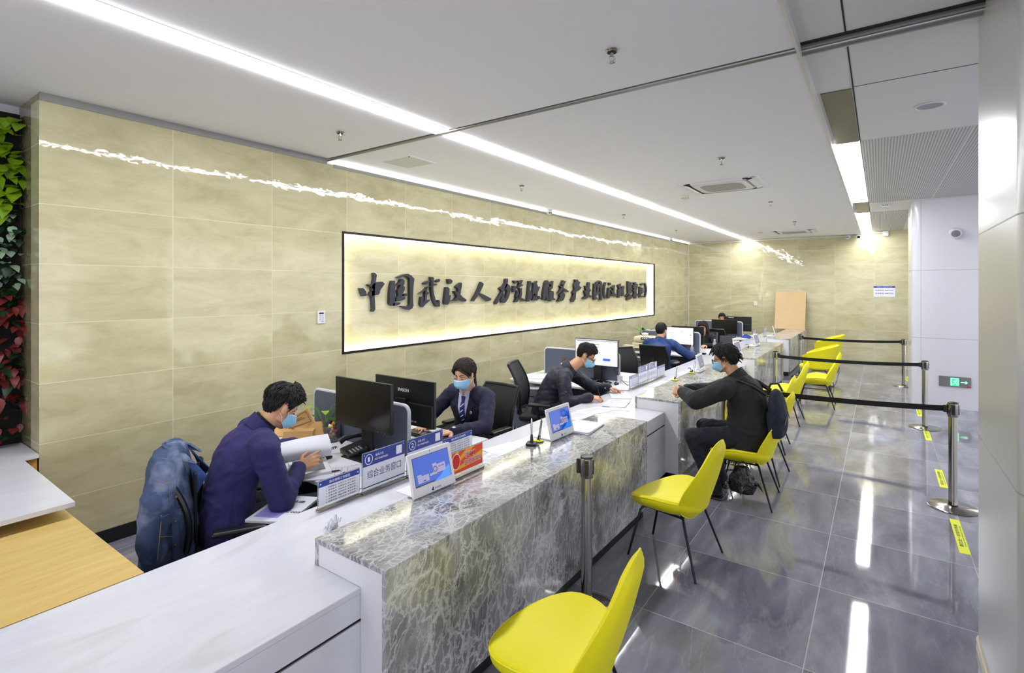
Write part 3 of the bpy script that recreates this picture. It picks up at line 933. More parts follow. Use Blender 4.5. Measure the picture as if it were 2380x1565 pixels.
# brush lettering on the wall: each stroke group as (y, z) outline in millimetres
GLYPHS = [
 ('中', [[3745,1892,3785,1893,3810,1874,3829,1850,3842,1812,3827,1801,3787,1799,3772,1817], [3937,2069,3954,2069,3983,2042,3965,1951,3954,1905,3950,1801,3957,1696,3960,1647,3939,1620,3919,1620,3922,1679,3909,1801,3909,1905,3930,1947,3943,2010,3939,2045], [3857,1934,3926,1937,3970,1953,4005,1962,4064,1967,4100,1943,4068,1905,4032,1867,4025,1835,4005,1814,3952,1808,3900,1801,3878,1812,3891,1846,3935,1867,3913,1891,3909,1909,3878,1912]]),
 ('国', [[4211,1980,4256,1982,4263,1927,4258,1869,4256,1715,4254,1687,4235,1677,4209,1683,4174,1704,4178,1833,4190,1920], [4254,1713,4302,1715,4335,1716,4350,1707,4331,1693,4282,1681,4235,1677,4221,1707], [4292,2019,4340,2038,4409,2061,4474,2068,4525,2047,4576,2008,4560,1906,4553,1792,4555,1717,4563,1671,4540,1638,4489,1621,4439,1638,4357,1666,4362,1673,4419,1668,4474,1661,4499,1688,4502,1793,4499,1943,4497,2011,4469,2029,4429,2039,4379,2027,4316,2010], [4331,1964,4355,1999,4389,2004,4416,1980,4409,1943,4399,1920,4416,1906,4414,1869,4389,1832,4370,1806,4375,1784,4429,1781,4424,1757,4389,1743,4340,1735,4290,1730,4278,1741,4278,1774,4311,1796,4306,1832,4302,1865,4331,1906,4355,1935,4311,1926,4292,1931], [4414,1822,4444,1826,4456,1812,4444,1794,4414,1787,4404,1806]]),
 ('武', [[4866,2037,4911,2036,4925,2021,4916,1953,4913,1906,4916,1866,4933,1795,4961,1727,4978,1703,4999,1703,5001,1730,5030,1734,5039,1706,5039,1646,4976,1646,4933,1696,4905,1748,4888,1808,4877,1886,4874,1965], [4911,1945,4961,1950,4987,1938,4973,1926,4911,1920], [4746,1958,4800,1984,4849,1986,4844,1965,4789,1937,4751,1937], [4666,1822,4746,1859,4800,1902,4838,1910,4872,1916,4872,1906,4816,1896,4746,1852,4687,1823], [4770,1875,4794,1890,4800,1844,4836,1836,4827,1820,4800,1801,4792,1735,4822,1742,4855,1743,4833,1718,4773,1685,4727,1649,4711,1650,4681,1683,4692,1767,4700,1781,4735,1782,4735,1717,4751,1716,4762,1790,4767,1836], [4987,1998,5024,2012,5047,1998,5024,1970,4990,1966,4967,1985]]),
 ('汉', [[5195,2012,5237,2015,5274,1999,5289,1980,5262,1949,5213,1951], [5162,1902,5195,1904,5222,1886,5228,1857,5216,1798,5255,1791,5240,1742,5219,1693,5198,1667,5147,1669,5124,1684,5135,1764,5147,1833], [5354,1910,5398,1940,5461,1969,5484,1953,5474,1898,5461,1856,5448,1801,5493,1767,5584,1723,5558,1698,5487,1712,5417,1739,5366,1711,5249,1713,5237,1718,5323,1732,5379,1773,5360,1806,5317,1848,5360,1850,5404,1835,5404,1881,5366,1898]]),
 ('人', [[5915,1981,5972,1948,5937,1901,5880,1826,5852,1796,5804,1748,5742,1699,5708,1713,5725,1732,5783,1792,5838,1862,5880,1932], [5880,1820,5965,1795,6080,1757,6158,1729,6139,1706,6066,1694,6022,1718,5965,1754,5873,1804]]),
 ('力', [[6516,2031,6564,2041,6585,2015,6568,1958,6540,1901,6476,1859,6437,1794,6367,1725,6290,1644,6259,1644,6252,1677,6336,1758,6413,1836,6413,1855,6359,1878,6374,1897,6445,1920,6508,1967], [6524,1948,6568,1958,6629,1930,6654,1877,6629,1792,6581,1721,6524,1670,6476,1657,6421,1668,6398,1715,6421,1766,6461,1822,6472,1765,6496,1718,6524,1755,6556,1840,6532,1873,6476,1859]]),
 ('资', [[6739,2009,6788,2012,6837,1982,6837,1963,6781,1961,6745,1988], [6721,1925,6772,1927,6791,1897,6788,1834,6769,1824,6721,1824,6714,1849], [6862,2009,6924,2011,6931,2001,6981,2021,7001,2014,6981,1991,6950,1951,7007,1944,7001,1935,6931,1908,6874,1890,6843,1892,6868,1926,6899,1965,6868,1974], [6880,1880,6912,1890,6969,1887,6966,1779,6956,1754,6943,1737,6906,1748,6912,1869], [6831,1855,6868,1853,6874,1812,6893,1801,6887,1777,6868,1738,6800,1739,6791,1750,6818,1813], [6893,1794,6912,1776,6868,1702,6825,1661,6769,1662,6763,1673,6825,1738], [6893,1741,6931,1740,7052,1699,7046,1674,7007,1674,6906,1716]]),
 ('源', [[7180,2003,7236,2007,7263,1949,7223,1923,7199,1883,7216,1831,7249,1827,7243,1809,7263,1798,7297,1790,7270,1735,7249,1706,7209,1707,7183,1663,7127,1665,7117,1687,7143,1810,7156,1883], [7297,1971,7420,2013,7441,1998,7413,1961,7441,1935,7448,1908,7511,1914,7518,1905,7476,1852,7441,1807,7437,1680,7420,1677,7290,1678,7283,1694,7310,1760,7351,1760,7372,1722,7372,1789,7337,1797,7303,1772,7263,1735,7270,1790,7303,1864,7317,1956], [7462,1753,7504,1752,7532,1723,7525,1697,7469,1698]]),
 ('服', [[7719,2020,7770,2026,7800,2002,7785,1882,7792,1766,7822,1668,7711,1669,7704,1679,7733,1697,7719,1755,7704,1709,7668,1683,7603,1684,7610,1768,7646,1882,7675,1977], [7822,1959,7935,2015,7965,2015,7958,1960,7935,1881,7882,1866,7882,1835,7965,1834,7977,1783,7965,1716,8042,1684,8027,1670,7927,1686,7874,1652,7829,1657,7815,1765,7807,1905,7882,1909,7889,1952]]),
 ('务', [[8261,1965,8301,2030,8342,2033,8354,2007,8407,2017,8416,2007,8366,1962,8325,1905,8350,1885,8524,1831,8515,1810,8482,1811,8333,1848,8301,1865,8253,1821,8197,1789,8118,1790,8189,1841,8237,1897,8189,1925,8213,1935,8261,1929,8301,1941,8285,1949,8237,1953], [8269,1808,8301,1840,8333,1840,8333,1800,8383,1775,8387,1750,8358,1698,8301,1654,8229,1652,8197,1661,8157,1640,8102,1643,8173,1701,8213,1741,8173,1757,8197,1769]]),
 ('产', [[8773,2050,8879,2050,8919,2012,8978,2008,8978,1987,8933,1952,8960,1918,9023,1903,9028,1888,8969,1858,8808,1813,8799,1711,8782,1670,8712,1621,8651,1622,8617,1664,8669,1713,8721,1775,8669,1797,8677,1809,8755,1863,8747,1905,8729,1930,8738,1964,8790,2011]]),
 ('业', [[9190,1932,9256,1932,9294,1897,9304,1967,9318,2002,9400,2003,9400,1967,9381,1879,9429,1852,9434,1826,9381,1808,9376,1747,9429,1742,9507,1714,9498,1694,9449,1701,9381,1720,9199,1666,9125,1667,9088,1694,9209,1731,9199,1766,9162,1810,9162,1836,9228,1836,9209,1879]]),
 ('园', [[9587,1977,9677,1980,9677,1879,9672,1743,9687,1693,9769,1687,9748,1676,9607,1640,9567,1650,9557,1789,9582,1897], [9677,2001,9748,2024,9841,2043,9946,2012,9956,1924,9951,1694,9946,1624,9800,1646,9800,1655,9872,1649,9862,1878,9852,2006,9779,2006,9687,1983], [9698,1946,9841,1984,9852,1952,9841,1915,9790,1878,9800,1805,9852,1796,9841,1764,9738,1765,9687,1738,9667,1766,9708,1833,9728,1897]]),
 ('(', [[10108,2009,10163,2009,10114,1925,10092,1831,10119,1738,10157,1662,10098,1659,10033,1739,10007,1832,10044,1934]]),
 ('汉', [[10289,2003,10373,2006,10406,1973,10384,1944,10306,1944], [10261,1896,10328,1899,10345,1858,10334,1792,10373,1782,10350,1725,10317,1664,10272,1660,10217,1671,10239,1783], [10418,1901,10555,1954,10601,1954,10589,1887,10566,1795,10694,1716,10671,1690,10624,1693,10520,1723,10440,1705,10362,1704,10418,1744,10452,1777,10395,1830,10406,1844,10497,1829,10497,1868]]),
 ('阳', [[10754,1950,10885,1985,10922,1985,10909,1877,10958,1867,10934,1728,10873,1729,10843,1670,10754,1671,10777,1779,10771,1847,10825,1867,10777,1926], [10958,1916,11081,1939,11131,1906,11094,1836,11100,1711,11019,1697,10946,1718,10970,1817,10970,1891]]),
 ('集', [[11308,2041,11385,2039,11411,2014,11516,2025,11542,2010,11516,1896,11529,1793,11556,1777,11490,1757,11360,1743,11206,1684,11181,1680,11194,1705,11334,1769,11321,1800,11308,1927], [11270,1673,11347,1703,11398,1743,11477,1737,11542,1726,11542,1643,11463,1619,11398,1625,11347,1611,11270,1607]]),
 ('聚', [[11662,2016,11812,2028,11825,1980,11922,1986,11908,1891,11853,1854,11839,1791,11867,1759,11964,1710,11950,1694,11839,1717,11825,1633,11730,1635,11716,1677,11635,1673,11635,1704,11703,1781,11622,1823,11622,1844,11703,1860,11635,1881,11642,1959,11730,1964]]),
 ('区', [[12098,1982,12292,2013,12321,1994,12292,1956,12148,1950], [12041,1917,12133,1917,12140,1697,12307,1687,12321,1662,12020,1656], [12191,1885,12278,1891,12285,1820,12336,1793,12263,1766,12162,1740,12148,1842]]),
 (')', [[12380,2005,12454,2008,12529,1896,12536,1808,12484,1709,12424,1655,12380,1653,12424,1737,12454,1819,12424,1929]]),
]
sg = thing('wall_lettering', 'black brush-script lettering standing out from the lit recess in the tiled wall', 'wall sign', (-4.79, 8.0, 1.55))
for ch, pp in GLYPHS:
    b = MB()
    for q in pp:
        pl = [(q[i] / 1000, q[i + 1] / 1000) for i in range(0, len(q), 2)]
        b.prism(pl, 0.0, 0.045, Matrix(((0, 0, 1, -4.796), (1, 0, 0, 0), (0, 1, 0, 0), (0, 0, 0, 1))))
    b.build('bracket_character' if ch in '()' else 'character', M['letter'], sg, True, smooth=25)

# ================================================================ counters
XI, XM, XO = -2.026, -1.72, -1.565          # inner lip, white front, marble front
t = thing('service_counter', 'long white stone service counter running to the far wall under the marble ledges', 'counter', (-2.13, 7, 0))
MB().bx(-2.56, XM, -2.2, 15.62, 0.655, 0.68, 0.003).build('worktop', M['white_stone'], t, True)
MB().bx(-1.745, XM - 0.001, -2.19, 15.6, 0.555, 0.655).build('fascia', M['white_stone'], t, True)
MB().bx(-1.75, XM - 0.008, -2.19, 15.6, 0.540, 0.556).build('shadow_gap', M['gap_black'], t, True)
MB().bx(-1.745, XM - 0.001, -2.19, 15.6, 0.07, 0.541).build('front_panel', M['white_stone'], t, True)
MB().bx(-2.47, -2.45, -2.19, 15.6, 0.0, 0.655).build('rear_panel', M['desk_white'], t, True)
MB().bx(-1.76, -1.735, -2.19, 15.6, 0.0, 0.07).build('kick_plate', M['gap_black'], t, True)
MB().bx(-2.45, XO - 0.12, 15.55, 15.62, 0, 0.655).build('end_panel', M['white_stone'], t, True)
for i, (a, b, lab) in enumerate(((1.354, 4.124, 'grey marble customer ledge nearest the camera, with two lit tablets on it'), (5.0, 7.80, 'grey marble customer ledge where the man in the black jacket sits'),
                                 (8.73, 11.52, 'third grey marble customer ledge, behind the seated visitor'), (12.42, 15.5, 'farthest grey marble customer ledge, in front of the leaning board'))):
    t = thing('marble_ledge', lab, 'counter ledge', (-1.8, (a + b) / 2, 0), 0, 'marble customer ledges')
    MB().bx(XI, XO, a, b, 0.775, 0.797, 0.0025).build('top_slab', M['marble'], t, True)
    MB().bx(XI, XI + 0.02, a, b, 0.681, 0.775).build('inner_slab', M['marble'], t, True)
    MB().bx(XO - 0.022, XO, a, b, 0.09, 0.776, 0.0015).build('front_slab', M['marble'], t, True)
    for (p, q) in ((a + 0.004, a + 0.03), (b - 0.03, b - 0.004)):
        c = MB().prism([(XI + 0.02, 0.6815), (XI + 0.02, 0.775), (XO - 0.022, 0.775), (XO - 0.022, 0.09), (XM + 0.0005, 0.09), (XM + 0.0005, 0.6815)], -q, -p, Matrix(((1, 0, 0, 0), (0, 0, -1, 0), (0, 1, 0, 0), (0, 0, 0, 1))))
        c.build('end_panel', M['desk_white'], t, True, smooth=0)
    MB().bx(-1.70, XO - 0.032, a + 0.01, b - 0.01, 0, 0.092).build('kick_plate', M['black_plastic'], t, True)

# return with flap, and the planting at the far left
t = thing('return_counter', 'white stone shelf at the left in front of the plant wall', 'counter', (-4.3, 0.3, 0))
MB().prism([(-5.2, -1.4), (-3.47, -1.4), (-3.47, 0.893), (-4.64, 0.915), (-4.655, 1.005), (-5.2, 1.008)], 0.742, 0.766).build('worktop', M['white_stone'], t, True)
MB().bx(-5.19, -4.68, 0.955, 1.0, 0, 0.742).build('back_panel', M['wood_cab'], t, True)
MB().bx(-5.19, -3.80, -1.4, 0.85, 0.0, 0.742).build('carcass', M['wood_cab'], t, True)
o = MB().bx(-3.76, -2.565, -0.9, 0.893, 0.655, 0.682, 0.002).build('counter_flap', M['wood_board'])
tag(o, 'pale wooden lift-up flap between the white shelf and the service counter', 'counter flap')
sp = MB().bx(-3.74, -3.70, -0.8, 0.80, 0, 0.655).build('flap_support', M['wood_cab'], o)
t = thing('planter_panel', 'dark planting panel behind the leaves at the left edge', 'planter', (-5.19, 0.3, 0.766))
MB().bx(-5.2, -5.12, -0.6, 1.0, 0.766, 3.16).build('felt_panel', M['soil'], t, True)


def leaf_mesh(mb, p, d, up, L, W, fold=0.25, droop=0.3):
    d = Vector(d).normalized(); s = d.cross(Vector(up))
    if s.length < 1e-4: s = Vector((1, 0, 0))
    s.normalize(); n = s.cross(d); p = Vector(p)
    rows = []
    for k, (f, w) in enumerate(((0, 0.12), (0.25, 0.85), (0.5, 1.0), (0.75, 0.62), (1.0, 0.03))):
        c = p + d * (L * f) - n * (droop * L * f * f)
        rows.append([c - s * (W * w / 2) + n * (fold * W * w / 2), c, c + s * (W * w / 2) + n * (fold * W * w / 2)])
    mb.sheet(rows)


def foliage(name, mats, z0, z1, n, L, W, label):
    o = None
    for q, mt in enumerate(mats):
        b = MB()
        for k in range(n // len(mats)):
            p = (-5.12 + R.uniform(0, 0.09), R.uniform(-0.2, 0.995), R.uniform(z0, z1))
            d = (R.uniform(0.5, 1.0), R.uniform(-0.8, 0.5), R.uniform(-0.9, 0.5))
            s = R.uniform(0.7, 1.2)
            leaf_mesh(b, p, d, (0.3, 0, 1), L * s, W * s, 0.3, R.uniform(0.1, 0.6))
        if o is None:
            o = b.build(name, mt); tag(o, label, 'leaves', kind='stuff')
        else:
            b.build('leaf_shade', mt, o)


foliage('lime_foliage', (M['leaf_lime'], M['leaf_green']) if False else (M['leaf_lime'],), 2.42, 3.12, 420, 0.10, 0.075, 'bright lime heart shaped leaves at the top of the plant wall')
foliage('variegated_foliage', (M['leaf_silver'], M['leaf_dark']), 1.88, 2.45, 560, 0.065, 0.05, 'dark and silver striped leaves in the middle of the plant wall')
foliage('red_foliage', (M['leaf_red'], M['leaf_dark'], M['leaf_red']), 0.79, 1.9, 800, 0.085, 0.05, 'red and dark green leaves in the lower plant wall')

# ================================================================ desks behind the counter
ST = 3.68


def desk_station(k, labels):
    dy = ST * k
    for s, lab in zip((0, 1), labels[:2]):
        t = thing('desk', lab, 'desk', (-3.3, 1.93 + dy + 0.33 + s * 0.69, 0), PI * s, 'white staff desks')
        x0, x1 = (-0.73, 0.735) if s == 0 else (-0.735, 0.73)
        MB().bx(x0, x1, -0.33, 0.325, 0.66, 0.685, 0.003).build('desktop', M['desk_white'], t)
        MB().bx(x0 + 0.06, x1 - 0.02, 0.22, 0.24, 0.22, 0.66).build('modesty_panel', M['grey_blue'], t)
        for x in (x0 + 0.03, x1 - 0.05):
            for y in (-0.28, 0.28):
                MB().box((x, y, 0.33), (0.04, 0.04, 0.66)).build('leg', M['panel_edge'], t)
    # pedestal under the near desk, drawers facing the camera
    t = thing('drawer_unit', labels[2], 'drawer unit', (-3.725, 1.93 + dy + 0.27, 0), 0, 'slate drawer units')
    MB().bx(-0.255, 0.255, -0.26, 0.26, 0.575, 0.60, 0.002).build('top_shelf', M['desk_white'], t)
    MB().bx(-0.25, 0.25, -0.24, 0.26, 0.045, 0.575).build('carcass', M['grey_blue'], t)
    for x in (-0.14, 0.16):
        for y in (-0.15, 0.2): MB().cyl((x, y, 0.6), (x, y, 0.66), 0.012, n=10).build('post', M['steel_dark'], t)
    for (z0, z1) in ((0.415, 0.57), (0.262, 0.41), (0.05, 0.257)):
        d = MB().bx(-0.25, 0.25, -0.262, -0.24, z0, z1, 0.002).build('drawer', M['grey_blue'], t)
        zc = z0 + (z1 - z0) * 0.45
        h = MB().tube([(-0.075, -0.262, zc), (-0.070, -0.283, zc + 0.004), (0.070, -0.283, zc + 0.004), (0.075, -0.262, zc)], 0.006, 8)
        h.build('handle', M['black_metal'], d)
    MB().cyl((0.2, -0.2625, 0.535), (0.2, -0.266, 0.535), 0.009, n=12).build('lock', M['steel'], t)
    for x in (-0.2, 0.2):
        for y in (-0.2, 0.2): MB().tube([(x - 0.012, y, 0.022), (x + 0.012, y, 0.022)], 0.022, 12).build('caster', M['black_plastic'], t)
    # screen between the two desks
    t = thing('desk_screen', labels[3], 'desk screen', (-3.32, 2.6 + dy, 0.43), 0, 'slate desk screens')
    pts = rounded(-0.565, 0.565, 0.0, 0.615, 0.05, 0, 1)
    n2 = len(pts.v) // 2; pl = [(v[0], v[1]) for v in pts.v[:n2]]
    Mx = Matrix(((1, 0, 0, 0), (0, 0, -1, 0), (0, 1, 0, 0), (0, 0, 0, 1)))
    MB().prism(pl, -0.012, 0.012, Mx).build('panel', M['grey_blue'], t)
    MB().tube([(p[0], 0, p[1]) for p in pl], 0.0145, 8, closed=True, up=(0, 1, 0)).build('rim', M['panel_edge'], t)


desk_station(0, ('white desk piled with papers where the man in the indigo suit works', 'white desk of the woman in the navy suit', 'slate drawer unit behind the man in the indigo suit', 'slate screen between the indigo suit man and the navy suit woman'))
desk_station(1, ('white desk of the man with glasses in the midnight jacket', 'empty white desk behind the lit monitor of the man with glasses', 'slate three-drawer unit in full view left of the man with glasses', 'slate screen behind the lit monitor of the man with glasses'))
desk_station(2, ('white desk of the man in the denim shirt', 'white desk of the long haired woman', 'slate drawer unit beside the chair of the denim shirt man', 'slate screen beside the pale lit monitor of the denim shirt man'))
desk_station(3, ('unoccupied white desk with dark monitor and keyboard near the far wall', 'white desk of the half hidden man by the far wall', 'slate drawer unit under the unoccupied desk near the far wall', 'slate screen between the two dark monitors near the far wall'))


def monitor(loc, rz, w, h, zc, screen, label, text=None, ui=None):
    """local -Y is the screen side; zc = height of the screen centre above the desk"""
    t = thing('monitor', label, 'monitor', loc, rz, 'desk monitors')
    MB().bx(-w / 2, w / 2, -0.010, 0.014, zc - h / 2, zc + h / 2, 0.003).build('housing', M['black_plastic'], t)
    MB().bx(-w / 2 + 0.008, w / 2 - 0.008, -0.0112, -0.009, zc - h / 2 + 0.018, zc + h / 2 - 0.008).build('screen', screen, t)
    MB().bx(-w / 2 + 0.002, w / 2 - 0.002, 0.013, 0.030, zc - h / 2 + 0.002, zc, 0.008).build('rear_cover', M['black_plastic'], t)
    MB().bx(-0.055, 0.055, 0.028, 0.055, 0.0, zc + 0.03, 0.005).build('stand', M['black_plastic'], t)
    MB().bx(-0.12, 0.12, -0.10, 0.10, 0.0, 0.012, 0.004).build('base', M['black_plastic'], t)
    b = MB()
    for q in range(3): b.ell((w / 2 - 0.06 - q * 0.035, -0.0115, zc - h / 2 + 0.010), 0.0028, nu=8, nv=6)
    b.build('button', M['key_grey'], t)
    if text:
        b = MB(); put_text(b, text, wmat(t) @ frame((0, 0.0142, zc + h * 0.24), (-1, 0, 0), (0, 0, 1)), 0, 0, 0.034, 0.12, 0.02)
        b.build('logo_lettering', M['white_print'], t, True)
        b = MB()
        for q in range(3): b.bx(-0.09 - q * 0.035, -0.065 - q * 0.035, 0.0295, 0.031, zc - h / 2 + 0.03, zc - h / 2 + 0.043)
        b.build('port', M['key_grey'], t)
    if ui:
        b = MB(); Y = -0.0118
        def r(x0, x1, z0, z1, dst=None): (dst or b).bx(-w / 2 + w * x0, -w / 2 + w * x1, Y - 0.0004, Y + 0.0004, zc - h / 2 + h * z0, zc - h / 2 + h * z1)
        for (x0, x1, z) in ui:
            r(x0, x1, z, z + 0.018)
        b.build('screen_text', M['screen_line'], t)
    return t


monitor((-3.02, 2.405, 0.685), 0, 0.61, 0.35, 0.375, M['screen_off'], 'black switched-off monitor facing the man in the indigo suit')
monitor((-3.015, 2.80, 0.685), PI, 0.655, 0.35, 0.335, M['screen_off'], 'black monitor with white maker lettering on its back in front of the woman', 'IPASON')
t = monitor((-3.02, 6.15, 0.685), 0, 0.615, 0.355, 0.362, M['screen_white'], 'lit monitor with pale page and blue button beside the man with glasses', None,
            [(0.02, 0.98, 0.93), (0.05, 0.3, 0.90), (0.45, 0.58, 0.80), (0.5, 0.56, 0.70), (0.66, 0.96, 0.035), (0.34, 0.44, 0.035), (0.56, 0.6, 0.5)])
MB().bx(0.10, 0.20, -0.0124, -0.0112, 0.265, 0.295).build('screen_button', M['button_blue'], t)
t = monitor((-3.10, 9.86, 0.685), 0, 0.52, 0.335, 0.29, M['screen_pink'], 'lit pale pink monitor in front of the denim shirt man', None,
            [(0.15, 0.28, 0.9), (0.1, 0.2, 0.84), (0.5, 0.66, 0.78), (0.5, 0.62, 0.72), (0.1, 0.3, 0.66), (0.18, 0.38, 0.44), (0.25, 0.36, 0.37), (0.82, 0.9, 0.03)])
MB().bx(0.19, 0.215, -0.0124, -0.0112, 0.31, 0.325).build('screen_icon', M['red_print'], t)
monitor((-3.06, 10.22, 0.685), PI, 0.62, 0.34, 0.285, M['screen_off'], 'black monitor seen from behind in front of the long haired woman')
monitor((-3.12, 13.40, 0.685), 0, 0.60, 0.35, 0.245, M['screen_off'], 'switched-off black monitor on the unoccupied far desk')
t = monitor((-2.92, 13.9, 0.685), PI, 0.65, 0.365, 0.30, M['screen_off'], 'farthest black monitor seen from behind, hiding the man by the far wall')
MB().bx(0.12, 0.21, 0.0142, 0.0155, 0.445, 0.457).bx(0.095, 0.11, 0.0142, 0.0155, 0.44, 0.462).build('maker_label', M['white_print'], t)


def keyboard(loc, rz, label, w=0.44):
    t = thing('keyboard', label, 'keyboard', loc, rz, 'desk keyboards')
    MB().box((0, 0, 0.008), (w, 0.145, 0.014), rot(rad(3), 0, 0), 0.004).build('case', M['black_plastic'], t)
    b = MB(); c = MB()
    nx = int(w / 0.021)
    for i in range(5):
        for j in range(nx):
            (c if R.random() < 0.12 else b).box((-w / 2 + 0.016 + j * (w - 0.03) / (nx - 1), -0.052 + i * 0.026, 0.0175 + i * 0.0012), (0.0155, 0.019, 0.008))
    k = b.build('key', M['black_gloss'], t, smooth=0)
    c.build('key_legends', M['key_grey'], k, smooth=0)
    return t


keyboard((-3.38, 2.16, 0.685), rad(8), 'black keyboard on the desk of the man in the indigo suit')
keyboard((-3.00, 3.04, 0.685), PI + rad(-4), 'black keyboard under the hands of the woman')
keyboard((-2.98, 6.00, 0.685), rad(-6), 'black keyboard on the desk of the man with glasses')
keyboard((-3.05, 13.18, 0.685), rad(0), 'black keyboard in front of the unoccupied far monitor')
keyboard((-2.78, 9.62, 0.685), rad(4), 'black keyboard in front of the denim shirt man')


def mouse(loc, rz, mt, label):
    t = thing('computer_mouse', label, 'computer mouse', loc, rz, 'computer mice')
    MB().ell((0, 0, 0.012), (0.031, 0.056, 0.024)).build('shell', mt, t)
    MB().box((0, 0.025, 0.033), (0.005, 0.018, 0.006)).build('wheel', M['key_grey'], t)


mouse((-2.68, 6.02, 0.685), 0.3, M['black_gloss'], 'black mouse at the right of the keyboard of the man with glasses')
mouse((-2.86, 2.88, 0.685), 0.3, M['white_plastic'], 'white mouse behind the window sign numbered two')
mouse((-2.62, 9.55, 0.685), 0.1, M['black_gloss'], 'black mouse under the right hand of the denim shirt man')


# ---------------------------------------------------------------- chairs
def office_chair(loc, rz, label, back_h=0.52, lift=0.0):
    """faces local +Y"""
    t = thing('office_chair', label, 'office chair', loc, rz, 'black mesh office chairs')
    rings = []
    MB().box((0, 0.02, 0.45 + lift), (0.49, 0.48, 0.07), None, 0.03, 3).build('seat', M['mesh_black'], t)
    n = 10; g = []
    for i in range(n + 1):
        s = i / n; z = 0.50 + lift + back_h * s; w = 0.208 + 0.022 * math.sin(PI * s)
        y = -0.23 - 0.10 * s * s + 0.035 * math.sin(PI * s * 1.1)
        g.append([(w * c, y - 0.03 * (1 - c * c), z) for c in [-1 + 2 * q / 8 for q in range(9)]])
    MB().sheet(g, 0.012).build('back_mesh', M['mesh_black'], t)
    loop = [g[0][q] for q in range(9)] + [g[i][8] for i in range(1, n + 1)] + [g[n][q] for q in range(7, -1, -1)] + [g[i][0] for i in range(n - 1, 0, -1)]
    MB().tube(loop, 0.017, 8, closed=True).build('back_frame', M['black_plastic'], t)
    MB().tube([(0, -0.12, 0.40 + lift), (0, -0.25, 0.42 + lift), (0, -0.285, 0.55 + lift), (0, -0.272, 0.72 + lift)], [0.03, 0.03, 0.028, 0.02], 8).build('back_support', M['black_plastic'], t)
    for s in (-1, 1):
        a = MB().tube([(s * 0.22, 0.02, 0.42 + lift), (s * 0.285, 0.02, 0.43 + lift), (s * 0.295, 0.0, 0.60 + lift)], 0.018, 8).build('arm', M['black_plastic'], t)
        MB().box((s * 0.295, 0.03, 0.617 + lift), (0.075, 0.26, 0.03), None, 0.012).build('arm_pad', M['black_plastic'], a)
    MB().cyl((0, 0, 0.10), (0, 0, 0.42 + lift), 0.03, 0.024).build('gas_column', M['steel_dark'], t)
    for k in range(5):
        a = 2 * PI * k / 5 + 0.3
        L = MB().tube([(0, 0, 0.11), (0.16 * math.cos(a), 0.16 * math.sin(a), 0.10), (0.30 * math.cos(a), 0.30 * math.sin(a), 0.075)], [0.03, 0.024, 0.018], 8).build('leg', M['black_plastic'], t)
        cx, cy = 0.30 * math.cos(a), 0.30 * math.sin(a)
        MB().tube([(cx - 0.02, cy, 0.03), (cx + 0.02, cy, 0.03)], 0.03, 14).build('caster', M['black_plastic'], L)
    return t


office_chair((-3.03, 1.52, 0), rad(-30), 'black office chair with a denim jacket hung over its back', 0.46)
office_chair((-3.06, 3.76, 0), PI + rad(-4), 'black mesh office chair behind the woman in the navy suit', 0.44)
office_chair((-3.10, 4.95, 0), rad(-69), 'black mesh office chair of the man with glasses', 0.52, 0.02)
office_chair((-2.98, 7.38, 0), PI + rad(62), 'empty black office chair beyond the lit monitor of the man with glasses', 0.46)
office_chair((-3.10, 8.70, 0), rad(2), 'black mesh office chair under the denim shirt man', 0.43)
office_chair((-3.05, 11.25, 0), PI, 'black office chair of the long haired woman', 0.42)
office_chair((-3.02, 12.45, 0), rad(-4), 'empty black office chair at the unoccupied far desk', 0.46)
office_chair((-3.42, 14.72, 0), PI, 'black office chair of the half hidden man by the far wall', 0.42)


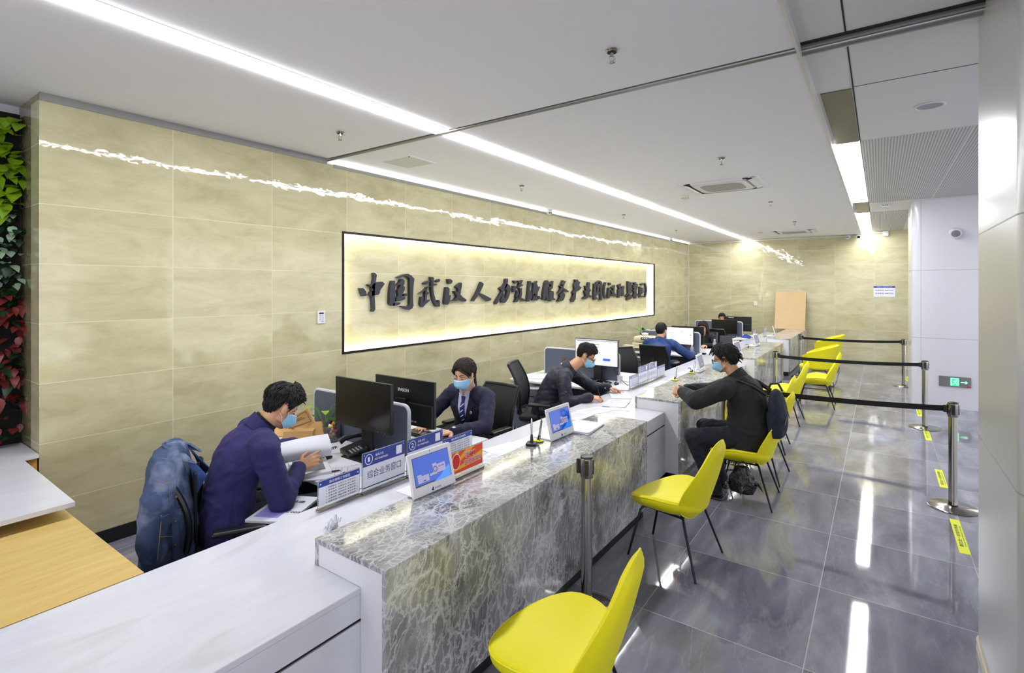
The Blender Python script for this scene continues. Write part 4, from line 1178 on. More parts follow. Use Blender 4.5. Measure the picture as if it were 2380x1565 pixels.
def make_yellow_chair(sled=False):
    """padded two-shell chair, faces local +Y"""
    t = thing('dining_chair', 'x', 'chair')
    N = 40
    def outline(a):
        c, s = math.cos(a), math.sin(a)
        b = 0.275 if s > 0 else 0.225
        p = 2.25
        r = (abs(c / 0.275) ** p + abs(s / b) ** p) ** (-1 / p)
        x, y = r * c, r * s
        x *= 1 - 0.22 * max(0, y / b) ** 1.5
        return x, y + 0.01
    def topz(x, y):
        z = 0.412 + 0.95 * x * x + 0.30 * abs(x) ** 3
        z += -0.10 * max(0, y) ** 1.6 * 1.2 + (0.22 * max(0, -y - 0.05) ** 1.2)
        return z
    b = MB(); vs = []; fs = []
    levels = [(t_, 1) for t_ in (0.001, 0.25, 0.5, 0.7, 0.85, 0.95, 1.0)] + [(1.035, 2), (1.045, 3), (1.03, 4)] + [(t_, 5) for t_ in (0.97, 0.85, 0.65, 0.4, 0.15, 0.001)]
    for (q, side) in levels:
        for k in range(N):
            x, y = outline(2 * PI * k / N)
            z = topz(x * min(q, 1), y * min(q, 1))
            if side == 2: z -= 0.010
            elif side == 3: z -= 0.026
            elif side == 4: z -= 0.046
            elif side == 5: z -= 0.062 + 0.030 * (1 - q * q)
            vs.append((x * q, y * q, z))
    for i in range(len(levels) - 1):
        for k in range(N): fs.append((i * N + k, i * N + (k + 1) % N, (i + 1) * N + (k + 1) % N, (i + 1) * N + k))
    fs.append(tuple(range(N - 1, -1, -1))); fs.append(tuple((len(levels) - 1) * N + k for k in range(N)))
    seat = MB().add(vs, fs).build('seat', M['yellow'], t, smooth=60)
    pp = []
    for k in range(N):
        x, y = outline(2 * PI * k / N); pp.append((x * 1.045, y * 1.045, topz(x, y) - 0.012))
    MB().tube(pp, 0.0045, 6, closed=True).build('piping', M['yellow'], seat)
    # back shell
    def hw(s):
        pts = [(0, 0.04), (0.03, 0.11), (0.08, 0.165), (0.16, 0.212), (0.28, 0.242), (0.42, 0.244), (0.56, 0.222), (0.70, 0.183), (0.82, 0.146), (0.91, 0.116), (0.96, 0.092), (0.985, 0.068), (1, 0.02)]
        for (a, wa), (c, wc) in zip(pts, pts[1:]):
            if a <= s <= c: return wa + (wc - wa) * (s - a) / (c - a)
        return 0.012
    rows = 26; C = 14; front = []; back = []; edge_l = []; edge_r = []
    for i in range(rows + 1):
        s = i / rows; s = 0.5 - 0.5 * math.cos(PI * s)
        w = hw(s); z = 0.325 + 0.545 * s
        yc = -0.155 - 0.165 * s ** 1.25 - 0.02 * math.sin(PI * s)
        T = (0.088 - 0.022 * s) * min(1, (math.sin(PI * min(max(s, 0.0), 1.0)) * 2.6 + 0.15))
        fr, bk = [], []
        for j in range(C + 1):
            c = -1 + 2 * j / C
            wrap = 0.085 * (w * c / 0.24) ** 2 * (1 - 0.72 * s)
            th = T * (max(0, 1 - c * c)) ** 0.40
            fr.append((w * c, yc + wrap + th * 0.45, z)); bk.append((w * c, yc + wrap - th * 0.55, z))
        front.append(fr); back.append(bk)
        edge_l.append(fr[0]); edge_r.append(fr[-1])
    b = MB()
    rings = [f + bk[-2:0:-1] for f, bk in zip(front, back)]
    b.loft(rings)
    bs = b.build('backrest', M['yellow'], t, smooth=75)
    MB().tube(edge_l + edge_r[::-1], 0.005, 6, closed=True).build('piping', M['yellow'], bs)
    fm = MB().tube([(0.13, 0.15, 0.352), (-0.13, 0.15, 0.352), (-0.15, -0.12, 0.345), (0.15, -0.12, 0.345)], 0.009, 8, closed=True)
    fm.build('seat_frame', M['black_metal'], t)
    for (x, y, X, Y) in ((0.13, 0.15, 0.20, 0.255), (-0.13, 0.15, -0.20, 0.255), (0.15, -0.12, 0.255, -0.25), (-0.15, -0.12, -0.255, -0.25)):
        MB().tube([(x * 0.9, y * 0.9, 0.35), (x * 1.12, y * 1.12, 0.345), (x * 1.22, y * 1.2, 0.325), (X, Y, 0.0)], [0.009, 0.0095, 0.0095, 0.008], 8).build('leg', M['black_metal'], t)
    return t


yc = make_yellow_chair()
chairs = [((-1.08, 1.86), 98, 'yellow padded chair nearest the camera, cut by the bottom edge'), ((-1.19, 3.66), 85, 'empty yellow padded chair in full view beyond the near barrier post'),
          ((-1.00, 5.07), 92, 'yellow padded chair that the man in the black jacket sits on'), ((-1.02, 5.76), 88, 'yellow padded chair right behind the backpack'),
          ((-1.13, 6.80), 92, 'yellow padded chair with a low seen seat, second beyond the seated visitor'), ((-1.14, 8.26), 90, 'yellow padded chair with its tall back at the start of the second belt'),
          ((-0.83, 9.67), 92, 'yellow padded chair standing apart in the aisle before the armchairs')]
for i, ((x, y), a, lab) in enumerate(chairs):
    if i == 0: yc.location = (x, y, 0); yc.rotation_euler = (0, 0, rad(a)); yc['label'] = lab; yc['group'] = 'yellow padded chairs'
    else: dup(yc, (x, y, 0), rad(a), lab, 'yellow padded chairs')


def make_armchair():
    t = thing('armchair', 'x', 'armchair')
    N = 32; vs = []; fs = []
    lv = [(0.001, 0.43), (0.6, 0.43), (0.92, 0.435), (1.0, 0.42), (1.02, 0.40), (1.0, 0.375), (0.9, 0.365), (0.001, 0.36)]
    for q, z in lv:
        for k in range(N):
            a = 2 * PI * k / N; vs.append((0.27 * q * math.cos(a), 0.27 * q * math.sin(a) * (1.05 if math.sin(a) > 0 else 0.9), z))
    for i in range(len(lv) - 1):
        for k in range(N): fs.append((i * N + k, i * N + (k + 1) % N, (i + 1) * N + (k + 1) % N, (i + 1) * N + k))
    MB().add(vs, fs).build('seat', M['yellow'], t)
    g = []
    for i in range(9):
        row = []
        for j in range(33):
            a = rad(-128 + 256 * j / 32)          # 0 = straight behind
            u = abs(a) / rad(128)
            top = 0.835 - 0.20 * (u ** 1.5) - 0.03 * max(0, u - 0.9) * 10 * 0.3
            z = 0.40 + (top - 0.40) * i / 8
            r = 0.275 + 0.075 * (i / 8) ** 1.3 * (1 - 0.5 * u)
            row.append((r * math.sin(a), -r * math.cos(a) * (1.0 if u < 0.7 else 1.02), z))
        g.append(row)
    MB().sheet(g, 0.045).build('tub_shell', M['yellow'], t, smooth=70)
    for s in (-1, 1):
        MB().tube([(s * 0.13, 0.17, 0.37), (s * 0.21, 0.23, 0.30), (s * 0.225, 0.26, 0.02), (s * 0.23, 0.24, 0.011), (s * 0.23, -0.24, 0.011), (s * 0.225, -0.26, 0.02), (s * 0.21, -0.2, 0.30), (s * 0.13, -0.14, 0.37)], 0.008, 8).build('sled_leg', M['black_metal'], t)
    MB().tube([(-0.23, -0.2, 0.012), (0.23, -0.2, 0.012)], 0.007, 8).build('cross_bar', M['black_metal'], t)
    return t


ac = make_armchair()
ac.location = (-0.98, 11.35, 0); ac.rotation_euler = (0, 0, rad(88)); ac['label'] = 'yellow tub armchair nearer the camera, with curved arms and a sled base'; ac['group'] = 'yellow tub armchairs'
dup(ac, (-1.02, 13.85, 0), rad(90), 'yellow tub armchair by the far wall, mostly hidden behind the other', 'yellow tub armchairs')


# ---------------------------------------------------------------- barrier posts
def stanchion(x, y, rz, label, side=0.0):
    t = thing('barrier_post', label, 'barrier post', (x, y, 0), rz, 'belt barrier posts')
    MB().lathe([(0.175, 0), (0.178, 0.006), (0.17, 0.012), (0.06, 0.016), (0.045, 0.022)], n=40).build('base_plate', M['steel'], t)
    MB().lathe([(0.032, 0.016), (0.032, 0.80)], n=24).build('tube', M['steel'], t)
    MB().lathe([(0.034, 0.02), (0.034, 0.03)], n=24).build('foot_ring', M['gap_black'], t)
    MB().lathe([(0.036, 0.785), (0.0385, 0.79), (0.0385, 0.898), (0.036, 0.90)], n=24).build('head', M['steel'], t)
    MB().lathe([(0.038, 0.899), (0.037, 0.907), (0.030, 0.910), (0.0, 0.911)], n=24).build('cap', M['black_plastic'], t)
    for k in range(4):
        a = PI / 2 * k + PI / 4 * 0
        c, s = math.cos(a), math.sin(a)
        MB().box((0.0385 * c, 0.0385 * s, 0.848), (0.006, 0.024, 0.085), rot(0, 0, a), 0.002).build('belt_slot', M['black_plastic'], t)
    return t


s0 = stanchion(-1.405, 2.735, rad(25), 'steel barrier post without a belt in front of the nearest marble ledge')
MB().box((-0.050, 0.012, 0.845), (0.022, 0.018, 0.085), None, 0.004).build('belt_clip', M['black_plastic'], s0)
pairs = [(5.84, 0.512, -1.36, 'nearest belt'), (8.93, 0.495, -1.325, 'middle belt'), (12.47, 0.372, -1.38, 'farthest belt')]
for (y, xr, xl, nm) in pairs:
    stanchion(xr, y, 0, 'steel barrier post at the right end of the %s, by the columns' % nm)
    stanchion(xl, y, 0, 'steel barrier post at the counter end of the %s' % nm)
    g = []
    for i in range(25):
        s = i / 24; x = xr - 0.045 + (xl + 0.045 - xr + 0.045) * s
        z = 0.852 - 0.10 * s * (1 - s) - 0.02 * s
        g.append([(x, y, z - 0.024), (x, y, z + 0.024)])
    o = MB().sheet(g, 0.003).build('barrier_belt', M['belt'])
    tag(o, 'black retractable belt, the %s across the aisle' % nm, 'barrier belt', 'barrier belts')
    for xx, sg in ((xr - 0.05, 1), (xl + 0.05, -1)):
        MB().box((xx, y, 0.85), (0.03, 0.03, 0.06), None, 0.004).build('belt_end', M['black_plastic'], o)

# ---------------------------------------------------------------- floor stickers
for (y0, y1, xs, lab) in ((4.875, 5.548, 0.0, 'yellow distance sticker on the floor nearest the camera'), (6.37, 6.97, 0.0, 'yellow distance sticker on the floor before the nearest barrier post, second from the camera'),
                          (8.24, 8.89, 0.0, 'yellow distance sticker at the foot of the middle barrier post'), (9.70, 10.37, -0.01, 'yellow distance sticker on the floor beyond the middle barrier post'),
                          (13.2, 13.85, -0.03, 'farthest yellow distance sticker, beside the farthest barrier post')):
    t = thing('floor_sticker', lab, 'floor sticker', (0.495 + xs, (y0 + y1) / 2, 0), rad(0), 'yellow floor stickers')
    MB().bx(-0.031, 0.031, -(y1 - y0) / 2, (y1 - y0) / 2, 0.0, 0.0015).build('film', M['tape'], t)
    b = MB(); Mx = wmat(t) @ frame((0, 0, 0.0016), (0, 1, 0), (-1, 0, 0))
    put_text(b, '请在此一米线外等候', Mx, 0, 0.006, 0.026, 0.44, 0.01); put_text(b, 'PLEASE WAIT BEHIND THE LINE', Mx, 0, -0.018, 0.011, 0.40)
    b.build('lettering', M['leaf_dark'], t, True)

# ================================================================ things on the counters and desks
WT, MT = 0.6805, 0.7975       # white worktop, marble top
DT = 0.6855                   # desk top


def tablet(loc, rz, screen, label, lit=True, w=0.315, h=0.225):
    """local +Y is the screen side"""
    t = thing('service_tablet', label, 'tablet', loc, rz, 'feedback tablets')
    tilt = rad(14)
    Rm = rot(tilt, 0, 0)
    MB().box(Vector((0, 0.0, 0.004)) + Rm @ Vector((0, 0, h / 2)), (w, 0.016, h), Rm, 0.006).build('housing', M['white_plastic'], t)
    def face(cx, cz, ww, hh, off, thick=0.0008): return MB().box(Vector((0, 0, 0.004)) + Rm @ Vector((cx, 0.008 + off, cz)), (ww, thick, hh), Rm)
    face(0, h * 0.56, w - 0.05, h - 0.075, 0.0).build('bezel', M['black_gloss'], t)
    sc = face(0, h * 0.57, w - 0.056, h - 0.085, 0.0006).build('screen', screen, t)
    if lit:
        b = MB()
        for (cx, cz, ww, hh) in ((0.072, 0.084, 0.080, 0.034), (-0.048, 0.112, 0.092, 0.044)):
            q = face(cx, cz, ww, hh, 0.0014); b.add(q.v, q.f)
            q = face(cx + ww / 2 - 0.014, cz + hh / 2 + 0.004, 0.03, 0.01, 0.0014); b.add(q.v, q.f)
        b.build('screen_card', M['screen_card'], sc)
        b = MB()
        M4 = Matrix.Translation(Vector((0, 0, 0.004))) @ Rm.to_4x4() @ frame((0, 0.0102, 0), (-1, 0, 0), (0, 0, 1))
        rg = []
        for q in range(20):
            a = 2 * PI * q / 20; rg.append((0.018 + 0.013 * math.cos(a), 0.112 + 0.013 * math.sin(a), 0))
        tb = MB().tube(rg, 0.0018, 5, closed=True, up=(0, 0, 1)); b.add(tb.v, tb.f, M4)
        for q in range(4): b.prism([(0.045 + q * 0.011, 0.118), (0.051 + q * 0.011, 0.118), (0.051 + q * 0.011, 0.122), (0.045 + q * 0.011, 0.122)], 0, 0.0003, M4)
        b.prism([(-0.075, 0.071), (-0.058, 0.071), (-0.058, 0.076), (-0.075, 0.076)], 0, 0.0003, M4)
        b.build('screen_icon', M['navy_print'], sc)
        b = MB(); b.prism([(-0.02, 0.049), (0.127, 0.049), (0.127, 0.115), (0.09, 0.098), (0.05, 0.07), (0.0, 0.052)], 0, 0.00015, Matrix.Translation(Vector((0, 0, 0.004))) @ Rm.to_4x4() @ frame((0, 0.0091, 0), (-1, 0, 0), (0, 0, 1)))
        b.build('screen_wave', M['screen_cyan'], sc)
    b = MB(); L4 = wmat(t) @ Matrix.Translation(Vector((0, 0, 0.004))) @ Rm.to_4x4() @ frame((0, 0.0083, 0), (-1, 0, 0), (0, 0, 1))
    put_text(b, '政务服务', L4, 0.018, 0.018, 0.009, 0.045)
    b.prism([(-0.028, 0.010), (-0.012, 0.010), (-0.012, 0.02), (-0.016, 0.031), (-0.022, 0.022), (-0.028, 0.018)], 0, 0.0005, L4)
    b.build('logo', M['navy_print'], t, True)
    MB().ell(Vector((0, 0, 0.004)) + Rm @ Vector((0, 0.0085, h - 0.011)), 0.003, nu=8, nv=6).build('camera_lens', M['black_gloss'], t)
    MB().box((0, -0.085, 0.005), (w * 0.86, 0.16, 0.009), None, 0.003).build('foot', M['white_plastic'], t)
    MB().box((0, -0.045, 0.055), (0.05, 0.012, 0.115), rot(rad(-38), 0, 0), 0.003).build('strut', M['white_plastic'], t)
    return t


def plug(loc, rz, label):
    t = thing('cable_plug', label, 'cable', loc, rz, 'black tablet cables')
    MB().tube([(0, 0, 0.004), (0, 0.005, 0.02), (0.005, 0.0, 0.045), (0.02, 0, 0.055), (0.045, 0, 0.045)], 0.005, 8).build('cable', M['black_plastic'], t)
    MB().box((0, 0, 0.006), (0.03, 0.018, 0.011), None, 0.003).build('connector', M['black_plastic'], t)


tablet((-1.955, 2.035, MT), rad(-92), M['screen_blue'], 'lit blue tablet in front of the numbered window signs, nearest the camera')
plug((-2.10, 1.835, WT), rad(30), 'short black cable bent beside the nearest tablet')
tablet((-1.90, 3.32, MT), rad(-92), M['screen_blue'], 'lit blue tablet beside the pen stand on the nearest marble ledge')
tablet((-1.90, 7.00, MT), rad(-88), M['screen_dim'], 'grey screened tablet in front of the masked face of the seated visitor', False, 0.30)
tablet((-1.87, 9.02, MT), rad(-95), M['screen_dim'], 'grey screened tablet with a pink and blue leaflet beside it', False)
tablet((-1.87, 10.62, MT), rad(-95), M['screen_dim'], 'grey screened tablet at the far end of the third ledge', False)
tablet((-1.93, 13.0, MT), rad(-80), M['screen_dim'], 'tablet turned edge-on on the farthest ledge', False)
plug((-1.98, 10.3, MT), rad(200), 'black cable loop beside the tablet at the far end of the third ledge')
plug((-2.0, 6.83, MT), rad(170), 'black cable beside the tablet near the visitor')


def sign(loc, y0, y1, h, label, mats=('sign_card', 'blue_print'), kind='rules', num='1', group=None, tk='navy_print', hk='white_print'):
    """upright clear sign, face towards +X, between y0 and y1"""
    t = thing('desk_sign', label, 'desk sign', (loc[0], (y0 + y1) / 2, loc[1]), 0, group)
    W = (y1 - y0) - 0.006
    MB().bx(-0.003, 0.003, -W / 2 - 0.002, W / 2 + 0.002, 0.012, h, 0.0008, 1).build('acrylic_sheet', M['acrylic'], t)
    MB().bx(-0.016, 0.016, -W / 2 - 0.004, W / 2 + 0.004, 0, 0.012, 0.002).build('base_rail', M['steel'], t)
    zb = 0.03
    MB().bx(0.0032, 0.0042, -W / 2 + 0.002, W / 2 - 0.002, zb, h - 0.003).build('card', M[mats[0]], t)
    X = 0.0042
    def F(x=0.0): return frame(Vector((loc[0] + X + x, (y0 + y1) / 2, loc[1])), (0, 1, 0), (0, 0, 1))
    if kind == 'rules':
        MB().bx(X, X + 0.0006, -W / 2 + 0.002, W / 2 - 0.002, h - 0.036, h - 0.003).build('header', M[mats[1]], t)
        b = MB(); put_text(b, '窗台接待工作规范', F(0.0007), 0, h - 0.0195, 0.017, W * 0.5, 0.006)
        for s in (-1, 1): b.prism([(s * (W / 2 - 0.014) + 0.004 * math.cos(q), h - 0.0195 + 0.004 * math.sin(q)) for q in [2 * PI * k / 10 for k in range(10)]], 0, 0.001, F(0.0002))
        b.build('header_lettering', M[hk], t, True)
        b = MB()
        for i, ln in enumerate(('1. 穿戴整洁, 朴素大方, 仪表端正。', '2. 微笑服务, 热情接待, 耐心解答。', '3. 来有迎声, 问有答声, 走有送声。', '4. 沉着冷静, 操作规范, 妥善处置。', '5. 认真细致, 精益求精, 争当先锋。', '6. 态度和蔼, 语气亲切, 言简意赅。')):
            put_text(b, ln, F(), 0.012, h - 0.049 - i * 0.0158, 0.0098, W * 0.74)
        b.build('lettering', M['ink_black'] if tk == 'navy_print' else M['print_grey'], t, True)
    elif kind == 'window':
        hb = h * 0.66
        MB().bx(X, X + 0.0006, -W / 2 + 0.002, W / 2 - 0.002, hb, h - 0.003).build('header', M[mats[1]], t)
        b = MB()
        ring = [(-W / 2 + 0.045 + 0.027 * math.cos(2 * PI * k / 28), (hb + h) / 2 - 0.002 + 0.029 * math.sin(2 * PI * k / 28), 0.0008) for k in range(28)]
        q = MB().tube(ring, 0.0022, 5, closed=True, up=(0, 0, 1)); b.add(q.v, q.f, F())
        put_text(b, num, F(0.0007), -W / 2 + 0.045, (hb + h) / 2 - 0.002, 0.040, 0.015 if num == '1' else 0.024, 0.008)
        put_text(b, '联系方式', F(0.0007), -W / 2 + 0.125, hb + (h - hb) * 0.64, 0.017, 0.062, 0.006)
        put_text(b, '027-84870681', F(0.0007), -W / 2 + 0.14, hb + (h - hb) * 0.34, 0.017, 0.10, 0.006)
        for s in (-1, 1): b.prism([(s * (W / 2 - 0.012) + 0.003 * math.cos(k), h - 0.014 + 0.003 * math.sin(k)) for k in [2 * PI * r_ / 10 for r_ in range(10)]], 0, 0.001, F(0.0002))
        b.build('header_lettering', M[hk], t, True)
        MB().bx(X + 0.0005, X + 0.0012, W / 2 - 0.072, W / 2 - 0.026, hb + 0.014, h - 0.016).build('white_patch', M['white_print'], t)
        b = MB(); put_text(b, '综合业务窗口', F(), 0, hb * 0.60 + 0.012, 0.052, W * 0.80)
        b.bx(0, 0, 0, 0, 0, 0) if False else None
        b.build('lettering', M[tk], t, True)
        MB().bx(X, X + 0.0005, -W / 2 + 0.004, W / 2 - 0.004, zb + 0.004, zb + 0.010).build('rule_line', M[tk], t)
    else:
        b = MB(); cy, cz = -W * 0.62, zb + 0.01
        for k in range(9):
            a0 = rad(4 + k * 20); a1 = a0 + rad(9); L = 0.6
            tri = [(cy, cz), (cy + L * math.cos(a0), cz + L * math.sin(a0)), (cy + L * math.cos(a1), cz + L * math.sin(a1))]
            # clip the ray to the card
            def clip(pl):
                for ax, lim, sg in ((0, W / 2 - 0.002, 1), (0, -W / 2 + 0.002, -1), (1, h - 0.003, 1), (1, zb, -1)):
                    out = []
                    for i in range(len(pl)):
                        p, q = pl[i], pl[(i + 1) % len(pl)]
                        ip, iq = sg * (p[ax] - lim) <= 0, sg * (q[ax] - lim) <= 0
                        if ip: out.append(p)
                        if ip != iq:
                            f = (lim - p[ax]) / (q[ax] - p[ax]); out.append((p[0] + (q[0] - p[0]) * f, p[1] + (q[1] - p[1]) * f))
                    pl = out
                    if not pl: return pl
                return pl
            tri = clip(tri)
            if len(tri) > 2: b.prism(tri, 0, 0.0005, F())
        b.build('sun_ray', M['amber_print'], t, True)
        b = MB(); put_text(b, '学雷锋', F(0.0012), W * 0.10, zb + (h - zb) * 0.70, 0.036, W * 0.34, 0.045); put_text(b, '志愿服务岗', F(0.0012), W * 0.18, zb + (h - zb) * 0.36, 0.036, W * 0.56, 0.045)
        e = [(-W * 0.33 + 0.036 * math.cos(2 * PI * k / 20), zb + (h - zb) * 0.55 + 0.046 * math.sin(2 * PI * k / 20)) for k in range(20)]
        b.prism(e, 0, 0.0009, F()); b.build('lettering_outline', M['white_print'], t, True)
        b = MB(); put_text(b, '学雷锋', F(0.0022), W * 0.10, zb + (h - zb) * 0.70, 0.033, W * 0.325, 0.005); put_text(b, '志愿服务岗', F(0.0022), W * 0.18, zb + (h - zb) * 0.36, 0.033, W * 0.54, 0.005)
        e = [(-W * 0.33 + 0.032 * math.cos(2 * PI * k / 20), zb + (h - zb) * 0.55 + 0.042 * math.sin(2 * PI * k / 20)) for k in range(20)]
        b.prism(e, 0, 0.0016, F()); b.build('lettering', M['red_print'], t, True)
    return t


sign((-2.485, WT), 1.675, 1.955, 0.165, 'white staff rules sign with blue header, left of window sign number one', kind='rules', group='acrylic desk signs')
sign((-2.475, WT), 1.962, 2.298, 0.242, 'blue and white window sign numbered one', kind='window', num='1', group='acrylic desk signs')
sign((-2.465, WT), 2.304, 2.638, 0.242, 'blue and white window sign numbered two, behind the nearest tablet', kind='window', num='2', group='acrylic desk signs')
sign((-2.465, WT), 2.645, 2.955, 0.165, 'white staff rules sign with blue header, behind the orange volunteer sign', kind='rules', group='acrylic desk signs')
sign((-1.99, MT), 2.185, 2.485, 0.155, 'orange sunburst volunteer sign beside the nearest tablet', mats=('orange_print', 'orange_print'), kind='volunteer', group='acrylic desk signs')
glare_kw = dict(mats=('sign_card', 'faded_blue'), group='acrylic desk signs', tk='faded_blue')  # signs seen under glare: the glare is painted as paler print
sign((-2.42, WT), 5.80, 6.065, 0.165, 'pale staff rules sign nearest the writing hands of the man with glasses', kind='rules', **glare_kw)
sign((-2.42, WT), 6.07, 6.395, 0.242, 'pale window sign numbered three at the counter of the man with glasses', kind='window', num='3', **glare_kw)
sign((-2.42, WT), 6.40, 6.725, 0.242, 'pale window sign numbered four, next to sign number three', kind='window', num='4', **glare_kw)
sign((-2.42, WT), 6.73, 7.03, 0.165, 'pale staff rules sign right of window sign number four', kind='rules', **glare_kw)
sign((-2.35, WT), 9.5, 9.80, 0.165, 'pale rules sign behind the visitor, by the denim shirt man', kind='rules', **glare_kw)
sign((-2.35, WT), 10.2, 10.5, 0.165, 'pale sign by the bottle beside the long haired woman', kind='rules', **glare_kw)
sign((-2.40, WT), 13.0, 13.33, 0.242, 'pale upright sign left of the pair at the farthest ledge', kind='window', num='7', **glare_kw)
sign((-2.30, WT), 13.75, 14.07, 0.242, 'pale upright sign right of the pair at the farthest ledge', kind='window', num='8', **glare_kw)
t = thing('leaflet_stand', 'pink and blue leaflet standing beside the third ledge tablet', 'leaflet', (-1.98, 9.28, MT), rad(-95))
MB().box((0, 0, 0.125), (0.19, 0.004, 0.25), rot(rad(12), 0, 0)).build('leaflet', M['sign_card'], t)
b = MB()
for (z, hh, w_) in ((0.20, 0.03, 0.12), (0.05, 0.018, 0.10)): b.box((0, 0.0032 - (z - 0.125) * math.sin(rad(12)) / math.cos(rad(12)) * 0.98, z), (w_, 0.002, hh), rot(rad(12), 0, 0))
b.build('red_heading', P('pink_print', (222, 140, 160), 0.5), t)
MB().box((0, 0.0032, 0.125), (0.17, 0.002, 0.06), rot(rad(12), 0, 0)).build('picture', P('sky_print', (130, 190, 226), 0.5), t)


def pen_stand(x, y, z, label, two=False, yaw=0.0):
    t = thing('pen_stand', label, 'pen stand', (x, y, z), yaw, 'counter pens on stands')
    MB().ell((0, 0, 0.007), (0.038, 0.030, 0.010)).build('base', M['tape'], t)
    MB().lathe([(0.041, 0), (0.041, 0.003), (0.0, 0.0032)], n=24).build('foot', M['black_plastic'], t)
    MB().tube([(0, 0, 0.012), (0.004, -0.008, 0.03), (0.01, -0.012, 0.05)], [0.009, 0.007, 0.008], 8).build('socket', M['black_plastic'], t)
    p = MB().tube([(0.008, -0.011, 0.042), (0.026, -0.016, 0.15), (0.029, -0.017, 0.175)], [0.005, 0.0055, 0.003], 10).build('pen', M['steel'] if two else M['white_plastic'], t)
    MB().tube([(0.0265, -0.0165, 0.15), (0.035, -0.03, 0.16), (0.03, -0.05, 0.10), (0.02, -0.045, 0.02)], 0.0022, 6).build('cord', M['black_plastic'], t)


t = thing('pen_stand', 'black stand with silver ball pen upright beside the second tablet', 'pen stand', (-1.985, 3.03, MT), rad(20), 'counter pens on stands')
MB().box((0, 0, 0.010), (0.075, 0.075, 0.02), None, 0.008).build('base', M['black_plastic'], t)
MB().tube([(0, 0, 0.015), (0, 0, 0.075)], [0.014, 0.008], 10).build('socket', M['black_plastic'], t)
MB().tube([(0, 0, 0.06), (-0.002, 0.004, 0.17), (-0.002, 0.004, 0.185)], [0.0065, 0.0075, 0.004], 12).build('pen', M['steel'], t)
pen_stand(-1.99, 3.12, MT, 'yellow based pen stand close behind the black pen stand', True, 0.4)
pen_stand(-1.98, 6.10, MT, 'yellow based counter pen in front of the clasped hands of the visitor', False, 0.2)
pen_stand(-1.96, 6.72, MT, 'yellow based counter pen before the visitor, nearer the grey tablet', False, 0.5)


def sheet_of_paper(x, y, z, rz, label, w=0.21, h=0.297, n=1, curl=0.0, lines=0, mt=None, group='loose papers on the counter'):
    t = thing('paper_sheet', label, 'paper', (x, y, z), rz, group)
    T = 0.0006 * n + 0.0008
    g = []
    for i in range(9):
        row = []
        for j in range(7):
            u, v = -w / 2 + w * j / 6, -h / 2 + h * i / 8
            zz = T / 2 + 0.0004 + curl * max(0, u / w) ** 2 * (1 + v / h) + 0.0015 * noise.noise((u * 9 + x * 7, v * 9 + y * 5, z)) ** 2
            row.append((u, v, zz))
        g.append(row)
    MB().sheet(g, T).build('page', mt or M['paper'], t)
    if lines:
        b = MB()
        for k in range(lines):
            ww = w * R.uniform(0.4, 0.75); yy = h / 2 - 0.04 - k * (h - 0.07) / max(lines, 1)
            b.bx(-w * 0.38, -w * 0.38 + ww, yy - 0.002, yy + 0.002, T + 0.0012, T + 0.0016)
        b.build('printed_line', M['print_grey'], t)
    return t


pl = [(-2.22, 2.93, 0.25, 0, 'printed form right behind the orange volunteer sign', 8), (-2.25, 3.36, -0.1, 0, 'plain sheet on the counter left of the second tablet', 0), (-2.30, 3.15, -0.2, 1, 'sheet overlapping between the orange sign and the pen stand', 0),
      (-2.26, 3.68, 0.1, 0, 'sheet half hidden behind the second tablet', 0), (-2.31, 3.98, 0.4, 0, 'sheet on the counter beyond the second tablet', 6), (-2.34, 4.36, -0.2, 1, 'printed sheet nearest the gap between the two ledges', 10),
      (-2.30, 4.63, -0.35, 0, 'printed sheet in front of the writing hand of the man with glasses', 10), (-2.15, 4.93, 0.3, 0, 'lower sheet under the stack at the writing hand', 0)]
for (x, y, a, n, lb, L) in pl:
    sheet_of_paper(x, y, WT + 0.001 * n, a, lb, n=2, lines=L)
sheet_of_paper(-2.24, 5.03, WT + 0.003, 0.22, 'small stack of printed sheets under the writing hand of the man with glasses', w=0.23, h=0.31, n=8, curl=0.02, lines=9)
sheet_of_paper(-2.38, 5.44, WT, 0.55, 'printed sheet under the pointing finger of the man with glasses', n=6, lines=8)
sheet_of_paper(-2.52, 5.88, DT, 0.3, 'sheet just behind the pale rules sign, beyond the pointing hand', n=3)
sheet_of_paper(-2.25, 5.98, WT, 0.1, 'folded white leaflet lying in front of the pale rules sign', w=0.10, h=0.21, n=6, curl=0.03)
sheet_of_paper(-2.26, 6.42, WT, -0.05, 'form lying in front of window sign number four', w=0.15, h=0.42, n=2, lines=6)
sheet_of_paper(-2.20, 6.86, WT, 0.1, 'form lying beyond window sign number four', w=0.15, h=0.3, n=2, lines=4)
sheet_of_paper(-2.24, 7.4, WT, -0.1, 'form half hidden behind the grey tablet by the visitor', w=0.2, h=0.3, n=2, lines=4)
sheet_of_paper(-2.2, 9.9, WT, 0.2, 'sheet behind the tablet of the third ledge', n=2, lines=4)
sheet_of_paper(-3.77, 5.90, DT, 0.5, 'stack of papers on the desk left of the man with glasses', n=22)
sheet_of_paper(-3.55, 5.72, 0.6005, 0.2, 'papers on the low shelf of the slate drawer unit', n=8, mt=M['paper_grey'])
sheet_of_paper(-2.22, 13.9, WT, 0.1, 'sheets by the tablet on the farthest counter', n=3)
t = thing('document_binder', 'thick white bound document on the marble ledge beside the second tablet', 'document', (-1.90, 3.63, MT), rad(6))
MB().box((0, 0, 0.006), (0.23, 0.34, 0.011), None, 0.001).build('pages', M['paper'], t)
g = [[(-0.117 + 0.234 * j / 8, -0.172 + 0.344 * i / 8, 0.0125 + 0.006 * (j / 8) ** 3 * (1 - i / 8)) for j in range(9)] for i in range(9)]
MB().sheet(g, 0.0012).build('cover', M['paper'], t)
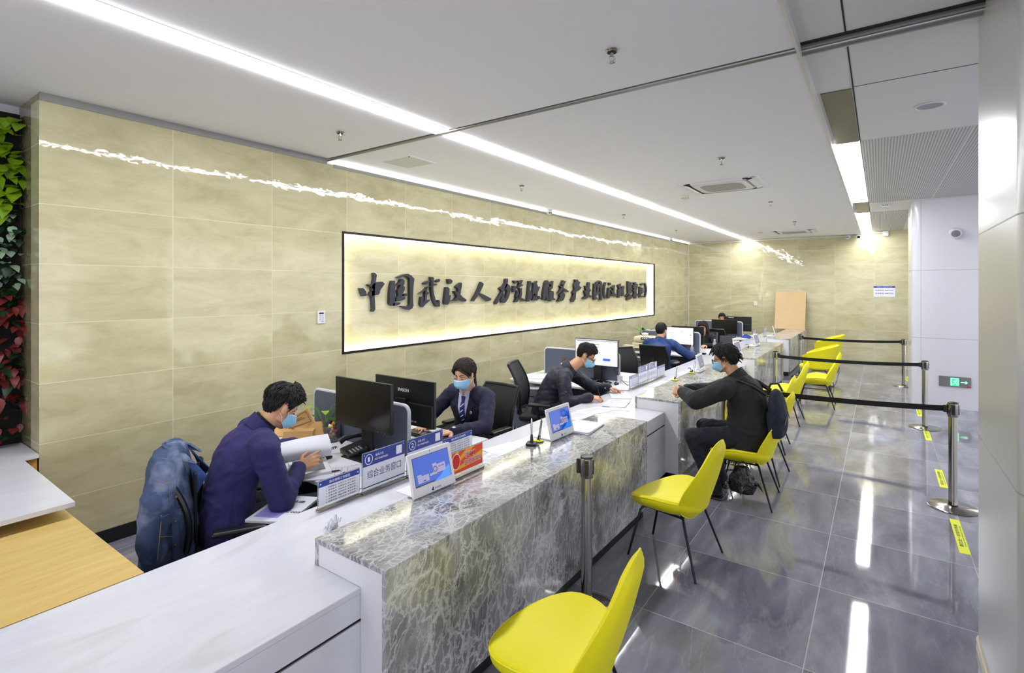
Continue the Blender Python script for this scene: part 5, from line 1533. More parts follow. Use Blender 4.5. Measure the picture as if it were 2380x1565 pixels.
MB().box((0, 0, 0.0006), (0.235, 0.345, 0.001)).build('back_cover', M['gap_black'], t)
t = thing('tissue', 'crumpled white tissue by the near end of the first marble ledge', 'tissue', (-2.22, 1.57, WT), 0.3)
b = MB()
for k in range(3):
    a = k * 1.3
    g = [[(0.05 * (j / 5 - 0.5) + 0.01 * k, 0.06 * (i / 5 - 0.5), 0.008 + 0.05 * abs(noise.noise((j * 0.5 + k * 3, i * 0.6, 2.0))) + 0.02 * k) for j in range(6)] for i in range(6)]
    b.sheet(g)
b.tube([(0.02, 0.012, 0.008), (0.018, 0.02, 0.05), (0.008, 0.026, 0.085)], [0.010, 0.009, 0.008], 8)
b.build('crumple', M['paper'], t)

# desk of the man in the indigo suit
t = thing('open_file', 'open paper file with its upper pages lifted by the man in indigo', 'file', (-3.10, 2.03, DT), rad(-28))
MB().box((0, 0, 0.012), (0.33, 0.24, 0.022), None, 0.001).build('page_block', M['paper'], t)
MB().bx(-0.14, 0.11, -0.10, 0.09, 0.0235, 0.0242).build('printed_photo', P('photo_print', (120, 122, 132), 0.4), t)
g = []
A0, A1, B0, B1 = Vector((-3.215, 1.862, 0.742)), Vector((-3.088, 2.185, 0.742)), Vector((-3.235, 1.870, 0.868)), Vector((-3.165, 2.215, 0.868))
for i in range(10):
    f = i / 9
    row = []
    for j in range(9):
        u = j / 8
        p = A0.lerp(A1, u) * (1 - f) + B0.lerp(B1, u) * f
        p += Vector((0.050, -0.016, 0)) * math.sin(PI * f) * 0.9 + Vector((0, 0, 0.006)) * math.sin(PI * u)
        row.append(p)
    g.append(row)
MB().sheet(g, 0.008).build('lifted_pages', M['paper'], t, True, smooth=60)
t = thing('kraft_folder', 'kraft paper folder lying under the open file, with a black clip', 'folder', (-3.02, 2.12, DT), rad(-35), 'kraft folders')
MB().box((0.02, -0.01, 0.0004), (0.36, 0.26, 0.0008)).build('cover', M['kraft'], t)
MB().box((0.17, 0.10, 0.008), (0.035, 0.02, 0.016), rot(0, 0, 0.6), 0.004).build('clip', M['black_plastic'], t)
for (cs, rz, lb) in ((((-3.892, 2.158, 0.735), (-3.53, 2.455, 0.74), (-3.585, 2.457, 0.845), (-3.93, 2.24, 0.775)), 0, 'kraft folder sloping up behind the lifted pages'), (((-3.80, 2.29, 0.775), (-3.505, 2.345, 0.87), (-3.535, 2.30, 0.985), (-3.90, 2.295, 0.80)), -32, 'kraft folder with printed frame leaning behind the other kraft folder')):
    c4 = [Vector(q) for q in cs]
    t = thing('kraft_folder', lb, 'folder', (c4[0].x, c4[0].y, DT), 0, 'kraft folders')
    def pt4(u, v): return (c4[0].lerp(c4[1], u)).lerp(c4[3].lerp(c4[2], u), v)
    MB().sheet([[pt4(j / 6, i / 4) + Vector((0, 0, 0.004 * math.sin(PI * j / 6))) for j in range(7)] for i in range(5)], 0.012).build('cover', M['kraft'], t, True)
    if rz:
        b = MB(); nn = (c4[1] - c4[0]).cross(c4[3] - c4[0]).normalized()
        if nn.dot(Vector((0, 0, 1))) < 0: nn = -nn
        def bar(u0, v0, u1, v1): b.tube([pt4(u0, v0) + nn * 0.0085, pt4(u1, v1) + nn * 0.0085], 0.0022, 4)
        for q in ((0.08, 0.12, 0.92, 0.12), (0.92, 0.12, 0.92, 0.86), (0.92, 0.86, 0.08, 0.86), (0.08, 0.86, 0.08, 0.12), (0.4, 0.5, 0.8, 0.5), (0.5, 0.62, 0.72, 0.62)): bar(*q)
        b.build('printed_frame', P('kraft_ink', (120, 84, 46), 0.7), t, True)
    MB().box((c4[0] + c4[1]) / 2 - Vector((0, 0, ((c4[0] + c4[1]) / 2).z - DT)) / 2 + Vector((-0.04, 0.03, -0.01)), (0.22, 0.16, ((c4[0] + c4[1]) / 2).z - DT - 0.035), rot(0, 0, 0.7)).build('filed_pages', M['kraft'], t, True)
sheet_of_paper(-2.92, 2.06, DT, -0.7, 'printed forms at the desk edge with a ball pen on top', n=10, lines=6, mt=M['paper_grey'])
sheet_of_paper(-2.80, 2.12, DT, -0.5, 'pale blue form behind the left rules sign', n=2, w=0.12, h=0.22, mt=P('pale_blue_paper', (190, 200, 232), 0.7))
sheet_of_paper(-3.02, 2.30, DT, -0.4, 'white sheet under the black desk telephone', n=2)
t = thing('ball_pen', 'white and black ball pen lying on forms behind the left rules sign', 'pen', (-2.92, 2.05, DT + 0.0105), rad(60))
MB().tube([(-0.07, 0, 0.005), (0.0, 0, 0.005)], 0.0048, 10).build('barrel', M['white_plastic'], t)
MB().tube([(0.0, 0, 0.005), (0.06, 0, 0.005), (0.075, 0, 0.005)], [0.0055, 0.0052, 0.002], 10).build('cap', M['black_plastic'], t)
t = thing('desk_telephone', 'black desk telephone with corded handset behind window sign number one', 'telephone', (-3.115, 2.43, DT), rad(-20))
MB().box((0, 0, 0.032), (0.21, 0.20, 0.045), rot(rad(14), 0, 0), 0.012).build('body', M['black_plastic'], t)
MB().box((0.055, 0.055, 0.073), (0.075, 0.05, 0.006), rot(rad(24), 0, 0)).build('display', M['phone_lcd'], t)
b = MB()
for i in range(4):
    for j in range(4): b.box((0.022 + j * 0.021, -0.065 + i * 0.023, 0.043 + (-0.065 + i * 0.023) * 0.25 + 0.012), (0.013, 0.012, 0.008), rot(rad(14), 0, 0), 0.002, 1)
b.build('key', M['key_grey'], t)
h = MB().tube([(-0.065, -0.11, 0.088), (-0.066, -0.075, 0.108), (-0.066, 0.0, 0.115), (-0.066, 0.075, 0.118), (-0.065, 0.11, 0.105)], [0.026, 0.023, 0.017, 0.023, 0.027], 12, flat=0.8)
h.build('handset', M['black_plastic'], t)
pts = [(-0.07 + 0.012 * math.cos(q * 1.9) - q * 0.0015, -0.13 - q * 0.003, 0.05 + 0.010 * math.sin(q * 1.9) - q * 0.0006) for q in range(44)]
MB().tube(pts, 0.003, 6).build('cord', M['black_plastic'], t)
t = thing('sweet_jar', 'clear jar of wrapped sweets below the left edge of the switched-off monitor', 'jar', (-3.545, 2.515, DT), 0)
MB().lathe([(0.066, 0.0), (0.07, 0.004), (0.07, 0.125), (0.073, 0.13), (0.068, 0.13), (0.066, 0.12), (0.066, 0.006), (0, 0.006)], n=28).build('glass_wall', M['glass'], t)
k = 0
for mt in ('sweet_red', 'sweet_yellow', 'sweet_orange', 'white_print', 'blue_print'):
    for q in range(5):
        a = R.uniform(0, 6.28); r_ = R.uniform(0.0, 0.042); zz = 0.018 + (k % 7) * 0.019 + R.uniform(0, 0.006); k += 1
        MB().ell((r_ * math.cos(a), r_ * math.sin(a), zz), (0.018, 0.012, 0.010), rot(R.random() * 2, R.random() * 2, R.random() * 6), 10, 7).build('sweet', M[mt], t)
t = thing('potted_plant', 'small leafy green cutting in a glass behind the sweet jar', 'plant', (-3.66, 2.535, DT), 0, 'desk plants')
MB().lathe([(0.035, 0.0), (0.04, 0.10), (0.037, 0.10), (0.033, 0.008), (0, 0.008)], n=20).build('glass_vase', M['glass'], t)
for k in range(9):
    a = k * 2.4; tip = (0.07 * math.cos(a), 0.07 * math.sin(a), 0.17 + 0.012 * k)
    MB().tube([(0, 0, 0.03), (0.02 * math.cos(a), 0.02 * math.sin(a), 0.12), tip], 0.0025, 5).build('stem', M['leaf_lime'], t)
    b = MB(); leaf_mesh(b, tip, (math.cos(a), math.sin(a), 0.25), (0, 0, 1), 0.085, 0.06, 0.2, 0.4)
    b.build('leaf', M['leaf_lime'] if k % 2 else M['leaf_green'], t)
t = thing('parcel', 'grey printed parcel lying on the lap of the man in the indigo suit', 'parcel', (-2.765, 1.65, 0.628), rad(-62))
MB().box((0, 0, 0.009), (0.34, 0.25, 0.018), None, 0.004).build('wrapper', M['paper_grey'], t)
MB().bx(-0.02, 0.13, -0.10, 0.04, 0.0182, 0.0192).build('blue_label', P('violet_print', (140, 136, 206), 0.6), t)
b = MB(); put_text(b, '物流快递', wmat(t) @ frame((-0.085, 0.0, 0.0186), (0, 1, 0), (-1, 0, 0)), 0, 0, 0.035, 0.16, 0.01); put_text(b, 'IC003', wmat(t) @ frame((0.05, 0.08, 0.0186), (0, 1, 0), (-1, 0, 0)), 0, 0, 0.03, 0.09, 0.01)
b.build('lettering', M['ink_black'], t, True)

# station of the man with glasses
t = thing('vacuum_bottle', 'white bottle with bronze cap against the slate screen behind the man with glasses', 'bottle', (-3.53, 6.18, DT), 0)
MB().lathe([(0.038, 0.0), (0.04, 0.006), (0.04, 0.15), (0.034, 0.175), (0.026, 0.19)], n=24).build('body', M['white_plastic'], t)
MB().lathe([(0.028, 0.188), (0.03, 0.192), (0.03, 0.232), (0.026, 0.238)], n=24).build('cap', M['bronze_cap'], t)
MB().tube([(0.026, 0, 0.232), (0.018, 0, 0.258), (-0.018, 0, 0.258), (-0.026, 0, 0.232)], 0.005, 8).build('handle', M['bronze_cap'], t)
t = thing('paper_cup', 'white paper cup on the desk behind the shoulder of the man with glasses', 'cup', (-3.74, 6.30, DT), 0, 'paper cups')
MB().lathe([(0.026, 0.0), (0.036, 0.085), (0.038, 0.087), (0.034, 0.083), (0.025, 0.004), (0, 0.004)], n=24).build('cup', M['paper'], t)
t = thing('paper_cup', 'white paper cup beside the mouse of the man with glasses', 'cup', (-2.70, 6.17, DT), 0, 'paper cups')
MB().lathe([(0.026, 0.0), (0.036, 0.085), (0.038, 0.087), (0.034, 0.083), (0.025, 0.004), (0, 0.004)], n=24).build('cup', M['paper'], t)
t = thing('stamp_box', 'clear desk organiser with a stamp, right of the slate screen of the man with glasses', 'desk organiser', (-2.56, 6.38, DT), 0.1)
MB().bx(-0.05, 0.05, -0.09, 0.09, 0, 0.055, 0.004).build('box', M['acrylic'], t)
MB().cyl((0, -0.02, 0.055), (0, -0.02, 0.085), 0.018).build('stamp', M['red_print'], t)
t = thing('black_cable', 'black monitor cable hanging down to the desk of the man with glasses', 'cable', (-2.8, 6.2, DT), 0)
MB().tube([(-0.02, 0.02, 0.20), (0.03, 0.0, 0.12), (0.10, -0.03, 0.05), (0.20, -0.08, 0.004), (0.26, -0.16, 0.004)], 0.004, 6).build('cable', M['black_plastic'], t)

# printer corner by the denim shirt man
t = thing('printer', 'cream desktop printer left of the denim shirt man', 'printer', (-3.72, 9.71, DT), rad(0))
MB().bx(-0.20, 0.20, -0.20, 0.20, 0.0, 0.15, 0.02).build('body', M['cream_plastic'], t)
MB().bx(-0.19, 0.19, -0.18, 0.20, 0.15, 0.27, 0.05, 3).build('upper_body', M['cream_plastic'], t)
MB().box((0.06, -0.185, 0.235), (0.16, 0.01, 0.05), rot(rad(-35), 0, 0)).build('control_panel', M['black_plastic'], t)
MB().bx(-0.16, 0.16, -0.32, -0.19, 0.06, 0.075, 0.004).build('paper_tray', M['cream_plastic'], t)
b = MB()
for k in range(3): b.box((0.02 + 0.04 * k, -0.192, 0.24), (0.02, 0.006, 0.014), rot(rad(-35), 0, 0))
b.build('button', M['white_plastic'], t)
t = thing('desk_tray', 'cream cardboard box in front of the printer', 'box', (-3.92, 9.38, DT), 0.05)
MB().bx(-0.10, 0.10, -0.08, 0.08, 0, 0.11, 0.006).build('box', M['cream_plastic'], t)
MB().bx(-0.015, 0.015, -0.082, -0.079, 0.05, 0.075).build('grip_hole', M['gap_black'], t)
t = thing('lidded_bowl', 'white lidded bowl on top of the printer', 'bowl', (-3.72, 9.69, DT + 0.27), 0)
MB().lathe([(0.04, 0), (0.06, 0.03), (0.062, 0.04)], n=24).build('bowl', M['white_plastic'], t)
MB().lathe([(0.066, 0.041), (0.066, 0.05), (0.04, 0.062), (0, 0.064)], n=24).build('lid', M['white_plastic'], t)
t = thing('tea_box', 'upright turquoise card with green plant emblem beside the denim shirt man', 'card', (-3.50, 9.34, DT), 0.05)
MB().bx(-0.055, 0.055, -0.012, 0.012, 0, 0.235, 0.003).build('card', M['teal_box'], t)
b = MB()
for k in range(7): leaf_mesh(b, (0.02, -0.0135, 0.11), (math.sin(k * 0.9), -0.02, math.cos(k * 0.9)), (0, -1, 0), 0.04, 0.014, 0, 0)
b.build('emblem', M['leaf_green'], t)
t = thing('potted_plant', 'bushy green potted plant on the desk by the printer', 'plant', (-3.88, 10.05, DT), 0, 'desk plants')
MB().lathe([(0.07, 0.0), (0.09, 0.16), (0.094, 0.165), (0.085, 0.16), (0.08, 0.14), (0, 0.14)], n=24).build('pot', M['white_plastic'], t)
b1, b2 = MB(), MB()
for k in range(90):
    a = R.uniform(0, 6.28); el = R.uniform(0.1, 1.35); L = R.uniform(0.10, 0.22)
    d = Vector((math.cos(a) * math.cos(el), math.sin(a) * math.cos(el), math.sin(el)))
    p = Vector((0, 0, 0.16)) + d * R.uniform(0.03, 0.20)
    leaf_mesh(b1 if k % 3 else b2, p, d + Vector((0, 0, -0.25)), (0, 0, 1), L * 0.75, 0.05, 0.25, 0.5)
b1.build('foliage', M['leaf_green'], t); b2.build('light_foliage', M['leaf_lime'], t)
t = thing('spray_bottle', 'clear pump spray bottle under the pale lit monitor', 'bottle', (-2.83, 9.72, DT), 0)
MB().lathe([(0.026, 0.0), (0.028, 0.006), (0.028, 0.10), (0.014, 0.12), (0.012, 0.13)], n=20).build('bottle', M['bottle_clear'], t)
MB().lathe([(0.013, 0.128), (0.014, 0.13), (0.014, 0.15), (0.007, 0.153), (0.007, 0.168), (0.0, 0.17)], n=16).build('pump', M['white_plastic'], t)
t = thing('water_bottle', 'clear water bottle with pale cap beside the long haired woman', 'bottle', (-2.60, 10.40, DT), 0)
MB().lathe([(0.032, 0.0), (0.034, 0.006), (0.033, 0.12), (0.028, 0.15), (0.014, 0.18), (0.013, 0.195)], n=20).build('bottle', M['bottle_clear'], t)
MB().lathe([(0.0345, 0.05), (0.0345, 0.10)], n=20).build('label_band', M['navy_print'], t)
MB().lathe([(0.015, 0.19), (0.016, 0.192), (0.016, 0.21), (0, 0.211)], n=16).build('cap', M['white_plastic'], t)
t = thing('blue_cloth', 'crumpled blue cloth beside the far slate screen', 'cloth', (-2.62, 13.45, DT), 0)
g = [[(-0.11 + 0.22 * j / 10, -0.12 + 0.24 * i / 10, 0.012 + 0.09 * (1 - ((j - 5) / 5) ** 2) * (1 - ((i - 5) / 5) ** 2) * (0.6 + 0.8 * noise.noise((j * 0.5, i * 0.5, 1)))) for j in range(11)] for i in range(11)]
MB().sheet(g, 0.004).build('folds', P('blue_cloth', (40, 60, 150), 0.8), t)
t = thing('black_box', 'black card box under the lit monitor stand of the long haired woman', 'box', (-2.50, 11.0, DT), 0.1)
MB().box((0, 0, 0.13), (0.30, 0.02, 0.22), rot(rad(-14), 0, 0), 0.004).build('screen_lid', M['black_plastic'], t)
MB().box((0, -0.11, 0.011), (0.30, 0.22, 0.02), None, 0.004).build('keyboard_base', M['black_plastic'], t)
t['label'] = 'open black laptop beside the long haired woman'; t['category'] = 'laptop'; t.name = 'laptop'

# ================================================================ people
def V(*a): return Vector(a)


def bvh_of(o):
    W = wmat(o)
    me = o.data
    return BVHTree.FromPolygons([W @ v.co for v in me.vertices], [tuple(p.vertices) for p in me.polygons])


def drape(name, bvh, F, rows, mat, parent, off=0.004, thick=0.003, nx=10, ny=3):
    """a patch of cloth laid on a surface: rows = (height, left, right) in the plane of F, projected along F's z"""
    full = []
    for (a, b) in zip(rows, rows[1:]):
        for k in range(ny): full.append(tuple(a[i] + (b[i] - a[i]) * k / ny for i in range(3)))
    full.append(rows[-1])
    d = -(F.to_3x3() @ V(0, 0, 1)); grid = []; last = None
    for (y, xl, xr) in full:
        row = []
        for j in range(nx + 1):
            x = xl + (xr - xl) * j / nx
            o = F @ V(x, y, 0.6)
            hit, nrm, _, _ = bvh.ray_cast(o, d, 1.2)
            if hit is None: hit = last if last is not None else F @ V(x, y, 0); nrm = -d
            p = hit - d * off
            row.append(p); last = hit
        grid.append(row)
    for _ in range(2):
        g2 = [[p.copy() for p in r] for r in grid]
        for i in range(1, len(grid) - 1):
            for j in range(1, nx):
                g2[i][j] = grid[i][j] * 0.4 + (grid[i - 1][j] + grid[i + 1][j] + grid[i][j - 1] + grid[i][j + 1]) * 0.15
        grid = g2
    return MB().sheet(grid, thick).build(name, mat, parent, True, smooth=60)


def head_shapes(mb, H, s=1.0, female=False):
    """skull, face, nose, ears and neck stump; H maps head space (x right, y front, z up, 0 = eye level) to world"""
    A = H.to_3x3()
    def e(c, r, rm=None):
        r_ = Matrix.Identity(3) if rm is None else rm
        mb.ell(H @ Vector(c), tuple(q * s for q in r), A.normalized() @ r_, 24, 16)
    def c(a, b, ra, rb): mb.cap(H @ Vector(a), H @ Vector(b), ra * s, rb * s, 14)
    e((0, -0.012, 0.035), (0.073, 0.092, 0.082))
    e((0, 0.016, -0.030), (0.060, 0.066, 0.082))
    e((0, 0.030, -0.062), (0.047, 0.050, 0.048))
    e((0, 0.052, -0.094), (0.022, 0.020, 0.017))
    for q in (-1, 1):
        e((q * 0.028, 0.066, 0.020), (0.026, 0.012, 0.008))
        e((q * 0.040, 0.050, -0.018), (0.022, 0.022, 0.017))
        e((q * 0.050, 0.012, -0.055), (0.014, 0.030, 0.024))
        e((q * 0.0735, -0.010, -0.006), (0.007, 0.019, 0.031), rot(0.15, 0, q * -0.35))
        e((q * 0.080, -0.016, 0.006), (0.005, 0.014, 0.020), rot(0.15, 0, q * -0.5))
        e((q * 0.011, 0.086, -0.031), (0.009, 0.009, 0.007))
    c((0, 0.076, 0.012), (0, 0.091, -0.026), 0.008, 0.0115)
    e((0, 0.082, -0.058), (0.022, 0.009, 0.005)); e((0, 0.080, -0.067), (0.019, 0.009, 0.005))


def hair_cap(name, H, mat, parent, thick, s=1.0, line=None, seed=1.0, spiky=0.0, rows=26, cols=72, strands=520, sway=1.0):
    """hair as a shell over the skull; line = hairline heights by angle from the front, thick(phi, f) in metres"""
    line = line or ((0, 0.064), (40, 0.058), (62, 0.030), (74, -0.010), (84, 0.030), (102, 0.030), (116, -0.030), (150, -0.062), (180, -0.068))
    def hz(a):
        for (x0, y0), (x1, y1) in zip(line, line[1:]):
            if x0 <= a <= x1: return y0 + (y1 - y0) * (a - x0) / (x1 - x0)
        return line[-1][1]
    def pt(ph, f, lift):
        a = abs(math.degrees(math.atan2(math.sin(ph), math.cos(ph))))
        zb = hz(a); zc = max(-0.999, min(0.999, (zb - 0.035) / (0.082 if zb > 0.035 else 0.118)))
        t = (PI / 2 - math.asin(zc)) * f
        rz = math.cos(t); z = 0.035 + rz * (0.082 if rz > 0 else 0.118); rr = math.sin(t)
        th = thick(a, min(f, 1)) * min(1.0, max(0.0, (1 - f) * 7)) + lift; k = 1 + th / 0.085
        return V(math.sin(ph) * rr * 0.074 * k, -0.012 + math.cos(ph) * rr * 0.093 * k, z + th * max(rz, 0) * 0.85)
    grid = []
    for i in range(rows + 1):
        f = i / rows; row = []
        for j in range(cols):
            ph = 2 * PI * j / cols; a = abs(math.degrees(math.atan2(math.sin(ph), math.cos(ph))))
            zb = hz(a) - (0.004 if i == rows else 0)
            top = 0.117
            # walk from the crown to the hairline by angle over the ellipsoid
            t0 = 0.0; zc = max(-0.999, min(0.999, (zb - 0.035) / (0.082 if zb > 0.035 else 0.118)))
            t1 = PI / 2 - math.asin(zc)
            t = t0 + (t1 - t0) * f
            rz = math.cos(t); z = 0.035 + rz * (0.082 if rz > 0 else 0.118)
            rr = math.sin(t)
            th = thick(a, f)
            n = noise.noise((math.cos(ph) * 7 + seed, math.sin(ph) * 7, f * 2.2 + seed)) + 0.6 * noise.noise((math.cos(ph) * 19, math.sin(ph) * 19 + seed, f * 3))
            th *= 1 + 0.22 * n + spiky * 0.35 * noise.noise((math.cos(ph) * 26 + seed, math.sin(ph) * 26, f * 9))
            edge = min(1.0, (1 - f) * 7)
            th = th * edge - 0.007 * (1 - edge)
            k = 1 + th / 0.085
            yb = -0.012
            row.append(H @ V(math.sin(ph) * rr * 0.074 * k, yb + math.cos(ph) * rr * 0.093 * k, z + th * max(rz, 0) * 0.85 * s))
        grid.append(row)
    b = MB(); n = cols; vs = [p for r in grid for p in r]; fs = []
    for i in range(rows):
        for j in range(n): fs.append((i * n + j, i * n + (j + 1) % n, (i + 1) * n + (j + 1) % n, (i + 1) * n + j))
    b.add(vs, fs)
    for k in range(strands):
        ph = R.uniform(-PI, PI); f0 = R.uniform(0.05, 0.92); df = R.uniform(0.10, 0.26); dp = R.uniform(-0.25, 0.25) * sway
        up = R.uniform(0.2, 1.0) * (0.004 + 0.010 * spiky)
        b.tube([H @ pt(ph, f0, -0.003), H @ pt(ph + dp * 0.5, f0 + df * 0.5, up * 0.7), H @ pt(ph + dp, f0 + df, up)], [0.0042, 0.0038, 0.0006], 5, False)
    return b, lambda o=None: b.build(name, mat, parent, True, smooth=180)


def strand(b, H, pts, r, n=6, flat=1.0):
    b.tube([H @ Vector(p) for p in pts], [r * q for q in ((1.0,) * (len(pts) - 1) + (0.15,))], n, True, flat)


def eyes(H, parent, look_down=0.5, brow=(16, 14, 13), s=1.0):
    A = H.to_3x3().normalized()
    w, d, br = MB(), MB(), MB()
    for q in (-1, 1):
        w.ell(H @ V(q * 0.031, 0.0675, 0.003), (0.0145 * s, 0.008 * s, 0.0062 * s), A @ rot(0, 0, -q * 0.25), 16, 10)
        d.ell(H @ V(q * 0.031, 0.0725, 0.001 - 0.003 * look_down), (0.0062 * s, 0.004 * s, 0.0058 * s), A, 12, 8)
        d.tube([H @ V(q * (0.018 + 0.028 * k / 6), 0.074 - 0.010 * (k / 6) ** 2, 0.007 + 0.003 * math.sin(PI * k / 6)) for k in range(7)], 0.0016 * s, 6)
        br.tube([H @ V(q * (0.012 + 0.040 * k / 6), 0.0795 - 0.016 * (k / 6) ** 2, 0.0235 + 0.006 * math.sin(PI * k / 6 * 0.8)) for k in range(7)], [0.002 * s, 0.003 * s, 0.0032 * s, 0.003 * s, 0.0026 * s, 0.002 * s, 0.001 * s], 6)
    w.build('eye', M['eye_white'], parent, True); d.build('iris', M['eye_dark'], parent, True); br.build('eyebrow', M['hair'], parent, True)


def face_mask(H, parent, s=1.0):
    g = []; nv, nu = 14, 18
    def pt(u, v, off=0.0):
        zc = -0.006 - 0.100 * v
        zs = -0.016 - 0.062 * v
        a = u * PI / 2
        c = max(0.0, math.cos(a)) ** 0.85
        yc = 0.098 + 0.024 * math.sin(PI * min(1, v * 1.15)) - 0.040 * max(0, v - 0.62) ** 1.3 * 3 + off
        ys = 0.026 + off
        pl = 0.0022 * math.sin(v * PI * 6) * (0.4 + 0.6 * (1 - abs(u)))
        w = (0.0685 - 0.014 * v * (0.3 + 0.7 * v)) * s / s
        return H @ V(w * math.sin(a), ys + (yc + pl - ys) * c, zs + (zc - zs) * c)
    for i in range(nv + 1): g.append([pt(-1 + 2 * j / nu, i / nv) for j in range(nu + 1)])
    m = MB().sheet(g, 0.0022).build('face_mask', M['mask'], parent, True, smooth=60)
    MB().sheet([[pt(-1 + 2 * j / nu, v, 0.0018) for j in range(nu + 1)] for v in (0.0, 0.06)], 0.0014).build('mask_edge', M['mask_white'], m, True)
    b = MB()
    for q in (-1, 1):
        b.tube([pt(q, 0.02), H @ V(q * 0.074, 0.005, 0.012), H @ V(q * 0.082, -0.022, 0.018)], 0.0016 * s, 6)
        b.tube([pt(q, 0.97), H @ V(q * 0.073, -0.002, -0.045), H @ V(q * 0.079, -0.026, -0.030)], 0.0016 * s, 6)
    b.build('ear_loop', M['mask_white'], m, True)
    return m


def spectacles(H, parent, s=1.0):
    b = MB(); A = H
    for q in (-1, 1):
        ring = []
        for k in range(20):
            a = 2 * PI * k / 20; cx = abs(math.cos(a)) ** 0.7 * (1 if math.cos(a) > 0 else -1); sz = abs(math.sin(a)) ** 0.7 * (1 if math.sin(a) > 0 else -1)
            x = q * (0.033 + 0.025 * cx * q); ring.append(A @ V(x, 0.102 - 0.010 * (abs(x) / 0.06) ** 2, -0.004 + 0.0185 * sz))
        b.tube(ring, 0.0022 * s, 6, closed=True)
        b.tube([A @ V(q * 0.059, 0.092, 0.006), A @ V(q * 0.076, 0.05, 0.008), A @ V(q * 0.082, -0.005, 0.012), A @ V(q * 0.080, -0.022, 0.0)], 0.0022 * s, 6)
    b.tube([A @ V(-0.009, 0.1015, 0.001), A @ V(0, 0.104, 0.004), A @ V(0.009, 0.1015, 0.001)], 0.002 * s, 6)
    o = b.build('spectacles', M['black_gloss'], parent, True)
    l = MB()
    for q in (-1, 1): l.ell(A @ V(q * 0.033, 0.1005, -0.004), (0.0235 * s, 0.0008 * s, 0.0175 * s), A.to_3x3().normalized(), 16, 8)
    l.build('lens', M['lens'], o, True)


def hand(mb, wrist, d, back, side, curl=(0.35, 0.5, 0.6, 0.7), thumb=0.5, s=1.0, spread=0.10):
    """d = pointing direction, back = direction of the back of the hand, side = +1 when the thumb lies towards d x back"""
    d = Vector(d).normalized(); n = Vector(back); n = (n - d * n.dot(d)).normalized(); t = d.cross(n) * side
    w = Vector(wrist)
    kn = []
    for i, (o, L) in enumerate(((0.030, 0.088), (0.010, 0.092), (-0.010, 0.087), (-0.028, 0.078))):
        k = w + d * (L * s) + t * (o * s) + n * 0.004
        mb.cap(w + t * (o * 0.55 * s), k, 0.0145 * s, 0.0125 * s, 12); kn.append(k)
    mb.ell(w + d * 0.045 * s - n * 0.004 * s, (0.036 * s, 0.046 * s, 0.014 * s), Matrix((t, d, n)).transposed(), 16, 10)
    mb.ell(w + d * 0.035 * s + t * 0.022 * s - n * 0.009 * s, (0.016 * s, 0.030 * s, 0.014 * s), Matrix((t, d, n)).transposed(), 14, 10)
    for i, (k, Ls) in enumerate(zip(kn, ((0.042, 0.025, 0.020), (0.046, 0.029, 0.021), (0.043, 0.027, 0.020), (0.034, 0.020, 0.018)))):
        a = curl[i] * 0.75; p = k; sp = (1.5 - i) * spread
        base = (d + t * sp).normalized()
        for j, L in enumerate(Ls):
            q = base * math.cos(a) - n * math.sin(a)
            p2 = p + q * (L * s)
            mb.cap(p, p2, (0.0098 - 0.0012 * j) * s, (0.0090 - 0.0013 * j) * s, 10)
            p = p2; a += curl[i] * (0.95 if j == 0 else 0.6)
    p = w + d * 0.024 * s + t * 0.026 * s - n * 0.006 * s
    q = (d * 0.62 + t * 0.72 - n * 0.35 * thumb).normalized()
    p2 = p + q * 0.042 * s; mb.cap(p, p2, 0.0145 * s, 0.0115 * s, 10)
    q2 = (d * 0.92 + t * (0.35 - 0.5 * thumb) - n * 0.5 * thumb).normalized()
    p3 = p2 + q2 * 0.030 * s; mb.cap(p2, p3, 0.0112 * s, 0.010 * s, 10)
    mb.cap(p3, p3 + (q2 - n * 0.2 * thumb).normalized() * 0.022 * s, 0.0100 * s, 0.0078 * s, 10)


def torso(mb, P0, P1, P2, ax0, ax1, prof, front):
    """loft along the curve P0-P1-P2 (pelvis, mid, neck base); prof = (t, half width, half depth, forward shift)"""
    rings = []
    P0, P1, P2 = Vector(P0), Vector(P1), Vector(P2)
    for (t, hw, hd, sh) in prof:
        tt = t
        c = P0 * (1 - tt) ** 2 + P1 * (2 * tt * (1 - tt)) + P2 * tt * tt
        tan = ((P1 - P0) * (1 - tt) + (P2 - P1) * tt).normalized()
        ax = (Vector(ax0) * (1 - tt) + Vector(ax1) * tt); ax = (ax - tan * ax.dot(tan)).normalized()
        fr = tan.cross(ax)
        if fr.dot(Vector(front)) < 0: fr = -fr
        c = c + fr * sh
        ring = []
        for k in range(28):
            a = 2 * PI * k / 28; ca, sa = math.cos(a), math.sin(a)
            ring.append(c + ax * (hw * abs(ca) ** 0.85 * (1 if ca > 0 else -1)) + fr * (hd * abs(sa) ** 0.85 * (1 if sa > 0 else -1)))
        rings.append(ring)
    mb.loft(rings)


BODY = ((-0.16, 0.150, 0.095, 0), (-0.05, 0.165, 0.115, 0), (0.12, 0.150, 0.110, 0), (0.35, 0.140, 0.105, 0), (0.6, 0.160, 0.112, 0), (0.8, 0.165, 0.100, 0), (0.93, 0.105, 0.075, 0), (1.02, 0.058, 0.056, 0))
COAT = ((-0.24, 0.200, 0.140, 0), (-0.08, 0.198, 0.142, 0), (0.1, 0.180, 0.136, 0.0), (0.35, 0.172, 0.130, 0.0), (0.6, 0.190, 0.136, 0.002), (0.78, 0.195, 0.122, 0), (0.91, 0.130, 0.094, -0.002), (1.0, 0.078, 0.074, -0.004))


def limb(mb, pts, rs):
    for a, b, r0, r1 in zip(pts, pts[1:], rs, rs[1:]): mb.cap(a, b, r0, r1, 18)


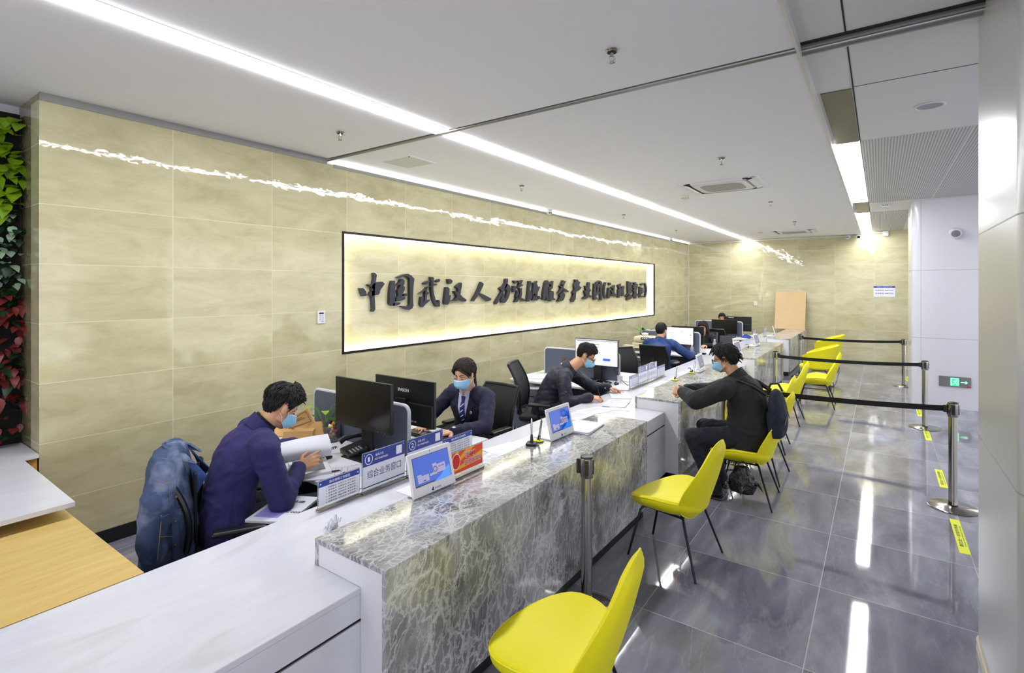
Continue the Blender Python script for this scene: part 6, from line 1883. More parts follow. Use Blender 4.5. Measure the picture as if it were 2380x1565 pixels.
def person(label, J, s=1.06, coat=None, coat_prof=COAT, sleeve=(0.074, 0.066, 0.055, 0.047), trousers='trouser_dark', skin='skin', vox=0.0055, cvox=0.009, coat_name='jacket', group=None, legs=True, folds=(0.0045, 9.0, (1, 1, 1.3))):
    """builds the continuous body and its clothes; J holds world joints"""
    for k in J:
        if k not in ('front', 'face', 'up', 'hands'): J[k] = Vector(J[k])
    t = thing('person', label, 'person', (J['pelvis'].x, J['pelvis'].y, 0))
    fr = Vector(J['front'])
    ax1 = (J['shR'] - J['shL']); ax0 = Vector((fr.y, -fr.x, 0)).normalized()
    if ax1.dot(ax0) < 0: ax0 = -ax0
    ax1n = ax1.normalized(); neck = J['neck']
    mid = J['pelvis'].lerp(neck, 0.5) + Vector(J.get('bow', (0, 0, 0)))
    y = Vector(J['face']).normalized(); up = Vector(J.get('up', (0, 0, 1)))
    x = y.cross(up).normalized(); z = x.cross(y)
    H = Matrix.Identity(4)
    for i in range(3): H[i][0], H[i][1], H[i][2], H[i][3] = x[i] * s, y[i] * s, z[i] * s, J['head'][i]
    sc = lambda pr, k=1.0: tuple((a, b * s * k, c * s * k, d) for a, b, c, d in pr)
    b = MB()
    head_shapes(b, H, s)
    torso(b, J['pelvis'], mid, neck, ax0, ax1n, sc(BODY), fr)
    b.cap(neck - (neck - mid).normalized() * 0.02, H @ V(0, -0.022, -0.045), 0.060 * s, 0.054 * s, 20)
    for S_ in ('R', 'L'):
        limb(b, [J['sh' + S_], J['el' + S_], J['wr' + S_]], [0.050 * s, 0.042 * s, 0.028 * s])
        hd = J['hands'].get(S_)
        if hd: hand(b, J['wr' + S_], s=s, **hd)
        if legs: limb(b, [J['hip' + S_], J['kn' + S_], J['an' + S_]], [0.075 * s, 0.052 * s, 0.038 * s])
    body = fuse(b, 'body', vox, M[skin], t, True, 3, 0.5)
    c = MB()
    torso(c, J['pelvis'], mid, neck, ax0, ax1n, sc(coat_prof), fr)
    for S_ in ('R', 'L'):
        sh, el, wr = J['sh' + S_], J['el' + S_], J['wr' + S_]
        limb(c, [sh.lerp(mid, 0.18) + (neck - mid) * 0.18, sh], [0.085 * s, sleeve[0] * s])
        limb(c, [sh, el], [sleeve[0] * s, sleeve[1] * s])
        limb(c, [el, el.lerp(wr, 0.5), el.lerp(wr, 0.97)], [sleeve[1] * s, sleeve[2] * s, sleeve[3] * s])
        c.cap(sh.lerp(neck, 0.45), sh, 0.070 * s, 0.068 * s)
    jk = fuse(c, coat_name, cvox, M[coat], t, True, 4, 0.5, folds)
    if legs:
        q = MB()
        torso(q, J['pelvis'], mid, neck, ax0, ax1n, sc(((-0.2, 0.165, 0.115, 0), (-0.05, 0.18, 0.125, 0), (0.12, 0.165, 0.12, 0))), fr)
        for S_ in ('R', 'L'):
            hp, kn, an = J['hip' + S_], J['kn' + S_], J['an' + S_]
            limb(q, [hp, kn], [0.098 * s, 0.078 * s]); limb(q, [kn, kn.lerp(an, 0.5), an], [0.078 * s, 0.072 * s, 0.060 * s])
        fuse(q, 'trousers', 0.011, M[trousers], t, True, 3, 0.5, (0.005, 10.0, (1, 1, 1)))
        for S_ in ('R', 'L'):
            an = J['an' + S_]; f2 = Vector((fr.x, fr.y, 0)).normalized()
            sb = MB().ell(an + f2 * 0.06 + V(0, 0, -0.035), (0.048, 0.135, 0.042), aim(f2), 18, 10)
            sb.box(an + f2 * 0.055 + V(0, 0, -an.z + 0.012), (0.085, 0.255, 0.022), aim(f2), 0.009)
            sb.build('shoe', M['shoe'], t, True)
    return t, H, body, jk, mid


M['shoe'] = P('dark_brown_shoe', (48, 30, 24), 0.35)


def collar(J, mid, parent, mat, r=0.078, h=0.05, s=1.06, tilt=0.0, name='collar', open_=60, thick=0.008, flare=0.012):
    """collar band round the neck, open towards the front"""
    ax = (J['neck'] - mid).normalized(); fr = Vector(J['front']); fr = (fr - ax * fr.dot(ax)).normalized(); sd = ax.cross(fr)
    g = []
    for i in range(5):
        row = []
        for j in range(25):
            a = rad(open_ / 2 + (360 - open_) * j / 24)
            f = i / 4; rr = (r + flare * (1 - f)) * s
            back = (1 - math.cos(a)) / 2
            row.append(J['neck'] + (fr * math.cos(a) + sd * math.sin(a)) * rr + ax * ((-0.02 + h * f) * s + 0.018 * back * f + tilt * back))
        g.append(row)
    return MB().sheet(g, thick).build(name, M[mat], parent, True, smooth=70)


# ---- man in the indigo suit, bent over his papers at window one
fr = (0.42, 0.9, 0)
J = dict(pelvis=(-3.05, 1.48, 0.57), neck=(-3.02, 1.645, 1.055), head=(-2.985, 1.765, 1.165), front=fr, face=(0.14, 0.80, -0.52), bow=(-0.05, -0.09, 0.02),
         shR=(-2.825, 1.57, 0.985), shL=(-3.225, 1.70, 1.0), elR=(-2.765, 1.635, 0.685), elL=(-3.40, 1.86, 0.78), wrR=(-2.975, 1.875, 0.765), wrL=(-3.38, 2.09, 0.79),
         hipR=(-2.95, 1.50, 0.55), hipL=(-3.14, 1.56, 0.55), knR=(-2.84, 1.93, 0.545), knL=(-3.06, 2.0, 0.545), anR=(-2.83, 1.98, 0.09), anL=(-3.04, 2.06, 0.09),
         hands=dict(R=dict(d=(0.15, 0.9, 0.25), back=(0.75, -0.05, 0.65), side=-1, curl=(0.3, 0.5, 0.55, 0.6), thumb=0.3), L=dict(d=(0.7, 0.6, 0.1), back=(-0.3, 0.3, 0.9), side=1, curl=(0.3, 0.4, 0.4, 0.4))))
p1, H1, b1_, jk1, mid1 = person('man in an indigo suit and face mask bent over an open file', J, 1.04, 'suit_blue', vox=0.0045)
thk = lambda a, f: 0.020 + 0.012 * max(0, 1 - f * 1.5) + (0.022 * max(0, 1 - a / 75) * min(1, 1.25 - f * 0.7)) - (0.010 if a > 100 and f > 0.6 else 0)
hb, fin = hair_cap('hair', H1, M['hair'], p1, thk, seed=2.2, spiky=0.7)
for k in range(170):
    ph = R.uniform(-1.5, 1.5); t_ = R.uniform(0.15, 1.15)
    p = V(math.sin(ph) * math.sin(t_) * 0.088, -0.012 + math.cos(ph) * math.sin(t_) * 0.108, 0.035 + math.cos(t_) * 0.105)
    d = V(p.x * 3 + R.uniform(-0.3, 0.3), 0.9 + R.uniform(-0.2, 0.5), 0.55 - t_ * 0.5 + R.uniform(-0.2, 0.3)).normalized()
    L = R.uniform(0.018, 0.042)
    strand(hb, H1, [p - d * 0.012, p + d * L * 0.5, p + d * L + V(0, 0, -0.006)], 0.0045, 5)
fin()
eyes(H1, p1, 0.9, s=1.04); face_mask(H1, p1, 1.04)
collar(J, mid1, p1, 'suit_blue', 0.078, 0.055, 1.04, 0.01, 'jacket_collar', 70, 0.010)
collar(J, mid1, p1, 'knit_black', 0.064, 0.075, 1.04, 0.0, 'roll_neck', 2, 0.012, 0.0)
for S_, wq in (('R', J['wrR']), ('L', J['wrL'])):
    d = (wq - J['el' + S_]).normalized()
    MB().cyl(wq - d * 0.03, wq + d * 0.012, 0.040, 0.036, 20).build('knit_cuff', M['knit_black'], p1, True)
d = (J['wrR'] - J['elR']).normalized(); MB().cyl(J['wrR'] + d * 0.014, J['wrR'] + d * 0.019, 0.033, 0.033, 20).build('red_wristband', M['red_print'], p1, True)
b = MB()
for k in range(3):
    q = J['elR'].lerp(J['wrR'], 0.72 + 0.07 * k) + V(0.044, -0.012, -0.022); b.ell(q, 0.007, None, 10, 8)
b.build('cuff_button', M['black_gloss'], p1, True)

# ---- woman in the navy suit at window two
fr = (0.08, -1, 0)
J = dict(pelvis=(-3.08, 3.70, 0.57), neck=(-3.03, 3.575, 0.975), head=(-2.985, 3.475, 1.13), front=fr, face=(0.02, -0.94, -0.30), bow=(0, 0.03, 0.0),
         shR=(-3.235, 3.575, 0.915), shL=(-2.815, 3.595, 0.925), elR=(-3.37, 3.43, 0.72), elL=(-2.695, 3.40, 0.725), wrR=(-3.16, 3.20, 0.74), wrL=(-2.835, 3.165, 0.728),
         hipR=(-3.18, 3.66, 0.55), hipL=(-2.98, 3.66, 0.55), knR=(-3.17, 3.24, 0.54), knL=(-2.99, 3.24, 0.54), anR=(-3.16, 3.26, 0.09), anL=(-2.99, 3.26, 0.09),
         hands=dict(R=dict(d=(0.3, -1, -0.12), back=(0, -0.1, 1), side=1, curl=(0.45, 0.45, 0.45, 0.5)), L=dict(d=(-0.45, -0.9, -0.16), back=(0, -0.1, 1), side=-1, curl=(0.4, 0.42, 0.45, 0.5))))
WCO = ((-0.24, 0.190, 0.135, 0), (-0.08, 0.188, 0.136, 0), (0.1, 0.165, 0.126, 0.0), (0.35, 0.155, 0.122, 0.0), (0.6, 0.172, 0.136, 0.008), (0.78, 0.175, 0.118, 0.004), (0.91, 0.115, 0.088, -0.002), (1.0, 0.070, 0.066, -0.004))
p2, H2, b2_, jk2, mid2 = person('woman in a navy suit and tie with face mask, typing at window two', J, 1.05, 'suit_navy', WCO, (0.066, 0.060, 0.052, 0.044), skin='skin_pale', vox=0.005, cvox=0.008)
wl_ = ((0, 0.075), (30, 0.066), (58, 0.034), (74, -0.004), (90, 0.004), (104, -0.02), (118, -0.045), (150, -0.066), (180, -0.070))
hb, fin = hair_cap('hair', H2, M['hair_brown'], p2, lambda a, f: 0.016 + 0.012 * (1 - f), line=wl_, seed=5.1)
strand(hb, H2, [(0.0, -0.098, 0.062), (0.01, -0.128, 0.04), (0.015, -0.135, -0.03), (0.02, -0.125, -0.10), (0.022, -0.115, -0.19), (0.02, -0.11, -0.25)], 0.030, 12, 0.8)
for q in (-1, 1):
    strand(hb, H2, [(q * 0.025, 0.088, 0.092), (q * 0.058, 0.072, 0.062), (q * 0.072, 0.045, 0.028), (q * 0.074, 0.03, -0.012)], 0.010, 8)
fin()
MB().ell(H2 @ V(0.0, -0.108, 0.058), (0.022, 0.016, 0.022)).build('hair_band', M['black_plastic'], p2, True)
eyes(H2, p2, 0.5, s=1.05); face_mask(H2, p2, 1.05)
bv = bvh_of(jk2); sp_ = (J['neck'] - mid2).normalized(); fv = (Vector(fr).normalized() - sp_ * Vector(fr).normalized().dot(sp_)).normalized()
F2 = frame(J['neck'], Vector((-1, -0.08, 0)), sp_)
if (F2.to_3x3() @ V(0, 0, 1)).dot(Vector(fr)) < 0: F2 = frame(J['neck'], Vector((1, 0.08, 0)), sp_)
drape('shirt', bv, F2, [(0.005, -0.066, 0.066), (-0.05, -0.064, 0.064), (-0.14, -0.044, 0.044), (-0.24, -0.018, 0.018), (-0.275, -0.004, 0.004)], M['shirt'], p2, 0.004)
tie = drape('tie', bv, F2, [(-0.012, -0.022, 0.022), (-0.05, -0.015, 0.015), (-0.09, -0.022, 0.022), (-0.20, -0.030, 0.030), (-0.268, -0.010, 0.010)], M['tie'], p2, 0.011, 0.005)
for k in range(5):
    y0 = -0.075 - 0.042 * k
    drape('tie_stripe', bv, F2, [(y0, -0.019, -0.015), (y0 - 0.0, -0.019, -0.015)][:1] + [(y0 + 0.026, 0.015, 0.019)] if False else [(y0 - 0.012, -0.021, -0.020), (y0 - 0.008, -0.020, -0.008), (y0 + 0.004, -0.006, 0.008), (y0 + 0.012, 0.008, 0.021)], M['white_print'], tie, 0.0155, 0.002, 3, 2)
for q in (-1, 1):
    lo, hi = (lambda a, b: (a, b) if q > 0 else (-b, -a)), 0
    drape('lapel', bv, F2, [(0.01, *lo(0.055, 0.072)), (-0.04, *lo(0.054, 0.098)), (-0.085, *lo(0.050, 0.118)), (-0.095, *lo(0.048, 0.098)), (-0.18, *lo(0.028, 0.074)), (-0.285, *lo(-0.002, 0.012))], M['suit_navy'], p2, 0.009, 0.006)
    g = [[J['neck'] + sp_ * (0.045 - 0.005 * i) + fv * (0.052 + 0.012 * i - 0.010 * j) + F2.to_3x3() @ V(q * (0.012 + 0.014 * j), -0.020 * i + 0.004 * j, 0) for j in range(5)] for i in range(4)]
    MB().sheet(g, 0.005).build('shirt_collar', M['shirt'], p2, True, smooth=70)
collar(J, mid2, p2, 'shirt', 0.062, 0.058, 1.05, 0.0, 'collar_band', 50, 0.006)
collar(J, mid2, p2, 'suit_navy', 0.074, 0.045, 1.05, 0.0, 'jacket_collar', 110, 0.009)
hit = bv.ray_cast(F2 @ V(-0.085, -0.135, 0.5), -(F2.to_3x3() @ V(0, 0, 1)))[0] if (F2.to_3x3() @ V(-1, 0, 0)).x > 0 else bv.ray_cast(F2 @ V(0.085, -0.135, 0.5), -(F2.to_3x3() @ V(0, 0, 1)))[0]
if hit is not None: MB().ell(hit + Vector(fr).normalized() * 0.012, (0.016, 0.004, 0.016)).build('badge', M['silver_button'], p2, True)
d = (J['wrL'] - J['elL']).normalized(); MB().cyl(J['wrL'] - d * 0.002, J['wrL'] + d * 0.014, 0.033, 0.033, 20).ell(J['wrL'] + d * 0.006 + V(0.012, 0, 0.032), (0.019, 0.019, 0.008)).build('wristwatch', P('gold_watch', (214, 200, 164), 0.25, 0.7), p2, True)

# ---- man with glasses in the midnight jacket, window three
fr = (0.93, 0.36, 0)
J = dict(pelvis=(-3.06, 4.97, 0.57), neck=(-2.84, 5.10, 0.985), head=(-2.70, 5.245, 1.125), front=fr, face=(0.86, 0.36, -0.50), bow=(-0.07, -0.03, 0.03),
         shR=(-2.785, 4.875, 0.905), shL=(-2.925, 5.275, 0.915), elR=(-2.70, 4.80, 0.665), elL=(-2.735, 5.50, 0.72), wrR=(-2.505, 4.955, 0.735), wrL=(-2.565, 5.53, 0.742),
         hipR=(-2.99, 4.88, 0.55), hipL=(-3.03, 5.08, 0.55), knR=(-2.66, 5.02, 0.54), knL=(-2.70, 5.20, 0.54), anR=(-2.66, 5.03, 0.09), anL=(-2.70, 5.22, 0.09),
         hands=dict(R=dict(d=(0.75, 0.62, -0.2), back=(0.1, -0.35, 0.9), side=-1, curl=(0.5, 0.6, 0.7, 0.75), thumb=0.7), L=dict(d=(0.9, 0.35, -0.22), back=(0, 0.1, 1), side=1, curl=(0.05, 0.55, 0.65, 0.7), thumb=0.4)))
p3, H3, b3_, jk3, mid3 = person('man with glasses, mask and midnight jacket writing at window three', J, 1.06, 'jacket_navy', vox=0.005)
hb, fin = hair_cap('hair', H3, M['hair'], p3, lambda a, f: 0.012 + 0.016 * max(0, 1 - f * 1.2) + 0.012 * max(0, 1 - a / 60) - (0.006 if a > 70 and f > 0.5 else 0), seed=9.3, spiky=0.3)
fin()
eyes(H3, p3, 0.7, s=1.06); face_mask(H3, p3, 1.06); spectacles(H3, p3, 1.06)
collar(J, mid3, p3, 'jacket_navy', 0.082, 0.060, 1.06, 0.006, 'jacket_collar', 70, 0.010, 0.02)
collar(J, mid3, p3, 'check_shirt' if 'check_shirt' in M else 'shirt', 0.066, 0.062, 1.06, 0.0, 'shirt_collar', 40, 0.006)
b = MB(); bv3 = bvh_of(jk3); F3 = frame(J['neck'], Vector((0.36, -0.93, 0)) * -1, (J['neck'] - mid3))
if (F3.to_3x3() @ V(0, 0, 1)).dot(Vector(fr)) < 0: F3 = frame(J['neck'], Vector((0.36, -0.93, 0)), (J['neck'] - mid3))
for (x, y) in ((0.02, -0.10), (0.02, -0.19), (0.02, -0.28), (-0.09, -0.14), (0.11, -0.14)):
    h_ = bv3.ray_cast(F3 @ V(x, y, 0.5), -(F3.to_3x3() @ V(0, 0, 1)))[0]
    if h_ is not None: b.ell(h_, 0.010, None, 10, 8)
for S_ in ('R', 'L'): b.ell(J['el' + S_].lerp(J['wr' + S_], 0.86) + V(0.01, -0.048, 0.0), 0.010, None, 10, 8)
b.ell(J['shR'].lerp(J['elR'], 0.45) + V(0.045, -0.058, 0.0), 0.009, None, 10, 8)
b.build('silver_snap', M['silver_button'], p3, True)
t = thing('ball_pen', 'black ball pen in the right hand of the man with glasses', 'pen', (-2.43, 5.01, 0.70))
MB().tube([(-2.418, 5.052, 0.693), (-2.424, 5.045, 0.705), (-2.450, 5.012, 0.835)], [0.0015, 0.0048, 0.0045], 10).build('barrel', M['black_plastic'], t, True)

# ---- visitor in the black jacket
fr = (-1, 0.02, 0)
J = dict(pelvis=(-0.975, 5.06, 0.575), neck=(-1.075, 5.06, 1.075), head=(-1.175, 5.055, 1.235), front=fr, face=(-0.97, -0.06, -0.22), bow=(0.10, 0, 0.03),
         shR=(-1.12, 5.285, 0.985), shL=(-1.13, 4.835, 0.985), elR=(-1.36, 5.30, 0.875), elL=(-1.365, 4.80, 0.872), wrR=(-1.535, 5.10, 0.905), wrL=(-1.53, 4.955, 0.905),
         hipR=(-0.99, 5.17, 0.555), hipL=(-0.99, 4.95, 0.555), knR=(-1.40, 5.24, 0.53), knL=(-1.40, 4.87, 0.52), anR=(-1.24, 5.18, 0.09), anL=(-1.21, 4.86, 0.09),
         hands=dict(R=dict(d=(-0.8, -0.45, 0.1), back=(-0.3, 0.75, 0.4), side=1, curl=(1.1, 1.15, 1.2, 1.2), thumb=0.8), L=dict(d=(-0.85, 0.35, 0.05), back=(-0.25, -0.8, 0.35), side=-1, curl=(1.15, 1.2, 1.25, 1.25), thumb=0.8)))
VCO = ((-0.20, 0.205, 0.150, 0), (-0.08, 0.212, 0.165, 0), (0.1, 0.215, 0.172, 0.0), (0.35, 0.205, 0.165, 0.0), (0.6, 0.205, 0.155, 0.0), (0.78, 0.20, 0.132, 0), (0.91, 0.135, 0.098, -0.002), (1.0, 0.080, 0.076, -0.004))
p4, H4, b4_, jk4, mid4 = person('man in a black jacket, glasses and face mask seated at the counter as visitor', J, 1.06, 'jacket_black', VCO, (0.080, 0.076, 0.062, 0.05), vox=0.005)
vl = ((0, 0.070), (40, 0.060), (62, 0.034), (74, -0.006), (84, 0.026), (102, 0.024), (116, -0.045), (150, -0.085), (180, -0.092))
hb, fin = hair_cap('hair', H4, M['hair'], p4, lambda a, f: 0.015 + 0.012 * (1 - f) + 0.010 * max(0, 1 - a / 60), line=vl, seed=3.7, spiky=0.25)
for k in range(60):
    ph = R.uniform(-PI, PI); f = R.uniform(0.2, 1)
    p = V(math.sin(ph) * 0.084, -0.012 + math.cos(ph) * 0.104, -0.02 + 0.07 * R.random())
    if math.cos(ph) > 0.2: p.z = 0.075 + 0.03 * R.random()
    strand(hb, H4, [p, p + V(p.x * 0.05, -0.004 + 0.02 * math.cos(ph), -0.018), p + V(p.x * 0.08, -0.004 + 0.03 * math.cos(ph), -0.036)], 0.006, 5)
fin()
eyes(H4, p4, 0.3, s=1.06); face_mask(H4, p4, 1.06); spectacles(H4, p4, 1.06)
collar(J, mid4, p4, 'jacket_black', 0.080, 0.055, 1.06, 0.004, 'jacket_collar', 60, 0.010)
q = MB(); torso(q, J['pelvis'], mid4, J['neck'], (0, 1, 0), (0, 1, 0), ((-0.30, 0.195, 0.150, 0.0), (-0.20, 0.20, 0.154, 0)), fr)
q.build('shirt_tail', P('grey_blue_shirt', (150, 158, 184), 0.8), p4, True)

# ---- man in the denim shirt seen from behind
fr = (0.05, 1, 0)
J = dict(pelvis=(-3.08, 8.66, 0.57), neck=(-3.085, 8.72, 0.985), head=(-3.08, 8.79, 1.145), front=fr, face=(0.12, 0.97, -0.15), bow=(0, -0.06, 0),
         shR=(-2.86, 8.74, 0.93), shL=(-3.31, 8.74, 0.92), elR=(-2.66, 8.90, 0.745), elL=(-3.45, 8.95, 0.74), wrR=(-2.655, 9.27, 0.735), wrL=(-3.30, 9.33, 0.735),
         hipR=(-2.97, 8.70, 0.55), hipL=(-3.18, 8.70, 0.55), knR=(-2.95, 9.15, 0.53), knL=(-3.18, 9.15, 0.53), anR=(-2.95, 9.15, 0.09), anL=(-3.18, 9.15, 0.09),
         hands=dict(R=dict(d=(0.05, 1, -0.15), back=(0, 0.1, 1), side=-1), L=dict(d=(0.2, 1, -0.15), back=(0, 0.1, 1), side=1)))
p5, H5, b5_, jk5, mid5 = person('man in a denim shirt seen from behind at a pale lit monitor', J, 1.08, 'denim_dark', vox=0.006, coat_name='denim_shirt')
hb, fin = hair_cap('hair', H5, M['hair'], p5, lambda a, f: 0.008 + 0.018 * max(0, 1 - f * 1.1), seed=4.4)
fin()
eyes(H5, p5, 0.2); collar(J, mid5, p5, 'denim_dark', 0.070, 0.05, 1.08, 0, 'shirt_collar', 60)

# ---- long haired woman behind the monitor
fr = (0.0, -1, 0)
J = dict(pelvis=(-3.03, 11.18, 0.55), neck=(-2.99, 11.05, 0.93), head=(-2.975, 10.98, 1.065), front=fr, face=(-0.05, -0.93, -0.35),
         shR=(-3.19, 11.05, 0.86), shL=(-2.79, 11.05, 0.86), elR=(-3.26, 10.92, 0.70), elL=(-2.70, 10.92, 0.71), wrR=(-3.12, 10.72, 0.735), wrL=(-2.86, 10.72, 0.735),
         hipR=(-3.12, 11.12, 0.54), hipL=(-2.93, 11.12, 0.54), knR=(-3.11, 10.72, 0.53), knL=(-2.94, 10.72, 0.53), anR=(-3.11, 10.74, 0.09), anL=(-2.94, 10.74, 0.09),
         hands=dict(R=dict(d=(0.2, -1, -0.1), back=(0, 0, 1), side=1), L=dict(d=(-0.2, -1, -0.1), back=(0, 0, 1), side=-1)))
p6, H6, b6_, jk6, mid6 = person('woman with long brown hair and black top behind a black monitor', J, 1.04, 'jacket_black', WCO, (0.062, 0.056, 0.048, 0.042), skin='skin_pale', vox=0.007, cvox=0.012, coat_name='black_top')
hb, fin = hair_cap('hair', H6, M['hair_brown'], p6, lambda a, f: 0.018 + 0.010 * (1 - f), line=wl_, seed=6.6)
for k in range(26):
    a = rad(70 + 220 * k / 25); x0, y0 = math.sin(a) * 0.086, -0.012 + math.cos(a) * 0.10
    strand(hb, H6, [(x0 * 0.8, y0 * 0.8, 0.07), (x0 * 1.05, y0 * 1.02, 0.0), (x0 * 1.15, y0 * 0.95, -0.10), (x0 * 1.35 + 0.01, y0 * 0.9, -0.20), (x0 * 1.5 + 0.02, y0 * 0.9 + 0.02, -0.30)], 0.016, 6)
fin(); eyes(H6, p6, 0.6)

# ---- man half hidden by the last monitor
fr = (0.05, -1, 0)
J = dict(pelvis=(-3.42, 14.75, 0.56), neck=(-3.44, 14.62, 0.93), head=(-3.45, 14.56, 1.07), front=fr, face=(0.15, -0.97, -0.1),
         shR=(-3.66, 14.62, 0.87), shL=(-3.22, 14.62, 0.87), elR=(-3.74, 14.48, 0.70), elL=(-3.12, 14.48, 0.70), wrR=(-3.55, 14.28, 0.735), wrL=(-3.3, 14.28, 0.735),
         hipR=(-3.52, 14.7, 0.54), hipL=(-3.32, 14.7, 0.54), knR=(-3.52, 14.45, 0.53), knL=(-3.32, 14.45, 0.53), anR=(-3.52, 14.47, 0.09), anL=(-3.32, 14.47, 0.09), hands={})
p7, H7, b7_, jk7, mid7 = person('man at the far wall of whom little more than black hair and forehead shows', J, 1.04, 'jacket_black', vox=0.008, cvox=0.014)
hb, fin = hair_cap('hair', H7, M['hair'], p7, lambda a, f: 0.014 + 0.016 * (1 - f), seed=1.4); fin(); eyes(H7, p7, 0.2)

# ---------------------------------------------------------------- bags and the hung jacket
t = thing('backpack', 'dark navy backpack on the back of the man in the black jacket', 'backpack', (-0.735, 5.03, 0.62))
b = MB()
b.ell((-0.725, 5.03, 0.80), (0.075, 0.165, 0.215), rot(0, rad(-6), 0), 24, 16); b.box((-0.735, 5.03, 0.72), (0.12, 0.30, 0.24), rot(0, rad(-6), 0), 0.04, 3)
fuse(b, 'bag_body', 0.010, M['navy_bag'], t, True, 3)
MB().tube([(-0.80, 4.98, 1.00), (-0.775, 4.98, 1.06), (-0.72, 5.0, 1.065), (-0.69, 5.02, 1.0)], 0.010, 8).build('carry_loop', M['black_plastic'], t, True)
MB().tube([(-0.655, 4.89, 0.74), (-0.648, 5.03, 0.82), (-0.655, 5.17, 0.74)], 0.004, 6).build('zip', M['steel_dark'], t, True)
for y in (4.93, 5.15):
    MB().tube([(-0.80, y, 0.97), (-0.90, y, 1.03), (-1.03, y + (0.02 if y > 5 else -0.02), 1.075)], [0.018, 0.02, 0.018], 8, True, 0.4).build('shoulder_strap', M['black_plastic'], t, True)
t = thing('plastic_bag', 'glossy black plastic bag hanging under the visitor\'s yellow chair', 'bag', (-0.98, 4.84, 0.11))
rings = []
for (z, r_) in ((0.10, 0.04), (0.115, 0.085), (0.17, 0.11), (0.23, 0.10), (0.29, 0.07), (0.33, 0.05)):
    rings.append([Vector((-0.98 + r_ * 1.05 * math.cos(2 * PI * k / 30) * (1 + 0.25 * noise.noise((math.cos(k * 0.21) * 3, math.sin(k * 0.21) * 3, z * 12))), 4.86 + r_ * 0.8 * math.sin(2 * PI * k / 30) * (1 + 0.35 * noise.noise((k * 0.7, z * 14, 2))), z)) for k in range(30)])
MB().loft(rings).build('bag', M['bin_bag'], t, True, smooth=35)
b = MB()
for q in (-1, 1): b.tube([(-0.98 + q * 0.03, 4.86, 0.32), (-0.98 + q * 0.035, 4.865, 0.35), (-0.98, 4.87, 0.372)], [0.014, 0.008, 0.006], 8)
b.build('bag_handle', M['bin_bag'], t, True)
b = MB()
for k in range(5):
    a = k * 1.2; leaf_mesh(b, (-0.98 + 0.07 * math.cos(a), 4.86 + 0.06 * math.sin(a), 0.22), (math.cos(a), math.sin(a), -0.6), (0, 0, 1), 0.13, 0.05, 0.6, 0.2)
b.build('loose_fold', M['bin_bag'], t, True)

t = thing('denim_jacket', 'worn blue denim jacket hung over the chair behind the man in indigo', 'jacket', (-3.03, 1.52, 0), rad(-30))
b = MB()
sgp = lambda v: abs(v) ** 0.55 * (1 if v > 0 else -1)
def oval(z, hw, hd, yc, n=26): return [Vector((hw * sgp(math.cos(2 * PI * k / n)), yc + hd * sgp(math.sin(2 * PI * k / n)), z)) for k in range(n)]
b.loft([oval(0.36, 0.25, 0.135, -0.315), oval(0.50, 0.25, 0.13, -0.315), (oval(0.68, 0.245, 0.115, -0.315)), oval(0.84, 0.235, 0.095, -0.325), oval(0.94, 0.205, 0.08, -0.33), oval(1.00, 0.16, 0.065, -0.33), oval(1.025, 0.09, 0.04, -0.325)])
for q in (-1, 1):
    for (p0, p1, r0, r1) in (((q * 0.18, -0.335, 0.945), (q * 0.255, -0.345, 0.80), 0.066, 0.070), ((q * 0.255, -0.345, 0.80), (q * 0.275, -0.36, 0.60), 0.070, 0.062), ((q * 0.275, -0.36, 0.60), (q * 0.262, -0.345, 0.40), 0.062, 0.056)):
        b.cap(p0, p1, r0, r1)
W = wmat(t); b2 = MB(); b2.add(b.v, b.f, W)
jd = fuse(b2, 'jacket_body', 0.008, M['denim'], t, True, 3, 0.5, (0.010, 9.0, (1, 1, 0.4)))
g = []
for i in range(5):
    row = []
    for j in range(15):
        a = rad(-100 + 200 * j / 14); f = i / 4
        row.append((0.10 * math.sin(a) * (1 + 0.25 * f), -0.31 - 0.05 * math.cos(a) + 0.05 * f * (1 if abs(a) > 1.2 else 0.2) + 0.06 * (abs(a) / 1.75) ** 2, 1.045 - 0.055 * f - 0.05 * (abs(a) / 1.75) ** 2))
    g.append(row)
MB().sheet(g, 0.012).build('jacket_collar', M['denim'], t, smooth=70)
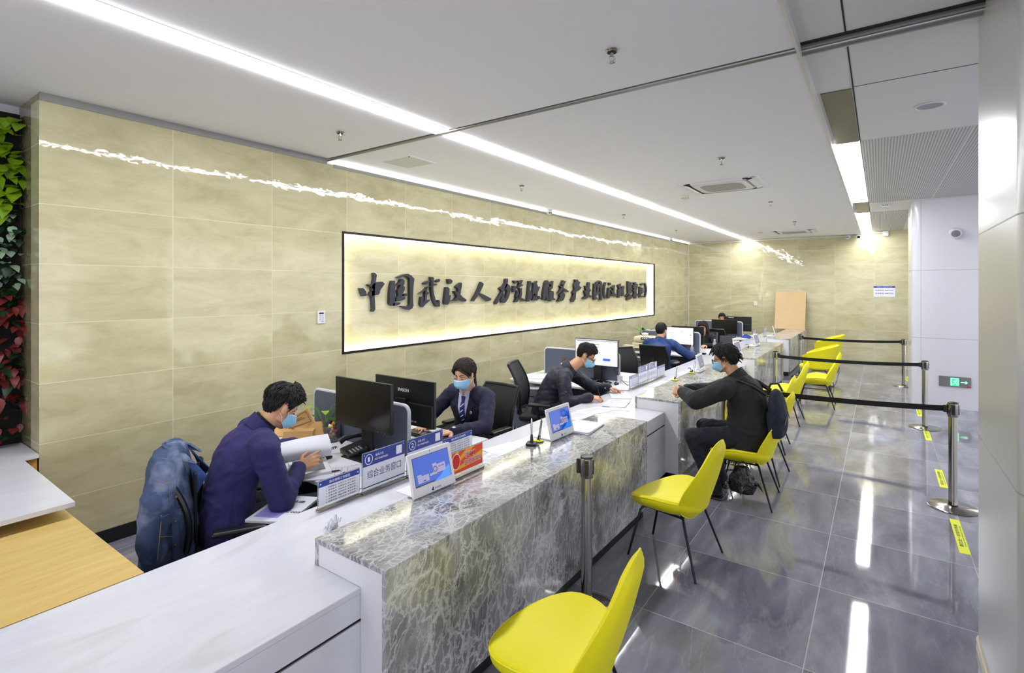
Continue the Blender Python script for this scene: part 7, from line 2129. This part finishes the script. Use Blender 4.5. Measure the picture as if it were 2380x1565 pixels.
for q in (-1, 1):
    MB().sheet([[(q * (0.06 + 0.05 * i / 4), -0.245 + 0.035 * i / 4 + 0.10 * (j / 6) * (1 - i / 5), 0.985 - 0.02 * i - 0.13 * j / 6) for j in range(7)] for i in range(5)], 0.008).build('lapel', M['denim_dark'], t, smooth=70)
MB().sheet([[(-0.17 + 0.34 * j / 8, -0.205 + 0.02 * math.sin(j), 0.90 - 0.50 * i / 8) for j in range(9)] for i in range(9)], 0.01).build('lining', P('dark_lining', (18, 24, 30), 0.9), t, smooth=70)
bvj = bvh_of(jd)
Fj = W @ frame((0.25, -0.345, 0.7), (0, 1, 0), (0, 0, 1))
for nm, rows, mt, off in (('chest_flap', [(0.06, 0.03, 0.12), (0.02, 0.03, 0.125), (-0.005, 0.07, 0.085)], 'denim', 0.010), ('front_panel', [(0.20, 0.055, 0.085), (0.0, 0.062, 0.092), (-0.2, 0.07, 0.10), (-0.33, 0.075, 0.105)], 'denim', 0.007)):
    drape(nm, bvj, Fj, rows, M[mt], t, off, 0.005)
stm = P('ochre_stitching', (150, 128, 84), 0.8)
b = MB()
for pts in ([(0.20, 0.02), (0.05, 0.03), (-0.15, 0.015)], [(0.2, 0.058), (0, 0.064), (-0.30, 0.076)], [(0.066, 0.028), (0.064, 0.07), (0.066, 0.122)], [(-0.04, 0.02), (-0.075, 0.075), (-0.04, 0.13)], [(0.19, -0.06), (0.225, 0.0), (0.20, 0.05)]):
    ps = []
    for (y, x) in pts: 
        h_ = bvj.ray_cast(Fj @ V(x, y, 0.5), -(Fj.to_3x3() @ V(0, 0, 1)))[0]
        if h_ is not None: ps.append(h_ + (Fj.to_3x3() @ V(0, 0, 1)) * 0.004)
    if len(ps) > 1: b.tube(ps, 0.0018, 5)
b.build('stitching', stm, t, True)
b = MB()
for y in (0.12, 0.0, -0.12, -0.24):
    h_ = bvj.ray_cast(Fj @ V(0.080, y, 0.5), -(Fj.to_3x3() @ V(0, 0, 1)))[0]
    if h_ is not None: b.ell(h_ + (Fj.to_3x3() @ V(0, 0, 1)) * 0.012, 0.0085, None, 10, 8)
b.build('metal_button', M['bronze_cap'], t, True)
